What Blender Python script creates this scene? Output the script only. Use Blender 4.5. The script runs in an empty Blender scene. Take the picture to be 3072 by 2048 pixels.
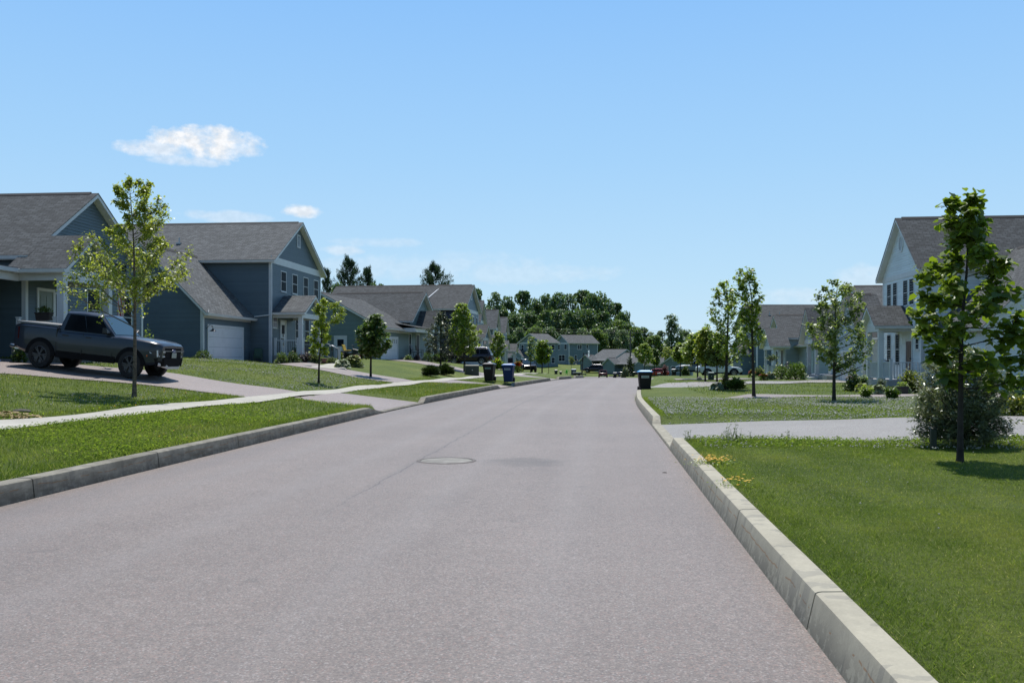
SKY_STR, SUN_E, EXPO = .085, 4.3, .30
GK = 1 / (.085 * 2 ** .30)      # turns displayed sky colours into sky radiance
GMIX = .9
GRAD = [(0, (.60, .81, .965)), (5, (.50, .755, .975)), (12, (.385, .67, .99)), (22, (.265, .555, .995)), (40, (.13, .30, .62)), (90, (.06, .15, .38))]
AWAY = .36
CLOUDC = (.93, .95, .98)
import bpy, math, random
import numpy as np
from mathutils import Vector, Matrix, Euler
random.seed(7); RNG = np.random.default_rng(11)
PI = math.pi
S = bpy.context.scene
COL = S.collection
# ---------------------------------------------------------------- camera
F_, CX_, HY_, TH_ = 2786., 1536., 1077.5, math.radians(5.46)
CT, ST = math.cos(TH_), math.sin(TH_)
cam = bpy.data.cameras.new('camera'); camo = bpy.data.objects.new('camera', cam); COL.objects.link(camo)
cam.sensor_width = 36; cam.lens = 36 * F_ / 3072.; cam.shift_y = (HY_ - 1024) / 3072.
cam.clip_start = .1; cam.clip_end = 12000
camo.location = (0, 0, 1.6); camo.rotation_euler = (PI / 2, 0, TH_)
S.camera = camo

def ray(px, py):
    cx = (px - CX_) / F_
    return (cx * CT - ST, cx * ST + CT, -(py - HY_) / F_)
def at(px, py, D):
    r = ray(px, py); return Vector((r[0] * D, r[1] * D, 1.6 + r[2] * D))

# ---------------------------------------------------------------- lie of the land
def interp(pts):
    xs = np.array([p[0] for p in pts], float); ys = np.array([p[1] for p in pts], float)
    return lambda t: np.interp(t, xs, ys)
def smooth_line(pts, w=5.):
    t = np.concatenate([np.arange(-40, 200, .5), [3000.]]); f = interp(pts); k = np.arange(-w, w + .01, .5); g = np.exp(-(k / w * 2) ** 2); g /= g.sum()
    v = np.array([(f(np.clip(q + k, -40, 3000)) * g).sum() for q in t]); return lambda x: np.interp(x, t, v)
kL = smooth_line([(-40, -6.6), (28, -6.52), (33.3, -6.35), (42, -5.95), (50.5, -5.5), (54.4, -5.0), (62, -4.4), (69.6, -3.75), (74, -3.3), (79.6, -2.4), (90, -1.7), (110, -2.), (190, -3.2), (3000, -3.2)])
kR = smooth_line([(-40, 1.22), (28, 1.22), (34, 1.25), (42, 1.55), (48, 1.95), (60, 2.8), (80, 4.7), (95, 5.6), (190, 4.2), (3000, 4.2)])
sN = smooth_line([(-40, -10.6), (15.5, -10.1), (28.9, -9.4), (33, -9.25), (51.5, -8.55), (58, -7.9), (70, -6.7), (80, -5.5), (100, -5.2), (190, -6.6), (3000, -6.6)])
KW = .225; KH = .22; SW = 1.45
_zr = interp([(-40, 0), (60, 0), (74, -.01), (82, -.06), (90, -.19), (106, -.55), (130, -1.03), (190, -2.15), (200, -2.15), (214, -1.3), (232, -.15), (245, .25), (260, .5), (400, 1.5), (3000, 1.5)])
prof = interp([(0, .42), (2, .68), (4.4, 1.08), (7.7, 1.45), (10.5, 1.66), (14, 1.72), (24, 1.62), (60, 1.6), (1500, 1.6)])
def sstep(a, b, t):
    t = np.clip((t - a) / (b - a), 0, 1); return t * t * (3 - 2 * t)
def ground_z(X, Y):
    X = np.asarray(X, float); Y = np.asarray(Y, float)
    zr = _zr(Y); l = kL(Y); r = kR(Y); sn = sN(Y)
    dl = (l - KW) - X; dverge = np.maximum((l - KW) - sn, .1)
    t = np.clip(dl / dverge, 0, 1)
    zverge = .208 + (.40 - .208) * t
    e = sn - SW - X
    k = .70 + .30 * sstep(22, 34, Y)
    bank = .42 + (prof(e) - .42) * k
    dip = sstep(46.5, 49, Y) * (1 - sstep(64, 67, Y)) * sstep(6.5, 10, e)
    bank = bank - .36 * dip
    def span(a, b): return sstep(a - .25, a + .05, Y) * (1 - sstep(b - .05, b + .25, Y))
    ap = np.maximum(np.maximum(span(27.3, 33.1), span(50.5, 54.3)), span(69.7, 73.7))
    zverge = zverge * (1 - ap) + (.0 + .39 * t) * ap
    fade = 1 - .55 * sstep(100, 190, Y)
    left = np.where(e > 0, .42 + (bank - .42) * fade, np.where(e > -SW, .41, zverge))
    left = np.where(dl < 0, .0, left)
    dr = X - (r + KW)
    right = np.where(dr > 0, .208 + np.minimum(dr, 14) * .006, 0.)
    nr = np.maximum(span(16.75, 22.85), span(47.2, 53.8))
    right = np.where(dr > 0, right * (1 - nr) + (.0 + (right - .0) * np.clip(dr / 5., 0, 1)) * nr, right)
    far = sstep(192, 206, Y)
    h = np.where(X < (l + r) / 2, left, right)
    lump = (.018 * np.sin(X * 1.3 + Y * .7) + .014 * np.sin(X * .61 - Y * 1.1 + 1.)) * np.clip((np.where(X < 0, dl, dr) - .5) / 2., 0, 1)
    return zr + h * (1 - .7 * far) + lump * (1 - far)
def gz(x, y): return float(ground_z(x, y))
def pg(px, py):
    """where the sight line through a photo pixel meets the ground"""
    r = ray(px, py); D0 = 4.; last = D0; D = D0
    while D < 330:
        if 1.6 + r[2] * D < gz(r[0] * D, r[1] * D): break
        last = D; D += .4
    a, b = last, D
    for _ in range(24):
        m = (a + b) / 2
        if 1.6 + r[2] * m < gz(r[0] * m, r[1] * m): b = m
        else: a = m
    return Vector((r[0] * a, r[1] * a, gz(r[0] * a, r[1] * a)))
def on(px, D):
    """a point on the ground in the direction of pixel column px at depth D"""
    r = ray(px, HY_); return Vector((r[0] * D, r[1] * D, gz(r[0] * D, r[1] * D)))

# ---------------------------------------------------------------- materials
class NT:
    def __init__(s, name):
        s.m = bpy.data.materials.new(name); s.m.use_nodes = True
        s.n = s.m.node_tree.nodes; s.l = s.m.node_tree.links; s.n.clear()
        s.out = s.n.new('ShaderNodeOutputMaterial')
    def new(s, t, **kw):
        n = s.n.new('ShaderNode' + t)
        for k, v in kw.items():
            if k.startswith('i_'):
                key = k[2:]; key = int(key) if key.isdigit() else key.replace('_', ' ')
                n.inputs[key].default_value = v
            else: setattr(n, k, v)
        return n
    def link(s, a, b): s.l.new(a, b)
    def math(s, op, a, b=None, c=None):
        n = s.new('Math', operation=op)
        for i, v in enumerate((a, b, c)):
            if v is None: continue
            if isinstance(v, (int, float)): n.inputs[i].default_value = v
            else: s.link(v, n.inputs[i])
        return n.outputs[0]
    def ramp(s, fac, stops):
        n = s.new('ValToRGB'); e = n.color_ramp.elements
        while len(e) > 1: e.remove(e[-1])
        e[0].position = stops[0][0]; e[0].color = (*stops[0][1], 1) if len(stops[0][1]) == 3 else stops[0][1]
        for p, c in stops[1:]:
            x = e.new(p); x.color = (*c, 1)
        s.link(fac, n.inputs[0]); return n.outputs[0]
    def noise(s, vec, scale, detail=3, rough=.55, dist=0):
        n = s.new('TexNoise'); n.inputs['Scale'].default_value = scale; n.inputs['Detail'].default_value = detail
        n.inputs['Roughness'].default_value = rough; n.inputs['Distortion'].default_value = dist
        if vec is not None: s.link(vec, n.inputs['Vector'])
        return n.outputs[0]
    def mix(s, fac, a, b, blend='MIX'):
        n = s.new('MixRGB', blend_type=blend)
        for i, v in ((0, fac), (1, a), (2, b)):
            if isinstance(v, (int, float)): n.inputs[i].default_value = v
            elif isinstance(v, tuple): n.inputs[i].default_value = (*v, 1) if len(v) == 3 else v
            else: s.link(v, n.inputs[i])
        return n.outputs[0]
    def bump(s, h, strength, dist=.01):
        n = s.new('Bump'); n.inputs['Strength'].default_value = strength; n.inputs['Distance'].default_value = dist
        s.link(h, n.inputs['Height']); return n.outputs[0]
    def coord(s, which='Object'):
        return s.new('TexCoord').outputs[which]
    def pos(s): return s.new('NewGeometry').outputs['Position']
    def bsdf(s, col, rough=.6, metal=0, spec=.5, normal=None, coat=0):
        b = s.new('BsdfPrincipled')
        if isinstance(col, tuple): b.inputs['Base Color'].default_value = (*col, 1)
        else: s.link(col, b.inputs['Base Color'])
        if isinstance(rough, (int, float)): b.inputs['Roughness'].default_value = rough
        else: s.link(rough, b.inputs['Roughness'])
        b.inputs['Metallic'].default_value = metal; b.inputs['Specular IOR Level'].default_value = spec
        if coat: b.inputs['Coat Weight'].default_value = coat; b.inputs['Coat Roughness'].default_value = .04
        if normal is not None: s.link(normal, b.inputs['Normal'])
        return b
    def done(s, sh):
        s.link(sh.outputs[0] if hasattr(sh, 'outputs') else sh, s.out.inputs[0]); return s.m

_cache = {}
def plain(name, col, rough=.55, var=.12, scale=3., metal=0, spec=.5, bump=0, bscale=60, coat=0):
    if name in _cache: return _cache[name]
    t = NT(name); c = t.coord('Object')
    n1 = t.noise(c, scale, 5); lo = tuple(max(0, x * (1 - var)) for x in col); hi = tuple(min(1, x * (1 + var)) for x in col)
    cc = t.ramp(n1, [(.3, lo), (.7, hi)])
    nr = t.bump(t.noise(c, bscale, 3), bump, .004) if bump else None
    _cache[name] = t.done(t.bsdf(cc, rough, metal, spec, nr, coat)); return _cache[name]

def siding_mat(name, col, course=.0, var=.10):
    """vinyl siding; course > 0 draws the laps as relief plus a painted shade line on walls too far to model them"""
    t = NT(name); uv = t.coord('UV'); sx = t.new('SeparateXYZ'); t.link(uv, sx.inputs[0])
    ob = t.coord('Object')
    n1 = t.noise(ob, .8, 4)
    # boards differ a little from one another
    w = t.new('TexWhiteNoise', noise_dimensions='2D'); cb = t.new('CombineXYZ')
    t.link(t.math('FLOOR', t.math('DIVIDE', sx.outputs[0], 3.6)), cb.inputs[0]); t.link(t.math('FLOOR', t.math('DIVIDE', sx.outputs[1], .115)), cb.inputs[1]); t.link(cb.outputs[0], w.inputs[0])
    f = t.math('ADD', t.math('MULTIPLY', n1, .7), t.math('MULTIPLY', w.outputs[0], .3))
    cc = t.ramp(f, [(.25, tuple(x * (1 - var) for x in col)), (.75, tuple(x * (1 + var) for x in col))])
    nr = None
    if course:
        saw = t.math('FRACT', t.math('DIVIDE', sx.outputs[1], course))
        nr = t.bump(t.math('SUBTRACT', 1., saw), .9, .02)
        line = t.math('LESS_THAN', saw, .12)
        cc = t.mix(t.math('MULTIPLY', line, .45), cc, tuple(x * .35 for x in col))  # shadow under each lap put into the colour as a dark line
    return t.done(t.bsdf(cc, .5, 0, .35, nr))

def shingle_mat(name, col):
    t = NT(name); uv = t.coord('UV')
    b = t.new('TexBrick'); b.offset = .5; b.offset_frequency = 2; b.squash = 1
    for k, v in dict(Scale=1., **{'Mortar Size': .012, 'Mortar Smooth': .3, 'Bias': 0., 'Brick Width': .34, 'Row Height': .145}).items(): b.inputs[k].default_value = v
    b.inputs['Color1'].default_value = (*[x * .82 for x in col], 1); b.inputs['Color2'].default_value = (*[x * 1.18 for x in col], 1); b.inputs['Mortar'].default_value = (*[x * .25 for x in col], 1)  # dark mortar colour paints in the shadow lines of the shingle tabs
    t.link(uv, b.inputs[0])
    sx = t.new('SeparateXYZ'); t.link(uv, sx.inputs[0])
    w = t.new('TexWhiteNoise', noise_dimensions='2D'); cb = t.new('CombineXYZ')
    rowf = t.math('FLOOR', t.math('DIVIDE', sx.outputs[1], .145))
    t.link(t.math('FLOOR', t.math('ADD', t.math('DIVIDE', sx.outputs[0], .23), t.math('MULTIPLY', rowf, .37))), cb.inputs[0]); t.link(rowf, cb.inputs[1]); t.link(cb.outputs[0], w.inputs[0])
    dark = t.math('MULTIPLY', t.math('GREATER_THAN', w.outputs[0], .58), .45)
    c1 = t.mix(dark, b.outputs[0], tuple(x * .45 for x in col))
    big = t.noise(uv, .35, 4); c2 = t.mix(.5, c1, t.ramp(big, [(.3, (.90, .90, .90)), (.7, (1.1, 1.1, 1.1))]), 'MULTIPLY')
    gr = t.noise(uv, 90, 2); c3 = t.mix(.35, c2, t.ramp(gr, [(.3, (.55, .55, .55)), (.7, (1.3, 1.3, 1.3))]), 'MULTIPLY')
    saw = t.math('FRACT', t.math('DIVIDE', sx.outputs[1], .145))
    nr = t.bump(t.math('SUBTRACT', t.math('SUBTRACT', 1., saw), t.math('MULTIPLY', dark, -.8)), .8, .012)
    return t.done(t.bsdf(c3, .9, 0, .25, nr))

def leaf_mat(name, dark, light, trans=.45, gloss=.18, rough=.42, shine=True):
    if name in _cache: return _cache[name]
    t = NT(name); g = t.new('NewGeometry'); rnd = g.outputs['Random Per Island']
    ob = t.coord('Object'); n = t.noise(ob, 1.2, 2)
    f = t.math('ADD', t.math('MULTIPLY', rnd, .6), t.math('MULTIPLY', n, .4))
    cc = t.ramp(f, [(.2, dark), (.8, light)])
    d = t.new('BsdfDiffuse'); t.link(cc, d.inputs[0])
    tr = t.new('BsdfTranslucent'); t.link(t.mix(1., cc, (1.5, 1.55, .7), 'MULTIPLY'), tr.inputs[0])
    gl = t.new('BsdfGlossy'); gl.inputs['Roughness'].default_value = rough; gl.inputs[0].default_value = (.9, .95, .9, 1)
    m1 = t.new('MixShader'); m1.inputs[0].default_value = trans; t.link(d.outputs[0], m1.inputs[1]); t.link(tr.outputs[0], m1.inputs[2])
    fr = t.new('Fresnel'); fr.inputs[0].default_value = 1.45
    m2 = t.new('MixShader'); t.link(t.math('MINIMUM', t.math('ADD', t.math('MULTIPLY', fr.outputs[0], .30), gloss * .04), .14), m2.inputs[0]); t.link(m1.outputs[0], m2.inputs[1]); t.link(gl.outputs[0], m2.inputs[2])
    _cache[name] = t.done(m2 if shine else m1); return _cache[name]

def turf_mat(name, dark, light, dry, trans=.45):
    t = NT(name); g = t.new('NewGeometry'); p = g.outputs['Position']; sx = t.new('SeparateXYZ'); t.link(p, sx.inputs[0])
    f = t.math('ADD', t.math('MULTIPLY', g.outputs['Random Per Island'], .55), t.math('MULTIPLY', t.noise(p, 1.6, 4), .45))
    c = t.ramp(f, [(.2, dark), (.8, light)])
    wob = t.math('MULTIPLY', t.noise(p, .8, 2), .9)
    st = t.math('SINE', t.math('MULTIPLY', t.math('ADD', t.math('ADD', sx.outputs[0], t.math('MULTIPLY', sx.outputs[1], .10)), wob), 2 * PI / 1.15))
    c = t.mix(t.math('MULTIPLY', t.math('ADD', st, 1.), .5), c, t.mix(1., c, (.74, .80, .76), 'MULTIPLY'))
    c = t.mix(t.ramp(t.noise(p, .42, 4, .65), [(.50, (0, 0, 0)), (.72, (.55, .55, .55))]), c, dry)
    c = t.mix(t.math('MULTIPLY', t.math('GREATER_THAN', g.outputs['Random Per Island'], .965), .8), c, (.50, .46, .28))  # a few pale dry blades, their bright colour standing in for glints
    d = t.new('BsdfDiffuse'); t.link(c, d.inputs[0]); tr = t.new('BsdfTranslucent'); t.link(t.mix(1., c, (1.4, 1.45, .7), 'MULTIPLY'), tr.inputs[0])
    m = t.new('MixShader'); m.inputs[0].default_value = trans; t.link(d.outputs[0], m.inputs[1]); t.link(tr.outputs[0], m.inputs[2]); return t.done(m)

def glass_mat(name, tint=(.012, .016, .02)):
    t = NT(name); c = t.coord('Object')
    cc = t.ramp(t.noise(c, .9, 2), [(.35, tint), (.7, tuple(x * 2.2 + .004 for x in tint))])
    b = t.bsdf(cc, .12, 0, .1); b.inputs['IOR'].default_value = 1.09; return t.done(b)

def asphalt_mat(name, base, road=False):
    t = NT(name); p = t.pos()
    big = t.noise(p, .22, 5, .6); mid = t.noise(p, 2.2, 4, .6); fine = t.noise(p, 55, 4, .8); grain = t.noise(p, 150, 3, .8)
    c = t.ramp(big, [(.3, tuple(x * .86 for x in base)), (.7, tuple(x * 1.10 for x in base))])
    c = t.mix(.6, c, t.ramp(mid, [(.3, (.90, .885, .885)), (.7, (1.08, 1.085, 1.08))]), 'MULTIPLY')
    c = t.mix(1., c, t.ramp(fine, [(.30, (.52, .51, .51)), (.5, (.97, .96, .96)), (.70, (1.55, 1.53, 1.51))]), 'MULTIPLY')
    c = t.mix(.8, c, t.ramp(t.noise(p, 16, 3, .7), [(.3, (.80, .795, .79)), (.7, (1.2, 1.2, 1.2))]), 'MULTIPLY')
    v = t.new('TexVoronoi'); v.inputs['Scale'].default_value = 95; t.link(p, v.inputs['Vector'])
    st = t.ramp(t.new('SeparateColor').outputs[0], [(0, (1, 1, 1))]) if False else None
    sc = t.new('SeparateColor'); t.link(v.outputs['Color'], sc.inputs[0])
    c = t.mix(t.math('MULTIPLY', t.math('GREATER_THAN', sc.outputs[0], .92), .34), c, (.42, .40, .385))
    c = t.mix(t.math('MULTIPLY', t.math('GREATER_THAN', sc.outputs[1], .86), .45), c, (.06, .058, .058))
    c = t.mix(t.math('MULTIPLY', t.math('GREATER_THAN', sc.outputs[2], .93), .45), c, (.30, .18, .15))
    if road:
        sx = t.new('SeparateXYZ'); t.link(p, sx.inputs[0]); X, Y = sx.outputs[0], sx.outputs[1]
        wob = t.math('MULTIPLY', t.math('SUBTRACT', t.noise(p, 1.1, 4, .7), .5), .22)
        # paving seam down the middle, opened up as a crack near the manhole
        bend = t.math('MULTIPLY', t.math('MAXIMUM', t.math('SUBTRACT', Y, 34), 0), .045)
        d = t.math('ABSOLUTE', t.math('ADD', t.math('SUBTRACT', X, t.math('ADD', bend, -2.83)), wob))
        near = t.math('SUBTRACT', 1., t.math('MULTIPLY', t.math('MAXIMUM', t.math('SUBTRACT', Y, 10), 0), .012))
        fadein = t.math('MINIMUM', t.math('MAXIMUM', t.math('DIVIDE', t.math('SUBTRACT', Y, 8.2), 3.5), 0), 1.)
        wmask = t.math('MULTIPLY', t.math('LESS_THAN', d, .012), t.math('GREATER_THAN', t.noise(p, 6, 3), .40))
        halo = t.math('MULTIPLY', t.math('MULTIPLY', t.math('SUBTRACT', 1., t.math('MINIMUM', t.math('DIVIDE', d, .12), 1.)), .22), fadein)
        c = t.mix(halo, c, (.09, .085, .085))
        c = t.mix(t.math('MULTIPLY', t.math('MULTIPLY', wmask, .5), fadein), c, (.035, .033, .033))
        # worn coarse patch beside the manhole
        ex = t.math('DIVIDE', t.math('SUBTRACT', X, -1.15), .75); ey = t.math('DIVIDE', t.math('SUBTRACT', Y, 14.3), .75)
        rr = t.math('ADD', t.math('ADD', t.math('MULTIPLY', ex, ex), t.math('MULTIPLY', ey, ey)), t.math('MULTIPLY', t.math('SUBTRACT', t.noise(p, 3, 3), .5), 1.6))
        c = t.mix(t.math('MULTIPLY', t.math('SUBTRACT', 1., t.math('MINIMUM', t.math('MAXIMUM', rr, 0), 1.)), .5), c, (.05, .047, .045))
        # tyre lanes, drips and faint lengthwise streaks
        mpz = t.new('Mapping'); mpz.inputs['Scale'].default_value = (1, .07, 1); t.link(p, mpz.inputs[0])
        c = t.mix(.55, c, t.ramp(t.noise(mpz.outputs[0], 1.5, 4, .6), [(.32, (.88, .88, .885)), (.55, (1, 1, 1)), (.75, (1.07, 1.065, 1.06))]), 'MULTIPLY')
        for lx in (-.35, -1.85, -3.75, -5.2):
            dd = t.math('DIVIDE', t.math('ABSOLUTE', t.math('SUBTRACT', X, t.math('ADD', bend, lx))), .34)
            c = t.mix(t.math('MULTIPLY', t.math('SUBTRACT', 1., t.math('MINIMUM', dd, 1.)), .10), c, (.30, .285, .28))
        c = t.mix(t.math('MULTIPLY', t.math('GREATER_THAN', t.noise(p, 2.7, 2, .4), .73), .22), c, (.06, .058, .057))
        # darker worn band beside the left kerb and light tyre lanes
        e2 = t.math('ABSOLUTE', t.math('ADD', X, 6.1)); c = t.mix(t.math('MULTIPLY', t.math('SUBTRACT', 1., t.math('MINIMUM', t.math('DIVIDE', e2, .5), 1.)), .22), c, (.09, .085, .085))
    h = t.math('ADD', fine, t.math('MULTIPLY', grain, .6))
    return t.done(t.bsdf(c, .6, 0, .5, t.bump(h, .55, .006)))

def concrete_mat(name, base, rust=False, joints=0, grime=0):
    t = NT(name); p = t.pos()
    a = t.noise(p, .9, 5, .65); b = t.noise(p, 7, 5, .7); f = t.noise(p, 70, 3, .7)
    c = t.ramp(a, [(.25, tuple(x * .78 for x in base)), (.5, base), (.75, tuple(min(1, x * 1.15) for x in base))])
    c = t.mix(.7, c, t.ramp(b, [(.3, (.84, .84, .85)), (.65, (1.06, 1.06, 1.05))]), 'MULTIPLY')
    c = t.mix(.5, c, t.ramp(f, [(.3, (.85, .85, .85)), (.7, (1.1, 1.1, 1.1))]), 'MULTIPLY')
    if rust:
        sx = t.new('SeparateXYZ'); t.link(p, sx.inputs[0])
        mp = t.new('Mapping'); mp.inputs['Scale'].default_value = (1, .25, 9); t.link(p, mp.inputs[0])
        stain = t.noise(mp.outputs[0], 1.6, 5, .7)
        hl = t.math('ABSOLUTE', t.math('SUBTRACT', sx.outputs[2], t.math('ADD', .125, t.math('MULTIPLY', t.math('SUBTRACT', t.noise(p, 1.4, 4, .7), .5), .10))))
        line = t.math('MULTIPLY', t.math('LESS_THAN', hl, .005), t.math('GREATER_THAN', t.noise(p, 3, 3), .47))
        c = t.mix(t.math('MULTIPLY', line, .7), c, (.30, .16, .07))
        c = t.mix(t.math('MULTIPLY', t.math('GREATER_THAN', stain, .66), .35), c, (.28, .15, .07))
        mp2 = t.new('Mapping'); mp2.inputs['Scale'].default_value = (1, 1.5, .15); t.link(p, mp2.inputs[0])
        drip = t.noise(mp2.outputs[0], 2.2, 3, .6)
        low = t.math('SUBTRACT', 1., t.math('MINIMUM', t.math('MULTIPLY', t.math('MAXIMUM', sx.outputs[2], 0), 6.), 1.))
        c = t.mix(t.math('MULTIPLY', t.math('GREATER_THAN', drip, .57), .28), c, (.12, .125, .125))
        c = t.mix(t.math('MULTIPLY', t.math('MULTIPLY', low, t.math('GREATER_THAN', t.noise(p, 9, 4, .7), .46)), .45), c, (.10, .09, .075))
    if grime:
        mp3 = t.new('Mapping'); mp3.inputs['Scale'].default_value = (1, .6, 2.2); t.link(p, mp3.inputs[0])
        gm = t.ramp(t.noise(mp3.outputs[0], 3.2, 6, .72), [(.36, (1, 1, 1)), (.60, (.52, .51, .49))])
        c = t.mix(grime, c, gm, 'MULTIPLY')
    if joints:
        uv = t.coord('UV'); sx = t.new('SeparateXYZ'); t.link(uv, sx.inputs[0])
        q = t.math('FRACT', t.math('DIVIDE', sx.outputs[1], joints))
        c = t.mix(t.math('MULTIPLY', t.math('LESS_THAN', q, .013), .7), c, (.10, .095, .085))
    return t.done(t.bsdf(c, .88, 0, .3, t.bump(t.math('ADD', b, f), .25, .004)))

def grass_ground_mat(name):
    t = NT(name); p = t.pos()
    big = t.noise(p, .16, 5, .6); mid = t.noise(p, 1.1, 5, .65); fine = t.noise(p, 22, 4, .75); vf = t.noise(p, 90, 3, .8)
    c = t.ramp(big, [(.30, (.060, .094, .014)), (.5, (.088, .124, .020)), (.72, (.135, .155, .034))])
    c = t.mix(.75, c, t.ramp(mid, [(.28, (.62, .72, .6)), (.5, (1, 1, 1)), (.75, (1.35, 1.25, 1.2))]), 'MULTIPLY')
    c = t.mix(.9, c, t.ramp(fine, [(.3, (.45, .5, .4)), (.5, (1, 1, 1)), (.7, (1.55, 1.5, 1.5))]), 'MULTIPLY')
    c = t.mix(.6, c, t.ramp(vf, [(.3, (.55, .6, .5)), (.7, (1.5, 1.45, 1.4))]), 'MULTIPLY')
    dry = t.math('MULTIPLY', t.math('GREATER_THAN', t.noise(p, 13, 4, .8), .66), .22)
    c = t.mix(dry, c, (.20, .17, .08))
    return t.done(t.bsdf(c, .8, 0, .2, t.bump(t.math('ADD', fine, vf), .9, .03)))

def car_paint(name, col, rough=.3): return plain(name, col, rough, .05, 2, 0., .35, 0, 60, .45)
WHITE = plain('white trim paint', (.60, .62, .63), .45, .06)
SOFFIT = plain('vented soffit', (.52, .50, .46), .6, .08)
GLASS = glass_mat('window glass')
SHING = shingle_mat('roof shingles', (.096, .102, .105))
SHING2 = shingle_mat('paler roof shingles', (.136, .143, .146))
RIDGE = plain('ridge vent', (.02, .02, .022), .8)
SLATE = siding_mat('slate blue siding', (.098, .135, .160))
TEAL = siding_mat('grey teal siding', (.150, .205, .20))
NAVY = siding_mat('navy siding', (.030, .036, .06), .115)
BLUEGREY = siding_mat('blue grey siding', (.135, .185, .23))
PALE = siding_mat('pale blue siding', (.66, .725, .745))
PALE2 = siding_mat('pale sage siding', (.38, .44, .45))
FAR_BLUE = siding_mat('distant blue siding', (.145, .20, .225), .115)
FAR_TEAL = siding_mat('distant teal siding', (.15, .205, .20), .115)
DARKTEAL = siding_mat('dark teal siding', (.12, .175, .195), .115)
DOORW = plain('white door paint', (.62, .64, .66), .4, .05)
BLACKP = plain('black plastic', (.012, .012, .013), .45, .2)
BLACKM = plain('black metal', (.015, .015, .016), .4, .2); BUMPER = plain('matt bumper plastic', (.009, .009, .010), .8, .2, 3, 0, .12)
RUBBER = plain('tyre rubber', (.016, .016, .017), .85, .2)
CHROME = plain('bright metal', (.6, .6, .62), .22, .05, 3, 1.)
ALLOY = plain('alloy wheel', (.30, .31, .33), .3, .08, 3, .8)
STEEL = plain('galvanised metal', (.45, .46, .47), .45, .12, 6, .6)
BARK = plain('grey brown bark', (.105, .085, .068), .9, .45, 9, 0, .2, .8, 45)
BARKD = plain('dark bark', (.045, .038, .032), .9, .35, 9, 0, .2, .8, 45)
MULCH = plain('dark mulch', (.035, .025, .018), .95, .5, 30, 0, .1, 1., 90)
WOODB = plain('brown planks', (.10, .062, .038), .7, .25, 6)
TERRA = plain('reddish brick', (.17, .07, .045), .8, .2, 9)
REDLAMP = plain('red lamp lens', (.10, .006, .006), .15, .1)
CLEARLAMP = plain('clear lamp lens', (.55, .57, .60), .12, .1, 3, .3)
AMBER = plain('amber lens', (.55, .12, .01), .3, .1)
CARGLASS = glass_mat('car glass', (.008, .010, .013))
_t = NT('windscreen glass'); WSGLASS = _t.done(_t.bsdf((.03, .06, .08), .06, 0, .9))
STONE = plain('field stone', (.20, .185, .165), .9, .3, 8, 0, .2, .6, 30)

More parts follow.
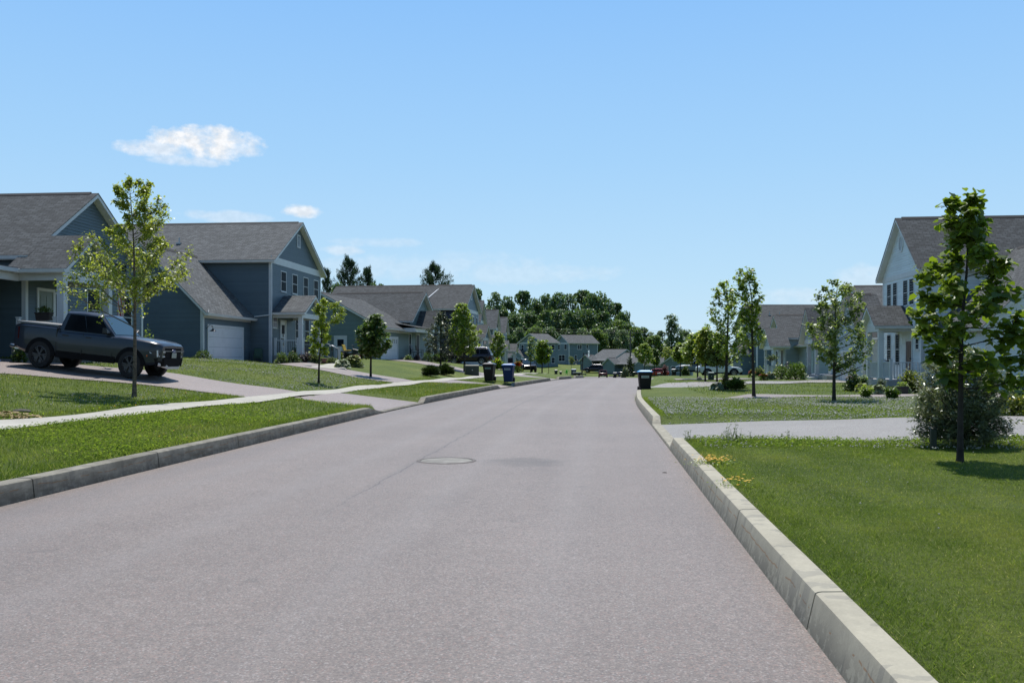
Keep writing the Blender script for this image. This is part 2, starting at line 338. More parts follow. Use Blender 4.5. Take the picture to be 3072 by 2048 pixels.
# ---------------------------------------------------------------- mesh helpers
class MB:
    def __init__(s): s.v = []; s.f = []; s.mi = []; s.cur = 0
    def add(s, vs, fs):
        o = len(s.v); s.v += [tuple(p) for p in vs]
        for f in fs: s.f.append(tuple(o + i for i in f)); s.mi.append(s.cur)
        return s
    def quad(s, a, b, c, d): return s.add([a, b, c, d], [(0, 1, 2, 3)])
    def box(s, x0, y0, z0, x1, y1, z1):
        return s.add([(x0, y0, z0), (x1, y0, z0), (x1, y1, z0), (x0, y1, z0), (x0, y0, z1), (x1, y0, z1), (x1, y1, z1), (x0, y1, z1)],
                     [(3, 2, 1, 0), (4, 5, 6, 7), (0, 1, 5, 4), (1, 2, 6, 5), (2, 3, 7, 6), (3, 0, 4, 7)])
    def hexa(s, b, t):
        return s.add(list(b) + list(t), [(3, 2, 1, 0), (4, 5, 6, 7), (0, 1, 5, 4), (1, 2, 6, 5), (2, 3, 7, 6), (3, 0, 4, 7)])
    def bar(s, a, b, w, h=None):
        """square bar from a to b"""
        h = h or w; a = Vector(a); b = Vector(b); d = (b - a).normalized()
        up = Vector((0, 0, 1)) if abs(d.z) < .95 else Vector((0, 1, 0))
        x = d.cross(up).normalized() * w / 2; y = x.normalized().cross(d).normalized() * h / 2
        return s.hexa([a - x - y, a + x - y, a + x + y, a - x + y], [b - x - y, b + x - y, b + x + y, b - x + y])
    def tube(s, pts, rad, n=8, cap=True):
        pts = [Vector(p) for p in pts]; o = len(s.v); m = len(pts)
        if isinstance(rad, (int, float)): rad = [rad] * m
        ref = None
        for i, p in enumerate(pts):
            d = (pts[min(i + 1, m - 1)] - pts[max(i - 1, 0)])
            d = d.normalized() if d.length > 1e-9 else Vector((0, 0, 1))
            if ref is None: ref = d.cross(Vector((1, 0, 0)) if abs(d.x) < .8 else Vector((0, 1, 0))).normalized()
            ref = (ref - d * ref.dot(d)).normalized(); q = d.cross(ref)
            for k in range(n):
                a = 2 * PI * k / n; s.v.append(tuple(p + (ref * math.cos(a) + q * math.sin(a)) * rad[i]))
        for i in range(m - 1):
            for k in range(n):
                s.f.append((o + i * n + k, o + i * n + (k + 1) % n, o + (i + 1) * n + (k + 1) % n, o + (i + 1) * n + k)); s.mi.append(s.cur)
        if cap:
            s.f.append(tuple(o + k for k in range(n))[::-1]); s.mi.append(s.cur)
            s.f.append(tuple(o + (m - 1) * n + k for k in range(n))); s.mi.append(s.cur)
        return s
    def cyl(s, a, b, r, n=12, r2=None): return s.tube([a, b], [r, r if r2 is None else r2], n)
    def lathe(s, prof, n=24, c=(0, 0, 0), axis='z'):
        o = len(s.v)
        for r, z in prof:
            for k in range(n):
                a = 2 * PI * k / n; p = (r * math.cos(a), r * math.sin(a), z)
                if axis == 'y': p = (p[0], z, p[1])
                if axis == 'x': p = (z, p[0], p[1])
                s.v.append((p[0] + c[0], p[1] + c[1], p[2] + c[2]))
        for i in range(len(prof) - 1):
            for k in range(n):
                s.f.append((o + i * n + k, o + i * n + (k + 1) % n, o + (i + 1) * n + (k + 1) % n, o + (i + 1) * n + k)); s.mi.append(s.cur)
        return s
    def extrude(s, poly, a, b):
        """poly: list of Vector offsets (closed), swept from point a to point b"""
        a = Vector(a); b = Vector(b); n = len(poly); o = len(s.v)
        s.v += [tuple(a + Vector(p)) for p in poly] + [tuple(b + Vector(p)) for p in poly]
        for k in range(n): s.f.append((o + k, o + (k + 1) % n, o + n + (k + 1) % n, o + n + k)); s.mi.append(s.cur)
        s.f.append(tuple(o + k for k in range(n))[::-1]); s.mi.append(s.cur)
        s.f.append(tuple(o + n + k for k in range(n))); s.mi.append(s.cur)
        return s
    def xf(s, M):
        s.v = [tuple(M @ Vector(p)) for p in s.v]; return s
    def build(s, name, mats, parent=None, smooth=False, shift=(0, 0, 0), uv=True, bevel=0, angle=35):
        if not isinstance(mats, (list, tuple)): mats = [mats]
        me = bpy.data.meshes.new(name)
        if any(shift): s.v = [(p[0] - shift[0], p[1] - shift[1], p[2] - shift[2]) for p in s.v]
        me.from_pydata(s.v, [], s.f)
        for m in mats: me.materials.append(m)
        if len(mats) > 1: me.polygons.foreach_set('material_index', s.mi)
        if uv:
            u = me.uv_layers.new(name='UVMap'); data = np.zeros(len(me.loops) * 2)
            for p in me.polygons:
                nrm = p.normal; h = Vector((-nrm.y, nrm.x, 0))
                h = h.normalized() if h.length > 1e-4 else Vector((1, 0, 0)); w = nrm.cross(h)
                if w.z < 0 or (abs(nrm.z) > .999 and w.y < 0): w = -w
                for li in p.loop_indices:
                    q = me.vertices[me.loops[li].vertex_index].co; data[li * 2] = q.dot(h); data[li * 2 + 1] = q.dot(w)
            u.data.foreach_set('uv', data)
        o = bpy.data.objects.new(name, me); COL.objects.link(o)
        if parent: o.parent = parent
        if smooth:
            me.polygons.foreach_set('use_smooth', [True] * len(me.polygons))
            try: me.set_sharp_from_angle(angle=math.radians(angle))
            except Exception: pass
        if bevel:
            b = o.modifiers.new('b', 'BEVEL'); b.width = bevel; b.segments = 2; b.limit_method = 'ANGLE'
        return o

def np_mesh(name, V, Fc, mats, parent=None, mi=None, smooth=False):
    me = bpy.data.meshes.new(name); V = np.asarray(V, np.float32); Fc = np.asarray(Fc, np.int32)
    me.vertices.add(len(V)); me.vertices.foreach_set('co', V.ravel())
    k = Fc.shape[1]; me.loops.add(Fc.size); me.loops.foreach_set('vertex_index', Fc.ravel())
    me.polygons.add(len(Fc)); me.polygons.foreach_set('loop_start', np.arange(0, Fc.size, k, dtype=np.int32))
    if not isinstance(mats, (list, tuple)): mats = [mats]
    for m in mats: me.materials.append(m)
    if mi is not None: me.polygons.foreach_set('material_index', np.asarray(mi, np.int32))
    if smooth: me.polygons.foreach_set('use_smooth', np.ones(len(Fc), bool))
    me.update(calc_edges=True); me.validate()
    o = bpy.data.objects.new(name, me); COL.objects.link(o)
    if parent: o.parent = parent
    return o

def tag(o, label=None, cat=None, group=None, kind=None):
    if label: o['label'] = label
    if cat: o['category'] = cat
    if group: o['group'] = group
    if kind: o['kind'] = kind
    return o
def empty(name, loc, rz=0, label=None, cat=None, group=None):
    o = bpy.data.objects.new(name, None); COL.objects.link(o); o.location = loc
    o.rotation_euler = (0, 0, rz); o.empty_display_size = .2
    return tag(o, label, cat, group)
def copy_tree(o, loc=None, rz=None, label=None, group=None, parent=None, scale=None):
    c = o.copy(); COL.objects.link(c)
    if parent: c.parent = parent
    if loc is not None: c.location = loc
    if rz is not None: c.rotation_euler = (0, 0, rz)
    if scale is not None: c.scale = (scale,) * 3 if isinstance(scale, (int, float)) else scale
    if label: c['label'] = label
    if group: c['group'] = group
    for ch in list(o.children): copy_tree(ch, parent=c)
    return c
# ================================================================ sky, sun
W = bpy.data.worlds.new('World'); S.world = W; W.use_nodes = True
wt = W.node_tree; wt.nodes.clear()
def wn(t, **k):
    n = wt.nodes.new('ShaderNode' + t)
    for a, v in k.items(): setattr(n, a, v)
    return n
def wm(op, a, b=None, c=None):
    n = wn('Math', operation=op)
    for i, v in enumerate((a, b, c)):
        if v is None: continue
        if isinstance(v, (int, float)): n.inputs[i].default_value = v
        else: wt.links.new(v, n.inputs[i])
    return n.outputs[0]
SUN_EL, SUN_AZ = math.radians(66), math.radians(-5.2)
sky = wn('TexSky', sky_type='NISHITA'); sky.sun_disc = False; sky.sun_elevation = SUN_EL; sky.sun_rotation = SUN_AZ
sky.air_density = 1.0; sky.dust_density = .35; sky.ozone_density = 2.2; sky.altitude = 100
tc = wn('TexCoord'); sep = wn('SeparateXYZ'); wt.links.new(tc.outputs['Generated'], sep.inputs[0])
az = wm('MULTIPLY', wm('ARCTAN2', sep.outputs[0], sep.outputs[1]), 180 / PI)
el = wm('MULTIPLY', wm('ARCSINE', sep.outputs[2]), 180 / PI)
nz = wn('TexNoise'); nz.inputs['Scale'].default_value = 34; nz.inputs['Detail'].default_value = 7; nz.inputs['Roughness'].default_value = .6; nz.inputs['Distortion'].default_value = .25
mp = wn('Mapping'); mp.inputs['Scale'].default_value = (1, 1, 1.5); wt.links.new(tc.outputs['Generated'], mp.inputs[0]); wt.links.new(mp.outputs[0], nz.inputs['Vector'])
nz2 = wn('TexNoise'); nz2.inputs['Scale'].default_value = 110; nz2.inputs['Detail'].default_value = 5; nz2.inputs['Roughness'].default_value = .6; wt.links.new(mp.outputs[0], nz2.inputs['Vector'])
nn = wm('ADD', wm('MULTIPLY', wm('SUBTRACT', nz.outputs[0], .5), 3.6), wm('MULTIPLY', wm('SUBTRACT', nz2.outputs[0], .5), .6))
def azel(px, py):
    cx = (px - CX_) / F_; return math.degrees(math.atan(cx)) - 5.46, math.degrees(math.atan((HY_ - py) / F_ * math.cos(math.atan(cx))))
dens = None
# px, py, half width, half height (photo pixels), strength
for px, py, hw, hh, k in ((625, 428, 112, 36, 1.1), (480, 448, 88, 18, .75), (705, 446, 60, 20, .75), (560, 480, 80, 14, .5), (898, 634, 46, 15, .9), (680, 652, 100, 15, .38), (1030, 752, 55, 14, .45), (1130, 728, 110, 12, .22),
                          (2590, 840, 70, 34, .30), (2400, 890, 90, 22, .26), (1240, 800, 330, 30, .20), (1560, 822, 260, 24, .22), (1400, 770, 120, 16, .12)):
    a0, e0 = azel(px, py); w = math.degrees(hw / F_); h = math.degrees(hh / F_)
    dx = wm('DIVIDE', wm('SUBTRACT', az, a0), w); dy = wm('DIVIDE', wm('SUBTRACT', el, e0), h)
    r2 = wm('ADD', wm('MULTIPLY', dx, dx), wm('MULTIPLY', dy, dy))
    d = wm('MULTIPLY', wm('MINIMUM', wm('MAXIMUM', wm('ADD', wm('SUBTRACT', 1.15, wm('MULTIPLY', r2, .62)), nn), 0), 1.), k)
    d = wm('MULTIPLY', d, wm('MINIMUM', wm('MAXIMUM', wm('SUBTRACT', 3.4, r2), 0), 1.))
    dens = d if dens is None else wm('MAXIMUM', dens, d)
dens = wm('MULTIPLY', dens, wm('SUBTRACT', 1.0, wm('MULTIPLY', wm('SUBTRACT', 1, nz2.outputs[0]), .2)))
# clear-day gradient laid over the physical sky: paler and less saturated towards the horizon
gr = wn('ValToRGB'); ge = gr.color_ramp.elements; wt.links.new(wm('DIVIDE', wm('MAXIMUM', el, 0), 90.), gr.inputs[0])
while len(ge) > 1: ge.remove(ge[-1])
ge[0].position = 0; ge[0].color = (*GRAD[0][1], 1)
for e_, c_ in GRAD[1:]:
    x_ = ge.new(e_ / 90.); x_.color = (*c_, 1)
sc_ = wn('MixRGB', blend_type='MULTIPLY'); sc_.inputs[0].default_value = 1; wt.links.new(gr.outputs[0], sc_.inputs[1]); sc_.inputs[2].default_value = (GK, GK, GK, 1)
# the half of a clear sky turned away from the sun is darker
daz = wm('ABSOLUTE', wm('SUBTRACT', az, math.degrees(SUN_AZ)))
away = wm('MINIMUM', wm('MAXIMUM', wm('DIVIDE', wm('SUBTRACT', daz, 42.), 75.), 0), 1.)
low_ = wm('MINIMUM', wm('MAXIMUM', wm('DIVIDE', wm('SUBTRACT', 80., el), 30.), 0), 1.)
dk_ = wm('SUBTRACT', 1., wm('MULTIPLY', wm('MULTIPLY', away, low_), AWAY))
sd_ = wn('MixRGB', blend_type='MULTIPLY'); sd_.inputs[0].default_value = 1; wt.links.new(sc_.outputs[0], sd_.inputs[1])
cmb_ = wn('CombineXYZ'); [wt.links.new(dk_, cmb_.inputs[i_]) for i_ in range(3)]; wt.links.new(cmb_.outputs[0], sd_.inputs[2]); sc_ = sd_
mv = wn('MixRGB'); mv.inputs[0].default_value = GMIX; wt.links.new(sky.outputs[0], mv.inputs[1]); wt.links.new(sc_.outputs[0], mv.inputs[2])
mx = wn('MixRGB'); wt.links.new(dens, mx.inputs[0]); wt.links.new(mv.outputs[0], mx.inputs[1]); 
clr = wn('ValToRGB'); clr.color_ramp.elements[0].position = .38; clr.color_ramp.elements[0].color = tuple(c * GK * .88 for c in CLOUDC) + (1,); clr.color_ramp.elements[1].position = .60; clr.color_ramp.elements[1].color = tuple(c * GK * 1.03 for c in CLOUDC) + (1,)
wt.links.new(nz2.outputs[0], clr.inputs[0]); wt.links.new(clr.outputs[0], mx.inputs[2])
bg = wn('Background'); bg.inputs[1].default_value = SKY_STR; wt.links.new(mx.outputs[0], bg.inputs[0])
wo = wn('OutputWorld'); wt.links.new(bg.outputs[0], wo.inputs[0])
W.cycles.sampling_method = 'MANUAL'; W.cycles.sample_map_resolution = 512
sl = bpy.data.lights.new('sun', 'SUN'); sl.energy = SUN_E; sl.angle = math.radians(.53); sl.color = (1., .955, .89)
so = bpy.data.objects.new('sun', sl); COL.objects.link(so)
ts = Vector((math.sin(SUN_AZ) * math.cos(SUN_EL), math.cos(SUN_AZ) * math.cos(SUN_EL), math.sin(SUN_EL)))
so.rotation_euler = ts.to_track_quat('Z', 'Y').to_euler(); so.location = (0, 0, 60)
S.view_settings.view_transform = 'Standard'; S.view_settings.look = 'None'; S.view_settings.exposure = EXPO; S.view_settings.gamma = 1
S.cycles.max_bounces = 6; S.cycles.diffuse_bounces = 3; S.cycles.glossy_bounces = 3; S.cycles.transparent_max_bounces = 6; S.cycles.transmission_bounces = 4
S.cycles.use_denoising = True
S.cycles.caustics_reflective = False; S.cycles.caustics_refractive = False

# ================================================================ ground, road, kerbs
GRASSM = grass_ground_mat('lawn ground')
ROADM = asphalt_mat('road asphalt', (.176, .149, .134), True)
DRIVEM = asphalt_mat('pink driveway asphalt', (.225, .190, .178))
DRIVEG = asphalt_mat('grey driveway asphalt', (.225, .218, .203))
KERBM = concrete_mat('kerb concrete', (.375, .350, .275), True)
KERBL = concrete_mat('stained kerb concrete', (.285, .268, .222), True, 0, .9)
WALKM = concrete_mat('pavement concrete', (.41, .395, .345), False, 1.5)
def ys_list():
    a = list(np.arange(-24, 0, 1.5)) + list(np.arange(0, 36, .5)) + list(np.arange(36, 112, .8)) + list(np.arange(112, 300, 3.)) + list(np.arange(300, 700, 25)) + list(np.geomspace(700, 9000, 14))
    return np.array(a)
YS = ys_list()
def side_offsets():
    return np.array([0, .12, .4] + list(np.arange(.9, 26, .6)) + list(np.arange(26, 70, 2.2)) + list(np.geomspace(72, 7000, 22)))
OFF = side_offsets()
def build_ground():
    rows = []
    for y in YS:
        l, r = kL(y) - KW, kR(y) + KW
        xs = np.concatenate([(l - OFF)[::-1], [kL(y) - .12, kR(y) + .12], r + OFF])
        zs = ground_z(xs, np.full_like(xs, y)); n = len(OFF)
        zs[n - 1] = ground_z(l - .001, y); zs[n + 2] = ground_z(r + .001, y)
        zs[n] = zs[n + 1] = _zr(y) - .10
        rows.append(np.stack([xs, np.full_like(xs, y), zs], 1))
    V = np.concatenate(rows); m = len(rows[0]); f = []
    for i in range(len(rows) - 1):
        a = np.arange(m - 1) + i * m; f.append(np.stack([a, a + 1, a + m + 1, a + m], 1))
    o = np_mesh('ground', V, np.concatenate(f), GRASSM, smooth=True)
    return tag(o, 'green lawn and verge ground rising away from the street', None, None, 'structure')
build_ground()
def strip(name, A, B, m, n=4, dz=.02, res=.6, zf=None, kind='structure', label=None, thick=0):
    """surface laid between polylines A and B (lists of (x, y)); dz above the ground"""
    A = np.array(A, float); B = np.array(B, float)
    def resample(P, k):
        d = np.concatenate([[0], np.cumsum(np.hypot(*np.diff(P, axis=0).T))]); t = np.linspace(0, d[-1], k)
        return np.stack([np.interp(t, d, P[:, 0]), np.interp(t, d, P[:, 1])], 1), d[-1]
    L = max(np.hypot(*np.diff(A, axis=0).T).sum(), np.hypot(*np.diff(B, axis=0).T).sum()); k = max(2, int(L / res))
    a, la = resample(A, k); b, lb = resample(B, k); V = []
    for j in range(n + 1):
        t = j / n; P = a * (1 - t) + b * t
        z = (zf(P[:, 0], P[:, 1]) if zf else ground_z(P[:, 0], P[:, 1])) + dz
        V.append(np.stack([P[:, 0], P[:, 1], z], 1))
    V = np.concatenate(V); f = []
    for j in range(n):
        q = np.arange(k - 1) + j * k; f.append(np.stack([q, q + 1, q + k + 1, q + k], 1))
    o = np_mesh(name, V, np.concatenate(f), m, smooth=True)
    uv = o.data.uv_layers.new(name='UVMap'); vi = np.zeros(len(o.data.loops), np.int32); o.data.loops.foreach_get('vertex_index', vi)
    U = np.stack([np.repeat(np.linspace(0, 1, n + 1), k), np.tile(np.linspace(0, L, k), n + 1)], 1)[vi]
    uv.data.foreach_set('uv', U.ravel().astype(np.float32))
    return tag(o, label, None, None, kind)
ry = np.concatenate([np.arange(-20, 120, 1.), np.arange(120, 197, 3.)])
strip('road', [(kL(y) - .1, y) for y in ry], [(kR(y) + .1, y) for y in ry], ROADM, 8, .0, .8, lambda X, Y: _zr(Y) + .03 * (1 - np.abs((X - (kL(Y) + kR(Y)) / 2) / 3.9) ** 2) - .012, label='pinkish grey asphalt street curving gently right')
strip('cross_street', [(x, 190) for x in range(-60, 62, 4)], [(x, 198) for x in range(-60, 62, 4)], ROADM, 3, .04, 2., lambda X, Y: _zr(Y), label='far cross street at the end of the road')

def kerb(side, runs, name, label):
    mb = MB()
    k = kL if side < 0 else kR
    for (y0, y1, s0, s1, h0, h1) in runs:      # full-height from y0+s0 to y1-s1, sloping down at both ends
        pieces = []; y = y0; L = 3.05
        cuts = [y0] + [c for c in np.arange(math.ceil((y0 - KPH) / L) * L + KPH, y1, L) if c - y0 > .4 and y1 - c > .4] + [y1]
        for a, b in zip(cuts[:-1], cuts[1:]):
            g = .011 if (a > y0) else 0; g2 = .011 if b < y1 else 0
            ys = np.unique(np.concatenate([np.arange(a + g, b - g2, .5), [a + g, b - g2], [q for q in (y0 + s0, y1 - s1) if a < q < b]]))
            secs = []
            for yy in ys:
                t = 1.
                if s0 > 0 and yy < y0 + s0: t = (yy - y0) / s0; h = h0 + (KH - h0) * t
                elif s1 > 0 and yy > y1 - s1: t = (y1 - yy) / s1; h = h1 + (KH - h1) * t
                elif s0 < 0: h = h0
                else: h = KH
                x = float(k(yy)); z = float(_zr(yy)); sg = side
                rr = min(.028, h * .4)
                bt = .046 if side > 0 else .022; bt *= h / KH
                pr = [(0, -.12), (.002, 0), (bt, h - rr), (bt + .006, h - rr * .35), (bt + .022, h - .003), (bt + .04, h), (KW - .012, h + .004), (KW, h - .008), (KW, -.12)]
                secs.append([(x + sg * p, yy, z + q) for p, q in pr])
            n = len(secs[0]); o = len(mb.v); mb.v += [p for s_ in secs for p in s_]
            for i in range(len(secs) - 1):
                for j in range(n - 1): mb.f.append((o + i * n + j, o + i * n + j + 1, o + (i + 1) * n + j + 1, o + (i + 1) * n + j)); mb.mi.append(0)
            mb.f.append(tuple(o + j for j in range(n))); mb.mi.append(0)
            mb.f.append(tuple(o + (len(secs) - 1) * n + j for j in range(n))[::-1]); mb.mi.append(0)
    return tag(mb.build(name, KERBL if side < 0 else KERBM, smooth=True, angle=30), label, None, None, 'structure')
KPH = 1.05
LOW = .035
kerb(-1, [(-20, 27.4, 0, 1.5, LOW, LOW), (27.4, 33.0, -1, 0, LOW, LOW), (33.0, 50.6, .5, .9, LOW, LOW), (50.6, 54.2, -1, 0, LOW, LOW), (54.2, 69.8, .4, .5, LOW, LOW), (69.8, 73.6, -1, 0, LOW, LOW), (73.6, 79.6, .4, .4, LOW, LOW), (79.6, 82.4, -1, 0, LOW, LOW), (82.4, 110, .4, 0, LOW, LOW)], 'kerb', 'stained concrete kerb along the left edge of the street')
KPH = 2.62
kerb(1, [(-20, 16.9, 0, .35, LOW, .04), (16.9, 22.6, -1, 0, .045, .045), (22.6, 43.0, .35, .6, .045, .045), (43.0, 110, -1, 0, LOW, LOW)], 'kerb', 'clean pale concrete kerb along the right edge of the street')
# far kerb of the cross street, in short runs between driveways
mb = MB()
for a, b in ((-26, -13), (-9, -4.5), (1.8, 5.4), (5.9, 9.7), (10.4, 13.2), (18, 30)):
    z = float(_zr(198.2)); mb.box(a, 198.2, z - .1, b, 198.5, z + .24)
tag(mb.build('kerb', KERBM), 'short far kerb runs across the end of the street', None, None, 'structure')

wy = list(np.arange(-20, 100, 1.))
strip('sidewalk', [(sN(y), y) for y in wy], [(sN(y) - SW, y) for y in wy], WALKM, 2, .022, .5, label='pale concrete sidewalk between verge and lawns on the left')
def P2(*pts): return [tuple(pg(*p)[:2]) for p in pts]
def apron(y0, y1, y2, y3, name, m, label):
    return strip(name, [(kL(y0) - KW + .02, y0), (sN(y2) + .02, y2)], [(kL(y1) - KW + .02, y1), (sN(y3) + .02, y3)], m, 5, .02, .4, lambda X, Y: np.where(True, _zr(Y) + LOW - .015 + (.41 - LOW + .01) * np.clip((kL(Y) - KW - X) / np.maximum(kL(Y) - KW - sN(Y), .1), 0, 1), 0), label=label)
apron(27.2, 33.2, 27.9, 32.2, 'driveway_apron', DRIVEM, 'pink asphalt apron of the driveway with the pickup')
apron(50.4, 54.4, 47.6, 52.6, 'driveway_apron', DRIVEM, 'pink asphalt apron where the two wheeled bins stand')
apron(69.6, 73.8, 68, 73, 'driveway_apron', DRIVEM, 'pink asphalt apron beyond the blue bin')
def dl(y0, y1, x1, ya, yb, label, m=None, name='driveway'):
    """driveway from the sidewalk at y0..y1 up to x1 between ya and yb"""
    A = []; B = []
    for t in np.linspace(0, 1, 14):
        u = t * t * (3 - 2 * t); e0 = sN(y0) - SW; e1 = sN(y1) - SW
        A.append((e0 + (x1 - e0) * t, y0 + (ya - y0) * u)); B.append((e1 + (x1 - e1) * t, y1 + (yb - y1) * u))
    return strip(name, A, B, m or DRIVEM, 8, .022, .5, label=label)
dl(27.9, 32.2, -22.4, 25.3, 31.3, 'pink asphalt driveway where the grey pickup is parked')
dl(45.6, 49.6, -21.2, 48.3, 54.2, 'pink asphalt driveway of the two storey slate house')
dl(66.2, 71.0, -17.2, 73.2, 79.0, 'pink asphalt driveway of the low teal house')
dl(88, 93, -16, 88, 95, 'pale driveway with the dark parked trucks')
strip('footpath', P2((930, 1103), (985, 1092), (1010, 1089)), P2((1000, 1108), (1035, 1097), (1050, 1090)), WALKM, 3, .034, .3, label='short pale concrete path to the slate house steps')
# right-hand driveways, straight in from the kerb
def dr(y0, y1, x1, m, label, ya=None, yb=None, x0=None, y2=None):
    ya = ya or y0; yb = yb or y1
    A = [((kR(y0) + KW - .04) if x0 is None else x0, y0), (x1, ya)]; B = [((kR(y1) + KW - .04) if x0 is None else x0, y1), (x1, yb)]
    def zf(X, Y):
        return ground_z(np.maximum(X, kR(Y) + KW + .02), Y) + .012
    return strip('driveway', A, B, m, 8, .022, .5, zf, label=label)
dr(17.0, 22.5, 30, DRIVEG, 'grey asphalt driveway across the right lawn', 15.6, 20.9)
strip('footpath', [(4.2, 33.6), (30, 34.6)], [(5.6, 36.0), (30, 37.2)], DRIVEM, 4, .024, .5, label='pinkish path behind the clover lawn')
dr(47.5, 53.5, 14.6, DRIVEG, 'grey driveway to the white garage door', 54.6, 59.2)
dr(62.5, 65.5, 13.5, DRIVEM, 'narrow pinkish path across the far right lawn', 64, 67, 5.)
# manhole cover
mh = empty('manhole_cover', (-2.4, 14.35, float(_zr(14)) + .0), 0, 'round worn metal manhole cover in the middle of the street', 'manhole cover')
zr0 = -.012 + .03 * (1 - abs((-2.4 + 2.67) / 3.9) ** 2)
mhm = plain('worn manhole iron', (.21, .20, .178), .75, .3, 5, .0, .3, .4, 30)
mb = MB(); mb.lathe([(0, zr0 + .007), (.385, zr0 + .007), (.40, zr0 + .002)], 40)
for a_ in (0, 2.1, 4.2): mb.box(.3 * math.cos(a_) - .03, .3 * math.sin(a_) - .012, zr0 + .006, .3 * math.cos(a_) + .03, .3 * math.sin(a_) + .012, zr0 + .0085)
mb.build('lid', mhm, mh)
mb = MB(); mb.lathe([(.405, zr0 + .001), (.41, zr0 + .008), (.455, zr0 + .008), (.47, zr0 + .002)], 40); mb.build('frame', plain('manhole frame', (.11, .098, .09), .8, .3, 8), mh)
# ================================================================ houses
class House:
    def __init__(s, label, ox, oy, oz, rot=0, absolute=True, siding=SLATE, shingle=SHING, course=.125, name='house'):
        s.e = empty(name, (ox, oy, oz), math.radians(rot), label, 'house')
        s.sh = (ox, oy, oz) if absolute else (0, 0, 0)
        s.z0 = 0
        s.siding, s.shingle, s.course = siding, shingle, course
        s.trim = s; s.fascia = MB(); s.gut = MB()
    def mk(s, mb, name, m, parent=None, **k): return mb.build(name, m, parent or s.e, shift=s.sh, **k)
    # wall frames: side letter + plane coordinate -> (s, z, d) to point
    @staticmethod
    def fr(side, c):
        if side == 'E': return lambda q, z, d=0: (c + d, q, z)
        if side == 'W': return lambda q, z, d=0: (c - d, q, z)
        if side == 'S': return lambda q, z, d=0: (q, c - d, z)
        return lambda q, z, d=0: (q, c + d, z)
    def lap(s, mb, side, c, poly):
        """siding: convex polygon in (s, z) on a wall, built of overlapping boards"""
        P = s.fr(side, c); co = s.course
        if not co:
            mb.add([P(q, z) for q, z in poly], [tuple(range(len(poly)))]); return
        zs = [p[1] for p in poly]; z = min(zs)
        def span(zz):
            xs = []
            for i in range(len(poly)):
                a, b = poly[i], poly[(i + 1) % len(poly)]
                if (a[1] - zz) * (b[1] - zz) <= 0 and a[1] != b[1]:
                    t = (zz - a[1]) / (b[1] - a[1]); xs.append(a[0] + t * (b[0] - a[0]))
                elif a[1] == b[1] == zz: xs += [a[0], b[0]]
            return (min(xs), max(xs)) if xs else None
        while z < max(zs) - 1e-4:
            z2 = min(z + co, max(zs)); a = span(z + 1e-5); b = span(z2 - 1e-5)
            if a and b:
                mb.add([P(a[0], z, .023), P(a[1], z, .023), P(b[1], z2, .002), P(b[0], z2, .002)], [(0, 1, 2, 3)])
                mb.add([P(a[0], z, -.01), P(a[1], z, -.01), P(a[1], z, .023), P(a[0], z, .023)], [(0, 1, 2, 3)])
            z = z2
    def sbox(s, mb, side, c, q0, q1, z0, z1, d0, d1):
        P = s.fr(side, c)
        mb.hexa([P(q0, z0, d0), P(q1, z0, d0), P(q1, z0, d1), P(q0, z0, d1)], [P(q0, z1, d0), P(q1, z1, d0), P(q1, z1, d1), P(q0, z1, d1)])
    def block(s, x0, x1, y0, y1, z0, ze, zr, axis, oe=.32, orr=.32, corners='', lapped='NESW', gut='', roof=True, wallm=None, band=None, ridge=True, frieze=''):
        """gabled block; ze = wall top at the eaves, zr = underside peak"""
        mb = MB(); xm, ym = (x0 + x1) / 2, (y0 + y1) / 2
        co = s.course
        for side in 'NESW':
            s.course = co if side in lapped else 0
            if side in 'EW':
                c = x1 if side == 'E' else x0
                poly = [(y0, z0), (y1, z0), (y1, ze), (ym, zr), (y0, ze)] if axis == 'x' else [(y0, z0), (y1, z0), (y1, ze), (y0, ze)]
            else:
                c = y0 if side == 'S' else y1
                poly = [(x0, z0), (x1, z0), (x1, ze), (xm, zr), (x0, ze)] if axis == 'y' else [(x0, z0), (x1, z0), (x1, ze), (x0, ze)]
            s.lap(mb, side, c, poly)
        s.course = co
        s.mk(mb, 'wall', wallm or s.siding)
        for cn in corners.split():       # corner boards, e.g. 'SE'
            x = x1 if 'E' in cn else x0; y = y0 if 'S' in cn else y1; sx = 1 if 'E' in cn else -1; sy = -1 if 'S' in cn else 1
            t = MB(); q = [(x + sx * .030, y + sy * .030), (x - sx * .13, y + sy * .030), (x - sx * .13, y + sy * .003), (x + sx * .003, y + sy * .003), (x + sx * .003, y - sy * .13), (x + sx * .030, y - sy * .13)]
            t.extrude([Vector((p[0], p[1], 0)) for p in q], (0, 0, z0 - .05), (0, 0, ze)); s.mk(t, 'corner_board', WHITE)
        if band:                         # white band across a gable
            side, za, zb = band
            c = {'E': x1, 'W': x0, 'S': y0, 'N': y1}[side]; a, b = (y0, y1) if side in 'EW' else (x0, x1)
            t = MB(); s.sbox(t, side, c, a - .02, b + .02, za, zb, .0, .034); s.mk(t, 'gable_band', WHITE)
        for side in frieze:
            c = {'E': x1, 'W': x0, 'S': y0, 'N': y1}[side]; a, b = (y0, y1) if side in 'EW' else (x0, x1)
            t = MB(); s.sbox(t, side, c, a - .02, b + .02, ze - .42, ze - .06, .0, .036); s.mk(t, 'frieze_board', WHITE)
        if roof: s.roof(x0, x1, y0, y1, ze, zr, axis, oe, orr, gut, ridge)
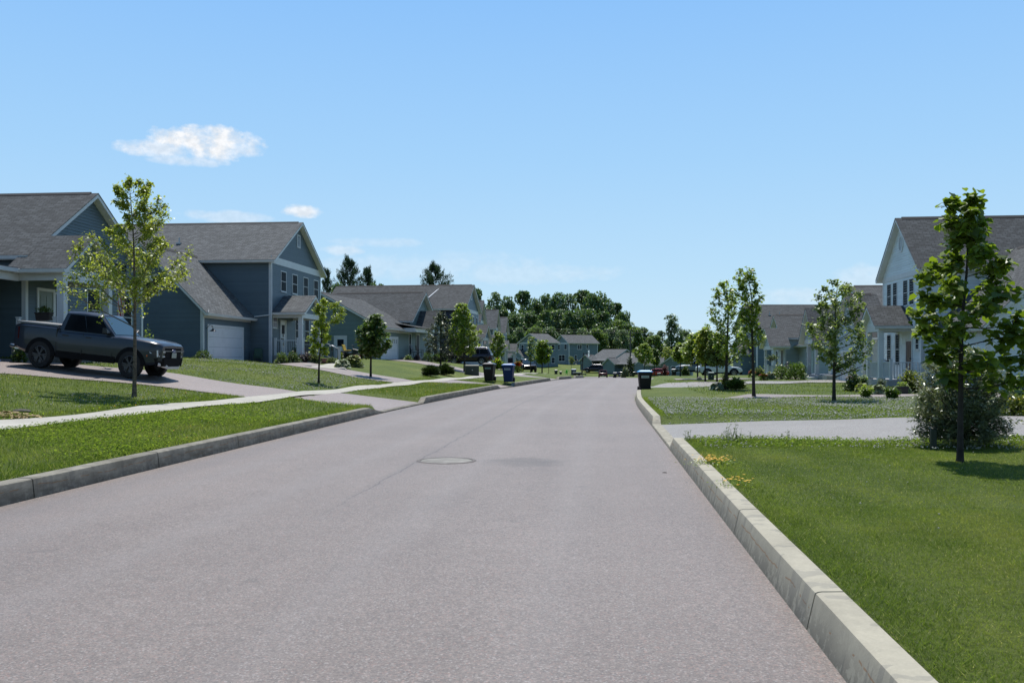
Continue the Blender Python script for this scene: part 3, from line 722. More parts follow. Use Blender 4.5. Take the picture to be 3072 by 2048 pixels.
    def roof(s, x0, x1, y0, y1, ze, zr, axis, oe=.32, orr=.32, gut='', ridge=True, orr2=None):
        orr2 = orr if orr2 is None else orr2
        rf = MB(); fa = MB()
        if axis == 'x': half = (y1 - y0) / 2; mid = (y0 + y1) / 2; a, b = x0 - orr2, x1 + orr
        else: half = (x1 - x0) / 2; mid = (x0 + x1) / 2; a, b = y0 - orr, y1 + orr2
        m = (zr - ze) / half; w = half + oe; zed = ze - m * oe
        for sg in (-1, 1):
            def Pt(q, z): return Vector((0, mid + sg * q, z)) if axis == 'x' else Vector((mid + sg * q, 0, z))
            A = Vector((a, 0, 0)) if axis == 'x' else Vector((0, a, 0)); B = Vector((b, 0, 0)) if axis == 'x' else Vector((0, b, 0))
            t = .17
            fa.extrude([Pt(0, zr), Pt(w, zed), Pt(w, zed + t), Pt(0, zr + t)], A, B)
            d = (B - A).normalized() * .022
            w2 = w + .03; z2 = ze - m * (w2 - half)
            rf.extrude([Pt(0, zr + t + .003), Pt(w2, z2 + t + .003), Pt(w2, z2 + t + .03), Pt(0, zr + t + .03)], A - d, B + d)
            key = ({-1: 'S', 1: 'N'} if axis == 'x' else {-1: 'W', 1: 'E'})[sg]
            if key in gut:
                g = [Pt(w + .002, zed + t - .16), Pt(w + .09, zed + t - .14), Pt(w + .125, zed + t - .02), Pt(w + .002, zed + t - .02)]
                gm = MB(); gm.extrude(g, A, B); s.mk(gm, 'gutter', WHITE)
        o = s.mk(rf, 'roof', s.shingle); s.mk(fa, 'fascia', WHITE, o)
        if ridge:
            rb = MB(); q = .13; zz = zr + .17 + .03
            if axis == 'x': rb.extrude([Vector((0, mid - q, zz - q * m + .02)), Vector((0, mid, zz + .055)), Vector((0, mid + q, zz - q * m + .02)), Vector((0, mid, zz - .03))], (a + .3, 0, 0), (b - .3, 0, 0))
            else: rb.extrude([Vector((mid - q, 0, zz - q * m + .02)), Vector((mid, 0, zz + .055)), Vector((mid + q, 0, zz - q * m + .02)), Vector((mid, 0, zz - .03))], (0, a + .3, 0), (0, b - .3, 0))
            s.mk(rb, 'ridge_vent', RIDGE, o)
        return o
    def win(s, side, c, q0, q1, z0, z1, fw=.055, rail=True, mull=0, depth=.035, pane=GLASS, frame=WHITE, grid=False):
        mb = MB()
        s.sbox(mb, side, c, q0, q0 + fw, z0, z1, 0, depth); s.sbox(mb, side, c, q1 - fw, q1, z0, z1, 0, depth)
        s.sbox(mb, side, c, q0 + fw, q1 - fw, z1 - fw, z1, 0, depth - .002); s.sbox(mb, side, c, q0 + fw, q1 - fw, z0, z0 + fw, 0, depth - .002)
        s.sbox(mb, side, c, q0 - .03, q1 + .03, z0 - .035, z0 - .001, 0, depth + .03)
        zm = (z0 + z1) / 2
        if rail: s.sbox(mb, side, c, q0 + fw, q1 - fw, zm - .016, zm + .016, 0, depth - .008)
        for k in range(mull):
            qm = q0 + (q1 - q0) * (k + 1) / (mull + 1); s.sbox(mb, side, c, qm - fw * .6, qm + fw * .6, z0 + fw, z1 - fw, 0, depth - .004)
        f = s.mk(mb, 'window', frame)
        p = MB(); s.sbox(p, side, c, q0 + fw * .8, q1 - fw * .8, z0 + fw * .8, z1 - fw * .8, .002, .022)
        s.mk(p, 'pane', pane, f); return f
    def door(s, side, c, q0, q1, z0, z1, m=DOORW, glass=True, side_light=False, hq=None):
        mb = MB(); fw = .11
        s.sbox(mb, side, c, q0 - fw, q0, z0, z1 + fw, 0, .05); s.sbox(mb, side, c, q1, q1 + fw, z0, z1 + fw, 0, .05); s.sbox(mb, side, c, q0, q1, z1, z1 + fw, 0, .048)
        s.mk(mb, 'door_frame', WHITE)
        d = MB(); s.sbox(d, side, c, q0, q1, z0, z1, 0, .026); w = q1 - q0
        for (a, b) in ((.14, .46), (.54, .86)):
            s.sbox(d, side, c, q0 + a * w, q0 + b * w, z0 + .2, z0 + .85, .026, .034)
            if not glass: s.sbox(d, side, c, q0 + a * w, q0 + b * w, z0 + 1.05, z1 - .18, .026, .034)
        do = s.mk(d, 'door', m)
        if glass:
            g = MB(); s.sbox(g, side, c, q0 + .2 * w, q1 - .2 * w, z1 - .75, z1 - .2, .026, .034); s.mk(g, 'pane', GLASS, do)
        h = MB(); hq = q0 + .1 * w if hq is None else hq; s.sbox(h, side, c, hq - .03, hq + .03, z0 + .98, z0 + 1.06, .03, .09); s.mk(h, 'door_handle', BLACKM, do)
        return do
    def garage(s, side, c, q0, q1, z0, z1, lites=False, m=DOORW):
        mb = MB(); fw = .14
        s.sbox(mb, side, c, q0 - fw, q0, z0, z1 + fw, 0, .06); s.sbox(mb, side, c, q1, q1 + fw, z0, z1 + fw, 0, .06); s.sbox(mb, side, c, q0, q1, z1, z1 + fw, 0, .058)
        s.mk(mb, 'garage_frame', WHITE)
        g = MB(); n = 4; h = (z1 - z0) / n
        for k in range(n):
            s.sbox(g, side, c, q0, q1, z0 + k * h + .006, z0 + (k + 1) * h - .006, 0, .024)
            m_ = 8 if q1 - q0 > 3.5 else 4; w = (q1 - q0) / m_
            for j in range(m_):
                if lites and k == n - 1: continue
                s.sbox(g, side, c, q0 + j * w + .07, q0 + (j + 1) * w - .07, z0 + k * h + .09, z0 + (k + 1) * h - .09, .024, .031)
        go = s.mk(g, 'garage_door', m)
        if lites:
            m_ = 8 if q1 - q0 > 3.5 else 4; w = (q1 - q0) / m_
            for j in range(m_):
                p = MB(); s.sbox(p, side, c, q0 + j * w + .1, q0 + (j + 1) * w - .1, z1 - h + .08, z1 - .06, .020, .0245); p.cur = 1
                for u in (0, 1):
                    for v in (0, 1): s.sbox(p, side, c, q0 + j * w + .12 + u * (w / 2 - .08), q0 + j * w + .12 + u * (w / 2 - .08) + w / 2 - .16, z1 - h + .1 + v * (h / 2 - .08), z1 - h + .1 + v * (h / 2 - .08) + h / 2 - .12, .024, .03)
                s.mk(p, 'pane', [DOORW, GLASS], go)
        return go
    def post(s, x, y, z0, z1, w=.2, m=WHITE):
        mb = MB(); mb.box(x - w / 2, y - w / 2, z0, x + w / 2, y + w / 2, z1)
        mb.box(x - w / 2 - .03, y - w / 2 - .03, z0, x + w / 2 + .03, y + w / 2 + .03, z0 + .14)
        mb.box(x - w / 2 - .025, y - w / 2 - .025, z1 - .40, x + w / 2 + .025, y + w / 2 + .025, z1 - .36)
        return s.mk(mb, 'porch_post', m)
    def railing(s, a, b, z0, h=.95, m=WHITE, bal=BLACKM, endposts=True, sp=.12, bw=.022):
        mb = MB(); a = Vector((a[0], a[1], z0)); b = Vector((b[0], b[1], z0 if len(b) < 3 else b[2])); L = (b - a).length
        up = Vector((0, 0, 1)); mb.bar(a + up * h, b + up * h, .07, .05); mb.bar(a + up * .1, b + up * .1, .05, .05)
        if not endposts:
            mb.bar(a + up * .08, a + up * h, .05); mb.bar(b + up * .08, b + up * h, .05)
        if endposts:
            for p in (a, b):
                mb.box(p.x - .06, p.y - .06, p.z - .05, p.x + .06, p.y + .06, p.z + h + .12); mb.box(p.x - .08, p.y - .08, p.z + h + .12, p.x + .08, p.y + .08, p.z + h + .16)
        o = s.mk(mb, 'railing', m)
        k = MB()
        for i in range(1, int(L / sp)):
            p = a + (b - a) * (i * sp / L); k.bar(p + up * .1, p + up * h, bw)
        s.mk(k, 'baluster', bal, o); return o
    def porch_roof(s, side, wall, front, y0, y1, ze, zr, beam=.3, oe=.3, orr=.3, gut='S', gablem=None):
        """gabled porch roof projecting from a wall plane along x; front = outer wall plane of its gable"""
        x0, x1 = min(wall, front), max(wall, front)
        E_ = front > wall
        s.roof(x0, x1, y0, y1, ze, zr, 'x', oe, orr if E_ else 0.0, gut, False, 0.0 if E_ else orr)
        mb = MB(); ym = (y0 + y1) / 2
        s.lap(mb, 'E' if E_ else 'W', front, [(y0, ze), (y1, ze), (ym, zr)])
        s.mk(mb, 'porch_gable', gablem or s.siding)
        b = MB(); t = .14
        s.sbox(b, 'E' if E_ else 'W', front, y0 - .02, y1 + .02, ze - beam, ze, -t, .02)
        b.box(x0, y0 - .02, ze - beam + .004, x1 - (t if E_ else 0) , y0 + t, ze - .004) if E_ else b.box(x0 + t, y0 - .02, ze - beam + .004, x1, y0 + t, ze - .004)
        b.box(x0, y1 - t, ze - beam + .004, x1 - (t if E_ else 0), y1 + .02, ze - .004) if E_ else b.box(x0 + t, y1 - t, ze - beam + .004, x1, y1 + .02, ze - .004)
        b.box(x0 + .1, y0 + t + .002, ze - .05, x1 - .15, y1 - t - .002, ze - .02)
        s.mk(b, 'porch_beam', WHITE)
    def slab(s, x0, y0, z0, x1, y1, z1, name='porch_floor', m=WHITE):
        return s.mk(MB().box(x0, y0, z0, x1, y1, z1), name, m)
    def vent(s, side, c, q0, q1, z0, z1):
        mb = MB(); fw = .07
        s.sbox(mb, side, c, q0, q0 + fw, z0, z1, 0, .05); s.sbox(mb, side, c, q1 - fw, q1, z0, z1, 0, .05)
        s.sbox(mb, side, c, q0 + fw, q1 - fw, z1 - fw, z1, 0, .048); s.sbox(mb, side, c, q0 + fw, q1 - fw, z0, z0 + fw, 0, .048)
        n = int((z1 - z0 - 2 * fw) / .055); P = s.fr(side, c)
        for k in range(n):
            z = z0 + fw + k * .055; mb.quad(P(q0 + fw, z, .04), P(q1 - fw, z, .04), P(q1 - fw, z + .05, .012), P(q0 + fw, z + .05, .012))
        return s.mk(mb, 'gable_vent', WHITE)
    def spout(s, pts):
        mb = MB()
        for a, b in zip(pts[:-1], pts[1:]): mb.bar(a, b, .075, .06)
        return s.mk(mb, 'downspout', WHITE)
    def roofvent(s, x, y, z, white=True):
        mb = MB(); mb.cyl((x, y, z - .25), (x, y, z + .35), .05, 8); mb.box(x - .16, y - .16, z - .06, x + .16, y + .16, z + .03)
        return s.mk(mb, 'roof_vent', STEEL)
    def finish(s):
        if s.fascia.v: s.mk(s.fascia, 'fascia', WHITE)
        if s.gut.v: s.mk(s.gut, 'gutter', WHITE)

# ---- house A: gabled house behind the pickup
H = House('dark slate house behind the pickup, small gabled porch over its front door', -21.2, 37, 1.6)
H.block(-36, -21.2, 32.5, 41.3, 1.3, 5.45, 8.32, 'x', .32, .34, 'SE NE', 'ES', 'S')
t = MB(); H.sbox(t, 'E', -21.2, 36, 41.3, 4.62, 4.95, 0, .036); H.mk(t, 'frieze_board', WHITE)
# near wing under a low roof, its wall set back in deep shade
mb = MB(); H.lap(mb, 'E', -22.6, [(24.5, 1.0), (32.5, 1.0), (32.5, 4.5), (24.5, 4.5)]); H.lap(mb, 'S', 24.5, [(-36, 1.), (-22.6, 1.), (-22.6, 4.5), (-36, 4.5)]); H.mk(mb, 'wall', SLATE)
rf = MB(); rf.hexa([(-36, 24.2, 5.57), (-20.75, 24.2, 4.85), (-20.75, 32.48, 4.85), (-36, 32.48, 5.57)], [(-36, 24.2, 5.60), (-20.75, 24.2, 4.88), (-20.75, 32.48, 4.88), (-36, 32.48, 5.60)]); H.mk(rf, 'roof', SHING)
H.fascia.hexa([(-36, 24.25, 5.40), (-20.8, 24.25, 4.68), (-20.8, 31.3, 4.68), (-36, 31.3, 5.40)], [(-36, 24.25, 5.565), (-20.8, 24.25, 4.845), (-20.8, 31.3, 4.845), (-36, 31.3, 5.565)])
H.gut.box(-20.795, 24.2, 4.70, -20.67, 31.42, 4.84)
H.mk(MB().box(-21.05, 24.3, 4.42, -20.9, 31.66, 4.675), 'porch_beam', WHITE)
# porch
H.porch_roof('E', -21.2, -19.25, 31.7, 35.1, 4.88, 6.08, .44, .3, .3, 'S')
mb = MB(); H.lap(mb, 'S', 31.74, [(-21.2, 4.72), (-19.3, 4.72), (-19.3, 4.8), (-21.2, 4.8)])
H.post(-19.35, 31.82, 2.05, 4.44, .26); H.post(-19.35, 34.9, 2.05, 4.44, .26)
H.slab(-21.15, 31.6, 1.2, -19.15, 35.2, 2.05, m=STONE)
H.railing((-20.95, 31.72), (-19.55, 31.72), 2.05, .92, WHITE, WHITE)
H.door('E', -21.2, 33.28, 34.2, 2.06, 4.2, plain('sage door paint', (.17, .20, .16), .45), False, hq=34.1)
H.win('E', -21.2, 34.32, 34.62, 2.1, 4.2, .06, False)
H.win('E', -21.2, 36.6, 37.62, 2.75, 4.55); H.win('E', -21.2, 39.3, 40.3, 2.55, 4.4)
H.win('E', -21.2, 38.8, 39.85, 5.45, 5.85, .05, False, 1, frame=SLATE)
H.finish()
# ---- house B: two-storey slate house with the white garage door
H = House('two storey slate blue house with a steep garage wing and white garage door', -20, 56, 1.35, shingle=SHING2)
H.block(-33, -19.9, 54.65, 64.6, 1.2, 7.62, 10.42, 'x', .35, .36, 'SE NE', 'ES', 'SN', band=('E', 7.45, 7.88))
H.block(-28.0, -21.2, 47.9, 54.65, 1.0, 4.25, 7.68, 'y', .34, .34, 'SE SW', 'ES', 'E', frieze='E')
H.garage('E', -21.2, 48.55, 53.35, 1.2, 3.36)
for a, b, z0, z1 in ((56.33, 57.35, 5.84, 7.14), (58.5, 59.53, 5.84, 7.14), (60.75, 61.78, 5.84, 7.14), (63.0, 64.03, 5.84, 7.14)): H.win('E', -19.9, a, b, z0, z1)
H.vent('E', -19.9, 59.42, 60.08, 8.95, 9.8)
H.porch_roof('E', -19.9, -18.1, 55.0, 58.8, 4.42, 5.4, .3, .28, .3, 'S')
H.post(-18.2, 55.12, 1.85, 4.12, .24); H.post(-18.2, 58.68, 1.85, 4.12, .24)
H.slab(-19.85, 54.9, 1.1, -18.05, 58.9, 1.85, m=plain('porch boards', (.28, .27, .26), .7))
H.railing((-19.75, 55.0), (-18.35, 55.0), 1.85, .9); H.railing((-18.12, 55.3), (-18.12, 56.9), 1.85, .9)
H.railing((-18.0, 58.95), (-16.9, 58.95, 1.35), 1.85, .9)
H.win('E', -19.9, 54.9, 55.7, 3.5, 4.25, .07, True, pane=plain('purple curtain', (.07, .045, .09), .3))
H.door('E', -19.9, 56.3, 57.2, 1.86, 3.95, hq=56.4)
lt = MB()
for k in range(3): H.sbox(lt, 'E', -19.9, 56.62, 56.86, 2.45 + k * .27, 2.65 + k * .27, .028, .036)
H.mk(lt, 'door_letter', BLACKM)
for a, b in ((59.1, 59.85), (61.0, 62.0), (62.9, 63.7)): H.win('E', -19.9, a, b, 2.6, 4.4)
H.slab(-18.05, 57.2, 1.1, -17.5, 58.8, 1.66, 'step', TERRA); H.slab(-17.5, 57.2, 1.0, -16.95, 58.8, 1.46, 'step', TERRA)
H.win('S', 47.9, -26.1, -23.6, 5.05, 6.15, .08, False, 1)
H.spout([(-20.82, 47.75, 4.2), (-21.15, 47.8, 3.85), (-21.15, 47.8, 1.1)])
H.spout([(-19.82, 54.4, 7.25), (-19.84, 54.55, 6.95), (-19.84, 54.55, 1.1)])
H.spout([(-19.86, 54.58, 4.3), (-20.9, 54.55, 4.18)])
lm = MB(); lm.tube([(-21.18, 48.28, 3.25), (-20.98, 48.28, 3.45), (-20.82, 48.28, 3.38), (-20.8, 48.28, 3.25)], .016, 6); lm.lathe([(.03, .0), (.06, -.05), (.17, -.13), (.175, -.15), (.02, -.12)], 12, (-20.8, 48.28, 3.26)); H.mk(lm, 'wall_lamp', BLACKM)
kp = MB(); H.sbox(kp, 'E', -21.2, 53.53, 53.63, 2.2, 2.42, .06, .09); H.mk(kp, 'keypad', plain('grey keypad', (.12, .12, .12), .5))
H.roofvent(-26.6, 56.6, 8.95)
H.finish()
# ---- house C: low house, street turns here
H = House('low grey teal house with a small white garage door and recessed porch, beyond the mower', -17.7, 72.65, 1.3, -7, False, TEAL)
H.block(-14, .0, 7.9, 14.9, 0, 3.75, 6.25, 'x', .35, .4, 'NE', 'ES', 'S')
H.block(-9.5, .0, 0, 7.9, 0, 2.95, 5.5, 'y', .5, .34, 'SE', 'ES', 'E', frieze='E')
H.garage('E', 0, .7, 4.6, .05, 2.05, True)
H.porch_roof('E', 0, 1.5, 9.3, 12.5, 2.95, 4.5, .25, .25, .25, 'S')
H.post(1.35, 9.45, .5, 2.7, .24); H.post(1.35, 12.3, .5, 2.7, .24); H.slab(0.02, 5.6, .05, 1.5, 12.6, .5, m=plain('porch boards', (.28, .27, .26), .7))
H.mk(MB().box(0.02, 5.0, 2.62, 1.5, 9.2, 2.95), 'porch_beam', WHITE)
rf = MB(); rf.hexa([(-.3, 4.9, 3.35), (1.75, 4.9, 2.97), (1.75, 9.1, 2.97), (-.3, 9.1, 3.35)], [(-.3, 4.9, 3.39), (1.75, 4.9, 3.01), (1.75, 9.1, 3.01), (-.3, 9.1, 3.39)]); H.mk(rf, 'roof', SHING)
H.win('E', 0, 7.6, 8.3, .6, 2.6, .08); H.door('E', 0, 9.6, 10.5, .5, 2.5, plain('dark door', (.02, .02, .022), .5), False)
H.win('E', 0, 13.0, 14.2, 1.1, 2.6)
H.door('S', 0, -3.6, -2.7, .1, 2.1, DOORW, True)
H.spout([(.35, -.2, 2.7), (.06, -.06, 2.4), (.06, -.06, .2), (.5, -.2, .05)])
H.finish()
# ---- house D: two-storey, dark side wall
H = House('two storey house with navy blue side wall and grey gable behind the teal house', -14.4, 96, 1.2, -3, False, BLUEGREY)
H.block(-15, 0, .55, 9.2, -.2, 5.75, 8.35, 'x', .35, .38, 'SE NE', 'ES', 'S', band=('E', 5.45, 5.8))
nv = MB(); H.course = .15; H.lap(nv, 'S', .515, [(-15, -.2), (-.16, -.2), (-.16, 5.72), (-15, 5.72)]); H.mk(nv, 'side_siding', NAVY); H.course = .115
H.vent('E', 0, 4.5, 5.3, 6.9, 7.8)
for a in (1.2, 3.3, 5.5, 7.6): H.win('E', 0, a, a + .9, 3.6, 5.1)
H.porch_roof('E', 0, 2.0, 1.0, 4.8, 2.7, 3.9, .3, .3, .3, 'S'); H.post(1.85, 1.2, .4, 2.4, .24); H.post(1.85, 4.6, .4, 2.4, .24); H.slab(.02, .9, -.2, 2.0, 4.9, .4); H.door('E', 0, 2.2, 3.1, .42, 2.45); H.win('E', 0, 3.6, 4.4, .9, 2.4)
H.win('E', 0, 5.4, 6.4, .8, 2.4); H.win('E', 0, 7.2, 8.2, .8, 2.4)
for x, y in ((-9.0, 2.3), (-8.2, 2.3)): H.roofvent(x, y, 7.05)
wp = MB(); wp.bar((-3.2, 5.0, 8.55), (-4.4, 1.5, 6.6), .12, .06); H.mk(wp, 'rake_board', WHITE)
H.finish()
# ---- E, F, G: the row of gables further down
def gable_house(label, x, y0, y1, z0, ze, zr, siding, gar=True, depth=13, win=True):
    H = House(label, x, (y0 + y1) / 2, z0, siding=siding, shingle=SHING2)
    H.block(x - depth, x, y0, y1, z0 - .5, ze, zr, 'x', .35, .4, 'SE NE', 'E', 'S', band=('E', ze - .25, ze + .1))
    n = 3; w = (y1 - y0) / n
    for k in range(n):
        H.win('E', x, y0 + w * (k + .5) - .45, y0 + w * (k + .5) + .45, ze - 1.95, ze - .55); H.win('E', x, y0 + w * (k + .5) - .5, y0 + w * (k + .5) + .5, z0 + .8, z0 + 2.3)
    if gar:
        H.block(x - 6, x - .3, y0 - 6.5, y0, z0 - .5, z0 + 2.7, z0 + 4.6, 'y', .35, .3, 'SE', 'ES', 'E'); H.garage('E', x - .3, y0 - 5.6, y0 - 1.2, z0, z0 + 2.1)
    H.porch_roof('E', x, x + 1.6, y0 + .6, y0 + 3.4, z0 + 2.75, z0 + 3.7, .25, .25, .25, 'S'); H.post(x + 1.45, y0 + .8, z0 + .3, z0 + 2.5, .22); H.post(x + 1.45, y0 + 3.2, z0 + .3, z0 + 2.5, .22)
    H.slab(x + .02, y0 + .5, z0 - .3, x + 1.6, y0 + 3.5, z0 + .3)
    H.finish(); return H
gable_house('blue grey gable house just past the navy sided house', -14.2, 106.9, 112, .6, 6.15, 8.4, BLUEGREY, False)
gable_house('house with steep plain gable roof and a low garage in front of it', -14.2, 122.9, 128., .25, 5.85, 8.15, FAR_TEAL)
gable_house('last and lowest gable house of the left hand row', -14.0, 133.2, 138.2, 0, 5.5, 7.6, FAR_BLUE)

# ---- R1: big pale house on the right
H = House('two storey pale blue house with white railed porch behind the big leafy tree', 15.3, 49, .25, siding=PALE)
H.block(15.3, 29, 46.1, 52.2, .2, 6.02, 8.62, 'x', .32, .3, 'SW NW', 'SW', 'SN', band=('W', 5.72, 5.98))
for a, b in ((51.4, 50.84), (50.4, 49.86), (48.75, 48.2), (47.8, 47.27)): H.win('W', 15.3, b - .08, a + .08, 4.28, 5.60, .04)
for a, b in ((51.41, 50.87), (49.99, 49.47)): H.win('W', 15.3, b - .08, a + .08, 1.3, 2.92, .04)
H.door('W', 15.3, 47.5, 48.32, .62, 2.5, plain('red brown door', (.085, .025, .018), .4), False, hq=47.6); H.win('W', 15.3, 46.45, 46.98, 2.05, 2.65, .06)
oc = MB(); P = H.fr('W', 15.3); cy, cz = 49.15, 7.5
ring = [(cy + .36 * math.cos(PI / 8 + k * PI / 4), cz + .46 * math.sin(PI / 8 + k * PI / 4)) for k in range(8)]; ring2 = [(cy + .28 * math.cos(PI / 8 + k * PI / 4), cz + .37 * math.sin(PI / 8 + k * PI / 4)) for k in range(8)]
for k in range(8):
    a, b, c, d = ring[k], ring[(k + 1) % 8], ring2[(k + 1) % 8], ring2[k]
    oc.hexa([P(*a, 0), P(*b, 0), P(*c, 0), P(*d, 0)], [P(*a, .05), P(*b, .05), P(*c, .05), P(*d, .05)])
for k in range(9):
    z = cz - .33 + k * .075; w = .27 * min(1, (1 - abs(z + .03 - cz) / .40) * 1.7)
    oc.quad(P(cy - w, z, .04), P(cy + w, z, .04), P(cy + w, z + .06, .01), P(cy - w, z + .06, .01))
H.mk(oc, 'gable_vent', WHITE)
H.porch_roof('W', 15.3, 13.75, 47.6, 49.85, 3.28, 4.12, .3, .25, .3, 'S')
H.post(13.86, 47.72, .55, 2.98, .24); H.post(13.86, 49.72, .55, 2.98, .24)
H.slab(13.75, 46.3, .1, 15.28, 51.9, .58, m=plain('grey porch boards', (.33, .33, .34), .6))
H.railing((13.86, 47.85), (13.86, 49.6), .6, .85, WHITE, WHITE, False, .13, .04); H.railing((13.95, 46.4), (13.95, 47.55), .6, .85, WHITE, WHITE, True, .13, .04); H.railing((14.1, 46.36), (15.2, 46.36), .6, .85, WHITE, WHITE, False, .13, .04)
H.block(15.95, 23.5, 40.2, 46.1, .1, 3.05, 6.7, 'y', .3, .3, 'SW', 'SW', 'W')
H.win('S', 40.2, 17.25, 18.3, 1.2, 2.4)
H.spout([(15.12, 45.95, 5.7), (15.25, 46.02, 5.4), (15.25, 46.02, .4)])
H.finish()
# ---- R2: one-storey house behind the maple
H = House('single storey sage house with wooden front steps and open deck behind the maple', 15.6, 60, .2, siding=PALE2)
H.block(15.9, 28, 53.6, 66.8, .1, 3.2, 6.0, 'x', .35, .35, 'NW', 'SW', 'S')
H.block(14.6, 15.88, 53.6, 59.6, .1, 2.9, 5.25, 'x', .3, .3, 'NW SW', 'WS', 'S')
H.garage('W', 14.6, 55.5, 58.1, .15, 1.98)
H.porch_roof('W', 15.9, 14.2, 62.9, 66.7, 2.95, 4.9, .3, .3, .35, 'S')
H.post(14.33, 63.5, .55, 2.65, .24); H.post(14.33, 65.9, .55, 2.65, .24); H.slab(14.2, 60.2, .28, 15.86, 66.7, .58, m=plain('grey porch boards', (.33, .33, .34), .6))
H.slab(13.75, 62.6, .0, 14.18, 65.6, .42, 'step', WHITE); H.slab(13.3, 62.6, .0, 13.74, 65.6, .22, 'step', WHITE)
H.win('W', 15.9, 62.1, 62.9, 1.0, 2.45); H.door('W', 15.9, 64.2, 65.1, .6, 2.5, plain('dark door', (.02, .02, .022), .5), False)
H.finish()
# ---- R3, R4
H = House('two storey dark teal house beyond the parked white car', 17.8, 108.2, -.3, 6, False, DARKTEAL)
H.block(0, 14, .35, 10, -.3, 5.4, 8.2, 'x', .35, .38, 'SW NW', 'SW', 'S', band=('W', 5.1, 5.4), wallm=None)
for a in (1.2, 3.6, 6.0, 8.2): H.win('W', 0, a, a + .9, 3.4, 4.9); H.win('W', 0, a, a + .9, .7, 2.2)
H.roofvent(2.2, 2.9, 7.1); H.roofvent(3.4, 2.9, 7.1)
H.block(-1.4, 0, 2, 5.5, 0, 2.6, 3.8, 'x', .3, .3, '', 'W', 'S'); H.finish()
H = House('grey house with a steep shingled gable and shaded corner porch beyond the garden shrubs', 15.0, 84, .1, siding=PALE2)
H.block(16.3, 26, 84.6, 91, .0, 3.55, 5.5, 'x', .35, .4, 'SW', 'SW', 'S')
H.porch_roof('W', 16.3, 14.9, 82.4, 87.2, 2.75, 4.2, .3, .3, .35, 'S')
H.post(15.05, 82.6, .4, 2.45, .22); H.post(15.05, 87., .4, 2.45, .22); H.slab(14.9, 82.3, 0, 16.28, 87.3, .4)
H.block(17.5, 26, 78.8, 84.55, .0, 2.75, 4.1, 'y', .35, .3, '', 'SW', 'W')
H.door('W', 16.3, 85.2, 86.1, .42, 2.4, plain('dark door', (.02, .02, .022), .5), False); H.win('W', 16.3, 87.8, 88.8, 1., 2.4); H.win('W', 17.5, 80.2, 81.4, 1., 2.3)
H.railing((14.2, 81.0), (14.95, 82.3), .2, .8, WHITE, WHITE); H.finish()

# ---- far houses across the end of the street
def far_house(label, px, D, rot, w, d, ze, zr, axis, siding, extra=None, z=None, shing=SHING2):
    """corner nearest the camera stands under photo column px; local x along the camera-facing long side"""
    r = ray(px, HY_); x, y = r[0] * D, r[1] * D; z = gz(x, y) if z is None else z
    H = House(label, x, y, z, rot, False, siding, shing, 0)
    if extra: extra(H)
    H.finish(); return H
def ex1(H):
    H.block(-8.2, 0, 0, 5.6, -.6, 6.0, 8.1, 'y', .4, .4, 'SE SW', '', 'E', band=('S', 5.8, 6.05))
    for q in (-7.4, -5.0, -2.6): H.win('S', 0, q, q + 1.0, 4.1, 5.5, .09)
    for q in (.9, 3.2): H.win('E', 0, q, q + 1.2, 4.2, 5.5, .09); H.win('E', 0, q, q + 1.2, .9, 2.4, .09)
    H.block(-14.6, -8.25, 1.2, 5.4, -.6, 2.55, 4.6, 'x', .4, .3, 'SW', '', 'S'); H.garage('S', 1.2, -14.1, -11.8, 0, 2.0); H.garage('S', 1.2, -11.2, -8.9, 0, 2.0)
    H.block(-8.6, -4.8, -2.0, 0, -.6, 2.6, 4.1, 'y', .4, .3, '', '', ''); H.door('S', -2.0, -7.2, -6.0, .1, 2.1, DARKTEAL, False)
    H.post(-8.7, -2.25, 0, 2.5, .24); H.post(-4.7, -2.25, 0, 2.5, .24)
far_house('two storey blue house with front gable and attached garages, far left across the street end', 1626, 226, -42, 0, 0, 0, 0, '', FAR_BLUE, ex1)
def ex2(H):
    H.block(-7.0, 0, 0, 8.8, -.6, 5.6, 7.6, 'y', .4, .4, 'SE SW NE', '', 'E', band=('S', 5.4, 5.65))
    for q in (-5.9, -2.4): H.win('S', 0, q, q + 1.4, 3.9, 5.3, .1)
    H.win('S', 0, -5.2, -2.0, .8, 2.6, .12, True, 1)
    H.win('E', 0, 2.6, 3.9, 3.9, 5.2, .1, False, 1); H.win('E', 0, 5.2, 5.9, 4.1, 5.2, .09); H.win('E', 0, 1.7, 2.4, .8, 2.5, .09); H.win('E', 0, 4.6, 5.3, .8, 2.5, .09); H.win('E', 0, 6.6, 7.2, .8, 2.3, .09)
    H.block(-10.4, -7.05, 1.2, 4.6, -.6, 2.6, 4.0, 'y', .3, .3, '', '', ''); H.door('S', 1.2, -9.6, -8.2, .1, 2.1, DARKTEAL, False); H.post(-10.5, .9, 0, 2.5, .24); H.post(-7.2, .9, 0, 2.5, .24)
far_house('two storey blue house standing behind the basketball hoops', 1707, 240, -57, 0, 0, 0, 0, '', FAR_BLUE, ex2)
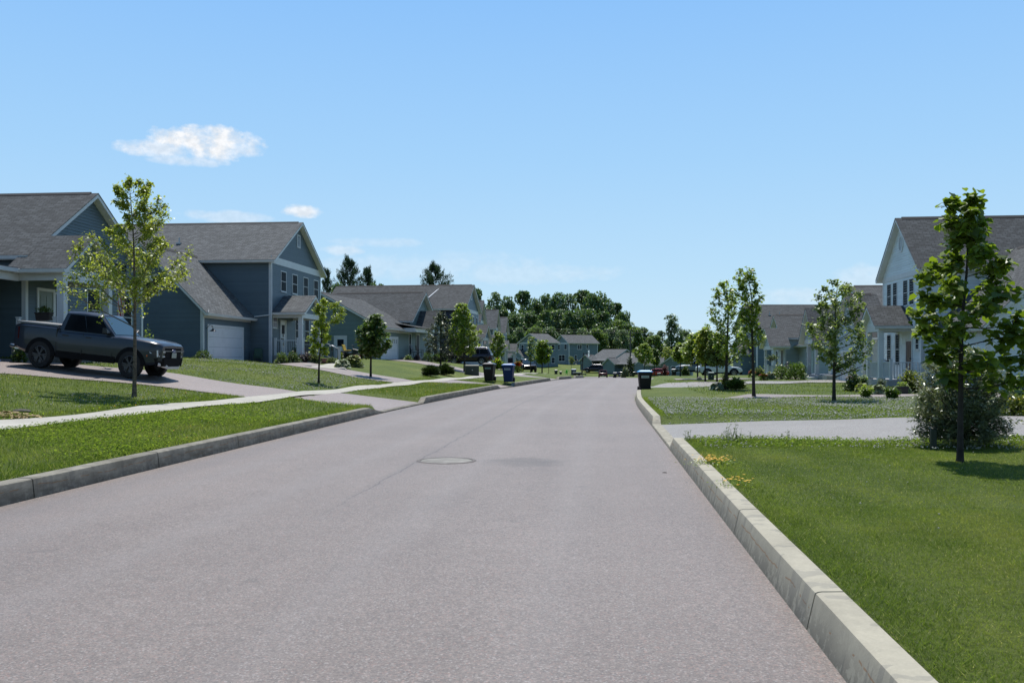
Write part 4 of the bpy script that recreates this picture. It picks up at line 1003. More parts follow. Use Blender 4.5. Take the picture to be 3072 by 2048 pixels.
def ex3(H):
    H.block(-6.6, 0, 0, 10.5, -.8, 2.5, 4.9, 'x', .5, .4, '', '', 'S')
    H.block(-7.6, -4.2, -2.4, 0, -.5, 2.4, 3.6, 'y', .35, .3, '', '', ''); H.door('S', 0, -3.6, -2.5, .2, 2.2, DOORW, True); H.win('S', 0, -2.0, -.3, .9, 2.2, .12, False, 1)
    for q in (-7.5, -4.2, -.1): H.post(q, -2.2, 0, 2.3, .2)
    H.railing((-4.2, -2.2), (-.1, -2.2), .15, .9, BLACKM, BLACKM, False, .2)
    rf = MB(); rf.hexa([(-4.3, -2.6, 2.35), (.3, -2.6, 2.35), (.3, 0, 2.75), (-4.3, 0, 2.75)], [(-4.3, -2.6, 2.4), (.3, -2.6, 2.4), (.3, 0, 2.8), (-4.3, 0, 2.8)]); H.mk(rf, 'roof', SHING2)
    H.slab(-7.6, -2.4, -.6, 0, -.02, .15)
far_house('grey bungalow with brown shaded porch behind the driving car', 1835, 216, -40, 0, 0, 0, 0, '', FAR_TEAL, ex3, shing=SHING2)
def ex4(H):
    H.block(-6.4, 0, 0, 10., -.8, 2.25, 4.5, 'x', .45, .4, '', '', 'S')
    H.block(-7.2, -4.0, -2.2, 0, -.5, 2.2, 3.4, 'y', .35, .3, '', '', ''); H.door('S', 0, -3.0, -1.9, .2, 2.2, DOORW, True)
    rf = MB(); rf.hexa([(-4.1, -2.4, 2.1), (.3, -2.4, 2.1), (.3, 0, 2.5), (-4.1, 0, 2.5)], [(-4.1, -2.4, 2.15), (.3, -2.4, 2.15), (.3, 0, 2.55), (-4.1, 0, 2.55)]); H.mk(rf, 'roof', SHING2)
    for q in (-7.1, -4.0, -.1): H.post(q, -2.05, 0, 2.1, .22, FAR_BLUE)
    H.railing((-4.0, -2.05), (-.2, -2.05), .15, .9, FAR_BLUE, FAR_BLUE, False, .2); H.slab(-7.2, -2.2, -.6, 0, -.02, .15)
far_house('grey bungalow with pale blue porch posts behind the utility pole', 1904, 206, -40, 0, 0, 0, 0, '', FAR_TEAL, ex4)
def ex5(H):
    H.block(-3, 3, 0, 8, -.8, 2.6, 4.6, 'y', .4, .4, '', '', ''); H.win('S', 0, -1.2, .8, .8, 2.1, .1, False, 1); H.block(-6.5, -3.05, .6, 6, -.8, 2.3, 3.6, 'x', .4, .3, '', '', 'S')
far_house('small grey house half hidden by the young trees, right of the red car', 2030, 190, -8, 0, 0, 0, 0, '', FAR_TEAL, ex5)
WLAB = ['dark tree rising just right of the left hand gables on the skyline', 'pale edged tree second along the wood skyline', 'low shouldered tree in the skyline gap after the second tree',
        'pointed dark tree with a split top on the left half of the skyline', 'shorter dark tree right of the split topped one', 'grey green tree near the middle of the wood skyline',
        'dense dark tree just left of the highest hump', 'soft pale tree left of the skyline summit', 'tallest broad dark tree at the summit of the wood', 'large dark tree on the right shoulder of the summit',
        'dark tree where the wood skyline starts to fall', 'dark rounded tree at the right end of the tall wood', 'lowest tree closing the right end of the back row']
MLAB = ['mid height dark tree behind the lowest gable roof', 'mid height dark tree left of the far blue house roof', 'shaded tree directly above the far left house garage', 'dark tree above the left blue house ridge',
        'dark tree above the gap between the two blue houses', 'grey green tree above the second blue house', 'shaded tree right above the second blue house ridge', 'dark tree behind the right end of the second blue house',
        'dark tree behind the two bungalows', 'olive green tree near the utility pole top', 'dark tree right of the utility pole']
LLAB = ['olive bush like tree beside the lowest left gable', 'low dark tree beside the attached garages', 'pale low tree under the power lines on the left', 'olive low tree just behind the first blue house',
        'low dark tree between the blue house roofs', 'low dark tree above the second blue house gable', 'pale silvery tree right of the second blue house', 'olive tree behind the first bungalow ridge',
        'silvery tree left of the utility pole', 'pale tree right behind the utility pole', 'olive tree right of the pole, above the second bungalow', 'pale green tree above the bungalow gable end',
        'olive low tree left of the poplar', 'dark low tree touching the poplar', 'dark low tree right of the poplar', 'olive low tree behind the leafy young trees', 'olive tree behind the young trees near the dark teal house', 'dark low tree beside the dark teal house gable']
# ================================================================ trees and plants
LEAFSHAPE = {
    'oval': np.array([(0, 0), (.30, .28), (.38, .55), (0, 1.), (-.38, .55), (-.30, .28)]) * (.82, 1),
    'heart': np.array([(0, .04), (.40, .0), (.50, .42), (0, 1.), (-.50, .42), (-.40, .0)]),
    'lobed': np.array([(0, 0), (.52, .25), (.30, .52), (0, 1.), (-.30, .52), (-.52, .25)]),
    'narrow': np.array([(0, 0), (.10, .25), (.11, .6), (0, 1.), (-.11, .6), (-.10, .25)]),
    'clump': np.array([(0, 0), (.55, .15), (.5, .75), (.05, 1.), (-.5, .8), (-.6, .2)]),
}
def unit(v): return v / np.maximum(np.linalg.norm(v, axis=1, keepdims=True), 1e-9)
def leaf_geo(P, L, shape='oval', droop=.35, flat=.6, dirs=None, rng=RNG):
    """one six-sided leaf per point; P (n,3), L (n,) length"""
    n = len(P); sh = LEAFSHAPE[shape]
    a = rng.uniform(0, 2 * PI, n); d = np.stack([np.cos(a), np.sin(a), rng.normal(-droop, .45, n)], 1) if dirs is None else dirs
    d = unit(d); up = unit(np.stack([rng.normal(0, 1 - flat, n), rng.normal(0, 1 - flat, n), np.ones(n)], 1))
    x = unit(np.cross(d, up)); nn = np.cross(x, d); L = np.asarray(L)[:, None]
    V = np.empty((n, 6, 3))
    for k, (u, v) in enumerate(sh):
        curl = -.16 * v * v + .10 * abs(u)
        V[:, k] = P + (x * u + d * v + nn * curl) * L
    return V.reshape(-1, 3), np.arange(n * 6).reshape(n, 6)
def smooth_poly(pts, k=4):
    pts = np.array(pts, float); out = []
    for i in range(len(pts) - 1):
        p0, p1, p2, p3 = pts[max(i - 1, 0)], pts[i], pts[i + 1], pts[min(i + 2, len(pts) - 1)]
        for t in np.linspace(0, 1, k, endpoint=False):
            out.append(.5 * ((2 * p1) + (-p0 + p2) * t + (2 * p0 - 5 * p1 + 4 * p2 - p3) * t * t + (-p0 + 3 * p1 - 3 * p2 + p3) * t ** 3))
    out.append(pts[-1]); return out

def photo_tree(name, label, base, py_top, prof, nbr, nleaf, L, shape, lm, r0, bark=BARK, group=None, D=None, top_px=None, twig=.34, droop=.35, rise=.55, cat='tree', seed=1, fill=.25, lowest=None, fm=.62):
    """a tree with its crown outline measured as (y, x left, x right) photo pixels at the tree's own distance"""
    rng = np.random.default_rng(seed)
    b = pg(*base) if D is None else on(base[0], D)
    D = b.y * CT - b.x * ST; s = D / F_                       # metres per photo pixel there
    lat = np.array([CT, ST, 0.]); dep = np.array([-ST, CT, 0.])
    e = empty(name, b, 0, label, cat, group)
    zb = (HY_ - base[1]) * s + 1.6
    H = (HY_ - py_top) * s + 1.6 - b.z
    pz = np.array([(HY_ - p[0]) * s + 1.6 - b.z for p in prof][::-1]); pl = np.array([(base[0] - p[1]) * s for p in prof][::-1]); pr = np.array([(p[2] - base[0]) * s for p in prof][::-1])
    tx = ((top_px or (prof[0][1] + prof[0][2]) / 2) - base[0]) * s
    kn = [np.array([0, 0, -.08])] + [lat * (tx * t ** 1.6 + rng.normal(0, .012 * H * t)) + dep * rng.normal(0, .012 * H * t) + np.array([0, 0, H * t]) for t in (.25, .5, .75, 1.)]
    tr = smooth_poly(kn, 5); tz = np.array([p[2] for p in tr]); mb = MB()
    fl = [r0 * (1.5 if i == 0 else 1.12 if i == 1 else 1.) * max(.1, (1 - .93 * max(p[2], 0) / H)) for i, p in enumerate(tr)]
    mb.tube(tr, fl, 9)
    def trunk(z): return np.array([np.interp(z, tz, [p[k] for p in tr]) for k in range(3)])
    zlo = pz[0] if lowest is None else lowest; pts = []; ga = rng.uniform(0, 6)
    for i in range(nbr):
        z = zlo + (H * .985 - zlo) * ((i + rng.uniform(.1, .9)) / nbr) ** .95; ga += 2.39996 + rng.normal(0, .3)
        ca, sa = math.cos(ga), math.sin(ga)
        L0, R0 = np.interp(z, pz, pl), np.interp(z, pz, pr); cx = (R0 - L0) / 2; hw = max((R0 + L0) / 2, .05)
        tip = lat * (cx + hw * ca * rng.uniform(.82, 1.02)) + dep * (hw * .95 * sa * rng.uniform(.8, 1.05)) + np.array([0, 0, z])
        rad = np.linalg.norm((tip - trunk(z))[:2])
        z0 = max(z - rad * rise * rng.uniform(.8, 1.2), zlo * .55 + .1 * H * .5, .12 * H); z0 = min(z0, z)
        A = trunk(z0); mid = A * .45 + tip * .55 + np.array([0, 0, -.05 * rad + rng.normal(0, .04 * rad)])
        br = smooth_poly([A, mid, tip], 4); rb = r0 * .33 * (1 - .75 * z0 / H) * (.6 + .5 * rad / max(hw, .05))
        mb.tube(br, [max(rb * (1 - .85 * k / (len(br) - 1)), .004) for k in range(len(br))], 5)
        m = max(4, int(nleaf / nbr * (.35 + .65 * (hw / max((pl.max() + pr.max()) / 2, .1)))))
        # twigs off the branch, leaves along the twigs
        nt = max(2, int(m / 9)); tt = rng.uniform(.28, 1., nt) ** .8
        bra = np.array(br); sidx = tt * (len(br) - 1)
        tp = np.stack([np.interp(sidx, np.arange(len(br)), bra[:, k]) for k in range(3)], 1)
        tl = twig * max(rad, .35) * rng.uniform(.5, 1.1, nt) * (1.15 - .45 * tt)
        td = unit((tip - A)[None] / max(rad, .1) * .55 + rng.normal(0, .75, (nt, 3)) + np.array([0, 0, .18])); te = tp + td * tl[:, None]
        for q in range(nt):
            if r0 > .035 or nt < 6: mb.tube([tp[q], te[q]], [max(rb * .25, .004), .002], 4, False)
        w = rng.integers(0, nt, m); f = rng.uniform(.15, 1.05, m)
        pts.append(tp[w] + (te - tp)[w] * f[:, None] + rng.normal(0, L * .45, (m, 3)))
    pts = np.concatenate(pts)
    if fill: # loose inner leaves near the stem
        k = int(len(pts) * fill * .3); z = rng.uniform(pz[0], H, k); hw = np.interp(z, pz, (pl + pr) / 2) * .5
        pts = np.concatenate([pts, np.stack([trunk(v) for v in z]) + np.stack([rng.normal(0, 1, k) * hw, rng.normal(0, 1, k) * hw, rng.normal(0, .05, k)], 1) * .6])
    V, Fc = leaf_geo(pts, L * rng.uniform(.55, 1.25, len(pts)), shape, droop, fm, rng=rng)
    np_mesh('crown', V, Fc, lm, e); mb.build('trunk', bark, e, smooth=True, uv=False)
    return e

LM_ASH = leaf_mat('ash leaf', (.15, .19, .022), (.38, .42, .075), .56, .8)
LM_LINDEN = leaf_mat('linden leaf', (.070, .118, .012), (.21, .28, .030), .56, .55)
LM_MAPLE = leaf_mat('maple leaf', (.10, .15, .04), (.27, .33, .12), .52, .9)
LM_GREEN = leaf_mat('green tree leaf', (.11, .17, .020), (.27, .35, .05), .56, .6)
LM_DARK = leaf_mat('dark tree leaf', (.050, .095, .016), (.14, .21, .04), .42, .8)
LM_LOCUST = leaf_mat('locust leaf', (.16, .21, .02), (.34, .40, .05), .56, .4)
LM_WILLOW = leaf_mat('narrow grey leaf', (.075, .10, .050), (.27, .30, .20), .35, 1.0, .3)
LM_YG = leaf_mat('yellow green leaf', (.10, .13, .02), (.22, .25, .04), .4, .4)
LM_BRIGHT = leaf_mat('bright green leaf', (.05, .10, .012), (.11, .18, .025), .42, .4)
LM_SHRUB = leaf_mat('shrub leaf', (.035, .065, .014), (.09, .14, .03), .35, .5)
LM_PURPLE = leaf_mat('purple leaf', (.020, .010, .014), (.06, .025, .03), .25, .4)
LM_HOSTAW = leaf_mat('cream edged leaf', (.10, .14, .06), (.42, .46, .32), .3, .4)
LM_SAGE = leaf_mat('sage leaf', (.09, .12, .07), (.20, .24, .15), .3, .3)
LM_JUNIPER = leaf_mat('juniper spray', (.014, .030, .008), (.045, .075, .016), .2, .3)
LM_WOOD1 = leaf_mat('woodland leaf', (.055, .105, .040), (.14, .21, .08), .36, .7, .45)
LM_WOOD2 = leaf_mat('paler woodland leaf', (.085, .14, .075), (.19, .26, .13), .36, .7, .45)
LM_WOOD3 = leaf_mat('olive woodland leaf', (.09, .15, .035), (.18, .26, .06), .4, .5, .45)
LM_PINE = leaf_mat('pine needle', (.022, .046, .026), (.055, .092, .044), .22, .3, .5)

ST_GRP = 'young street trees'
photo_tree('street_tree', 'slender ash tree with peeling bark on the lawn in front of the pickup', (403, 1190), 525,
           [(525, 390, 420), (560, 345, 455), (600, 345, 502), (650, 372, 508), (690, 330, 490), (720, 262, 500), (760, 232, 565), (800, 218, 580), (830, 200, 560), (862, 178, 500), (888, 186, 370)],
           56, 16500, .084, 'oval', LM_ASH, .058, plain('peeling bark', (.135, .105, .08), .9, .6, 14, 0, .2, 1., 40), ST_GRP, seed=3, twig=.30, top_px=402, rise=.62, lowest=2.9, fill=.12)
photo_tree('street_tree', 'large leaved linden tree with tiered dark foliage near the right edge', (2880, 1385), 583,
           [(583, 2825, 2908), (610, 2838, 2948), (665, 2822, 2955), (692, 2850, 2935), (712, 2888, 2912), (735, 2830, 2990), (770, 2818, 3030), (825, 2735, 3035), (880, 2750, 3045), (930, 2735, 3060), (975, 2690, 3055), (1010, 2745, 3072), (1045, 2790, 3090), (1080, 2835, 3078)],
           38, 3700, .112, 'heart', LM_LINDEN, .044, BARKD, ST_GRP, seed=5, twig=.30, top_px=2902, droop=.45, rise=.22, fill=.02, fm=.72, lowest=1.05)
photo_tree('street_tree', 'silvery green maple standing in the clover lawn before the wooden steps', (2502, 1203), 836,
           [(836, 2502, 2550), (870, 2448, 2590), (915, 2445, 2590), (950, 2432, 2560), (985, 2408, 2612), (1020, 2420, 2625), (1060, 2452, 2618), (1090, 2475, 2600), (1108, 2520, 2580)],
           46, 4600, .105, 'lobed', LM_MAPLE, .062, BARKD, ST_GRP, seed=8, twig=.36, top_px=2520, droop=.5, fm=.8)
photo_tree('street_tree', 'tall narrow tree with bare dark lower trunk, by the pinkish path on the right lawn', (2262, 1190), 798,
           [(798, 2225, 2258), (830, 2200, 2266), (870, 2205, 2280), (905, 2188, 2296), (940, 2210, 2275), (975, 2232, 2282), (1020, 2215, 2300), (1060, 2205, 2315), (1095, 2198, 2325), (1120, 2205, 2310)],
           40, 3300, .115, 'lobed', LM_GREEN, .066, BARKD, ST_GRP, seed=12, twig=.36, top_px=2240, rise=.8, lowest=2.0, fill=.1)
photo_tree('street_tree', 'spreading leaning tree with thick trunk beside the cream hosta on the right lawn', (2180, 1168), 838,
           [(838, 2140, 2180), (865, 2132, 2205), (900, 2150, 2205), (935, 2118, 2215), (970, 2100, 2245), (1000, 2130, 2245), (1030, 2140, 2250), (1055, 2150, 2240), (1072, 2160, 2225)],
           44, 4000, .115, 'lobed', LM_GREEN, .08, BARKD, ST_GRP, seed=15, twig=.38, top_px=2185, rise=.7)
photo_tree('street_tree', 'feathery light green locust tree in front of the slate house porch', (956, 1149), 893,
           [(893, 962, 992), (915, 950, 1020), (940, 946, 1036), (962, 948, 1020), (985, 925, 975), (1005, 930, 1006), (1030, 926, 986), (1060, 936, 985)],
           26, 4600, .11, 'oval', LM_LOCUST, .048, BARKD, ST_GRP, seed=20, twig=.30, top_px=972, rise=.3, fill=.0, droop=.2)
photo_tree('street_tree', 'round headed dark glossy tree in front of the teal garage wall', (1112, 1131), 943,
           [(943, 1116, 1134), (970, 1092, 1150), (1000, 1073, 1164), (1030, 1067, 1172), (1052, 1082, 1165), (1062, 1090, 1140)],
           50, 5200, .14, 'heart', LM_DARK, .066, BARKD, ST_GRP, seed=22, twig=.36, rise=.5, fill=.6)
photo_tree('street_tree', 'dark crabapple tree flecked with white beside the low junipers', (1322, 1100), 935,
           [(935, 1312, 1330), (962, 1298, 1348), (990, 1282, 1362), (1020, 1270, 1385), (1050, 1280, 1382), (1076, 1298, 1350)],
           54, 6500, .12, 'oval', leaf_mat('crabapple leaf', (.018, .030, .014), (.13, .16, .10), .35, .5, .35), .07, BARKD, ST_GRP, seed=25, twig=.38, fill=.5)
photo_tree('street_tree', 'bright leafy tree rising behind the green utility cabinet', (1393, 1114), 908,
           [(908, 1375, 1398), (940, 1358, 1414), (975, 1352, 1425), (1000, 1342, 1444), (1030, 1340, 1440), (1058, 1352, 1420)],
           54, 6200, .15, 'lobed', LM_GREEN, .08, BARKD, ST_GRP, seed=27, twig=.36, fill=.4)
photo_tree('street_tree', 'small pale green tree above the orange lilies', (1492, 1103), 994,
           [(994, 1488, 1504), (1018, 1476, 1514), (1045, 1466, 1516), (1068, 1472, 1510)], 34, 3000, .16, 'lobed', LM_GREEN, .07, BARKD, ST_GRP, seed=30, fill=.4)
tk = photo_tree('street_tree', 'young bushy tree held by wooden stakes across the road', (1626, 1112), 1020,
           [(1020, 1616, 1640), (1045, 1609, 1650), (1068, 1605, 1652), (1086, 1612, 1645)], 34, 3000, .22, 'lobed', LM_GREEN, .09, BARKD, ST_GRP, seed=33, D=112, fill=.6)
for k in (-.75, .8): MB().cyl((k, .3, -.1), (k * .95, .3, 2.1), .035, 6).build('stake', WOODB, tk)
photo_tree('street_tree', 'thin silvery sapling left of the staked tree', (1592, 1106), 1008, [(1008, 1586, 1600), (1035, 1580, 1608), (1065, 1579, 1610), (1082, 1584, 1604)], 22, 900, .2, 'lobed', LM_MAPLE, .07, BARKD, ST_GRP, seed=35, D=116, fill=.1)
photo_tree('street_tree', 'tiny yellowish sapling before the two storey blue house', (1714, 1096), 1068, [(1068, 1710, 1720), (1080, 1707, 1723), (1089, 1711, 1720)], 16, 350, .28, 'oval', LM_YG, .05, BARKD, ST_GRP, seed=36, D=205, fill=.3)
for i, (px, py, top, pr, lab, lm, D) in enumerate((
        (2093, 1138, 996, [(996, 2080, 2106), (1030, 2052, 2118), (1060, 2040, 2122), (1085, 2060, 2116)], 'leafy young tree left of the three slim trunks by the white car', LM_GREEN, None),
        (2116, 1145, 984, [(984, 2108, 2124), (1015, 2092, 2140), (1050, 2086, 2146), (1078, 2096, 2138)], 'young tree in a red mulch ring before the white car', LM_ASH, None),
        (2151, 1146, 1000, [(1000, 2138, 2160), (1035, 2120, 2185), (1070, 2118, 2190), (1090, 2130, 2180)], 'young tree right of the green utility box on the far lawn', LM_MAPLE, None),
        (2041, 1128, 1030, [(1030, 2032, 2052), (1055, 2018, 2066), (1082, 2022, 2060)], 'dark leafy sapling left of the grey parked pickup', LM_GREEN, None),
        (2001, 1124, 1040, [(1040, 1992, 2010), (1062, 1982, 2024), (1085, 1986, 2020)], 'sapling with pale foliage standing right of the red car', LM_ASH, None),
        (1933, 1112, 1030, [(1030, 1924, 1942), (1055, 1902, 1960), (1082, 1908, 1962)], 'broad light green tree in front of the grey bungalow with pale posts', LM_GREEN, 150),
        (1963, 1112, 1045, [(1045, 1956, 1970), (1065, 1947, 1980), (1090, 1950, 1978)], 'narrow dark tree behind the red car', LM_DARK, 160))):
    photo_tree('street_tree', lab, (px, py), top, pr, 32, 3200, .17 if D is None else .24, 'lobed', lm, .06 if D is None else .09, BARKD, ST_GRP, seed=40 + i, D=D, fill=.4)
photo_tree('willow_shrub', 'large bushy narrow leaved willow shrub behind the linden trunk', (2885, 1362), 1040,
           [(1040, 2835, 2940), (1080, 2795, 2985), (1140, 2765, 3012), (1210, 2740, 3020), (1270, 2740, 3020), (1320, 2770, 3010), (1352, 2800, 2985)],
           150, 30000, .068, 'narrow', LM_WILLOW, .035, BARKD, None, D=14.6, seed=50, twig=.24, droop=-.2, rise=1.2, cat='shrub', lowest=.12, fill=.6, fm=.3)

# ---- woods: a few crowns, copied with their own trunk
def wood_proto(name, seed, H, W, lm, n, kind):
    rng = np.random.default_rng(seed); e = empty(name, (0, 0, 0)); mb = MB()
    kn = [np.array([0, 0, -.5])] + [np.array([rng.normal(0, .02 * H * t), rng.normal(0, .02 * H * t), H * t * .93]) for t in (.3, .6, 1.)]
    tr = smooth_poly(kn, 3); mb.tube(tr, [.024 * H * .55 * (1 - .9 * i / (len(tr) - 1)) for i in range(len(tr))], 6)
    P = []
    if kind == 'round':
        nb = 46
        for i in range(nb):
            t = rng.uniform(.16, 1); z = H * t; env = W * (math.sin(PI * min(1, (t - .02) * .95)) ** .55) * rng.uniform(.55, 1.05)
            a = rng.uniform(0, 2 * PI); c = np.array([env * math.cos(a) * .8, env * math.sin(a) * .8, z * .96])
            st = np.array([0, 0, max(z - env * .9, H * .12)]); mb.tube([st, c], [.006 * H, .002 * H], 4, False)
            m = n // nb; r = W * rng.uniform(.24, .46)
            d = unit(rng.normal(0, 1, (m, 3))); P.append(c + d * (r * rng.uniform(.45, 1, m) ** .6)[:, None] * (1, 1, .75))
    elif kind == 'pine':
        nb = 110
        for i in range(nb):
            t = .28 + .72 * (i + rng.uniform(0, 1)) / nb; R = 2.7 * W * (1.03 - t) ** .72 * rng.uniform(.55, 1.1); a = rng.uniform(0, 2 * PI); z = H * t
            A = np.array([0, 0, z - .02 * H]); tip = np.array([R * math.cos(a), R * math.sin(a), z + R * rng.uniform(.05, .42)]); mb.tube([A, A * .5 + tip * .5 + np.array([0, 0, -.08 * R]), tip], [.005 * H, .003 * H, .001 * H], 4, False)
            m = n // nb; f = rng.uniform(.3, 1.05, m)[:, None]; P.append(A * (1 - f) + tip * f + rng.normal(0, 1, (m, 3)) * np.array([.055, .055, .03]) * W)
    P = np.concatenate(P); L = {'round': .034, 'pine': .035}[kind] * H
    d = None
    if kind == 'pine': d = unit(np.concatenate([P[:, :2] * .5, np.full((len(P), 1), W * .4)], 1) + rng.normal(0, W * .3, (len(P), 3)))
    V, Fc = leaf_geo(P, L * rng.uniform(.6, 1.25, len(P)), 'clump' if kind == 'round' else 'narrow', .3, .25, d, rng)
    if kind == 'pine':
        pass
    np_mesh('crown', V, Fc, lm, e); mb.build('trunk', BARKD, e, uv=False); return e
protos = {}
def wood(kind, name, label, px, top, hw, D, group, cat='tree', rz=None):
    b = on(px, D); H = (HY_ - top) / F_ * D + 1.6 - b.z; w = hw / F_ * D * (1.28 if cat == 'tree' and name == 'woodland_tree' else 1.)
    key, pH, pW = kind
    if key not in protos:
        kd = 'pine' if key.startswith('pine') else 'round'; lm = {'a': LM_WOOD1, 'b': LM_WOOD2, 'c': LM_WOOD3, 'p': LM_PINE, 'g': LM_WOOD3}[key[-1]]
        protos[key] = [wood_proto(name, sum(map(ord, key)) , pH, pW, lm, 4200 if kd == 'round' else 11000, kd), False]
    p = protos[key]; rz = random.uniform(0, 6.28) if rz is None else rz
    if not p[1]: o = p[0]; p[1] = True
    else: o = copy_tree(p[0])
    o.name = name; o.location = b; o.rotation_euler = (0, 0, rz); o.scale = (w / pW, w / pW, H / pH)
    tag(o, label, cat, group); return o
R1a, R1b, R2a, R2b, R3b, R3c, PN, PN2 = ('ra_a', 20, 6), ('rb_a', 20, 6), ('rc_b', 20, 6), ('rd_b', 20, 6), ('re_c', 20, 6), ('rf_a', 20, 6), ('pine1p', 20, 6), ('pine2p', 20, 6)
back = [(1440, 866, 26, R1a), (1484, 880, 26, R2a), (1524, 893, 24, R1b), (1566, 872, 30, R1a), (1606, 899, 24, R1b), (1640, 890, 26, R2b), (1672, 882, 26, R1b), (1704, 884, 26, R2a), (1742, 870, 34, R1a), (1784, 874, 34, R3c), (1816, 900, 26, R1b), (1846, 908, 26, R1a), (1870, 932, 20, R3c)]
WG = 'dark trees of the wood behind the far houses'
for i, (px, top, hw, k) in enumerate(back):
    wood(k, 'woodland_tree', WLAB[i], px, top, hw, 330 + 6 * (i % 3), WG)
mid = [(1458, 925, 26, R1b), (1505, 930, 28, R1a), (1548, 938, 28, R3c), (1590, 935, 28, R1b), (1630, 930, 26, R1a), (1668, 934, 28, R2b), (1715, 928, 28, R3c), (1762, 930, 30, R1b), (1806, 935, 28, R1a), (1848, 958, 26, R3b), (1884, 968, 22, R1b)]
for i, (px, top, hw, k) in enumerate(mid): wood(k, 'woodland_tree', MLAB[i], px, top, hw, 298 + 5 * (i % 2), 'woodland trees below the skyline')
low = [(1475, 985, 22, R3b), (1520, 980, 24, R1a), (1562, 985, 22, R2b), (1600, 978, 24, R3b), (1648, 982, 24, R1b), (1700, 985, 22, R1a), (1750, 985, 26, R2a), (1795, 984, 24, R3b), (1835, 985, 24, R2b), (1868, 990, 22, R2a), (1905, 978, 22, R3b), (1935, 985, 22, R2b), (1962, 1004, 22, R3b), (1988, 992, 20, R1a), (2055, 990, 22, R1b), (2078, 1000, 22, R3b), (2105, 1010, 24, R3b), (2135, 1012, 24, R1a)]
for i, (px, top, hw, k) in enumerate(low): wood(k, 'woodland_tree', LLAB[i], px, top, hw, 264 + 4 * (i % 3), 'small trees at the foot of the wood')
photo_tree('poplar_tree', 'tall twin topped open tree standing above the trees on the right skyline', (2017, 1090), 942,
           [(942, 2003, 2016), (955, 1998, 2036), (975, 2000, 2038), (990, 1996, 2052), (1010, 1998, 2050), (1035, 1992, 2052), (1065, 1996, 2048), (1082, 2000, 2044)], 70, 3600, .62, 'oval', LM_WOOD2, .28, BARKD, None, seed=91, D=255, twig=.24, rise=1.1, top_px=2012, fill=.2)
for px, top, hw, D, lab, k in ((980, 815, 26, 158, 'pine tree half hidden behind the slate house gable', PN2), (1046, 780, 38, 160, 'tallest pine, with a pointed top, above the low teal house', PN), (1102, 810, 34, 164, 'rounded pine right of the tallest pine', PN2), (1304, 798, 46, 172, 'lone pine top above the far ridge of the navy sided house', PN)):
    wood(k, 'pine_tree', lab, px, top, hw, D, 'pines behind the left hand houses')
for px, top, hw, D, lab in ((1012, 845, 18, 150, 'low leafy tree between the first two pines'), (1135, 845, 26, 150, 'low leafy tree right of the pines'), (1158, 858, 18, 152, 'small tree touching the ridge of the navy sided house')):
    wood(R3c, 'woodland_tree', lab, px, top, hw, D, 'low trees among the pines')
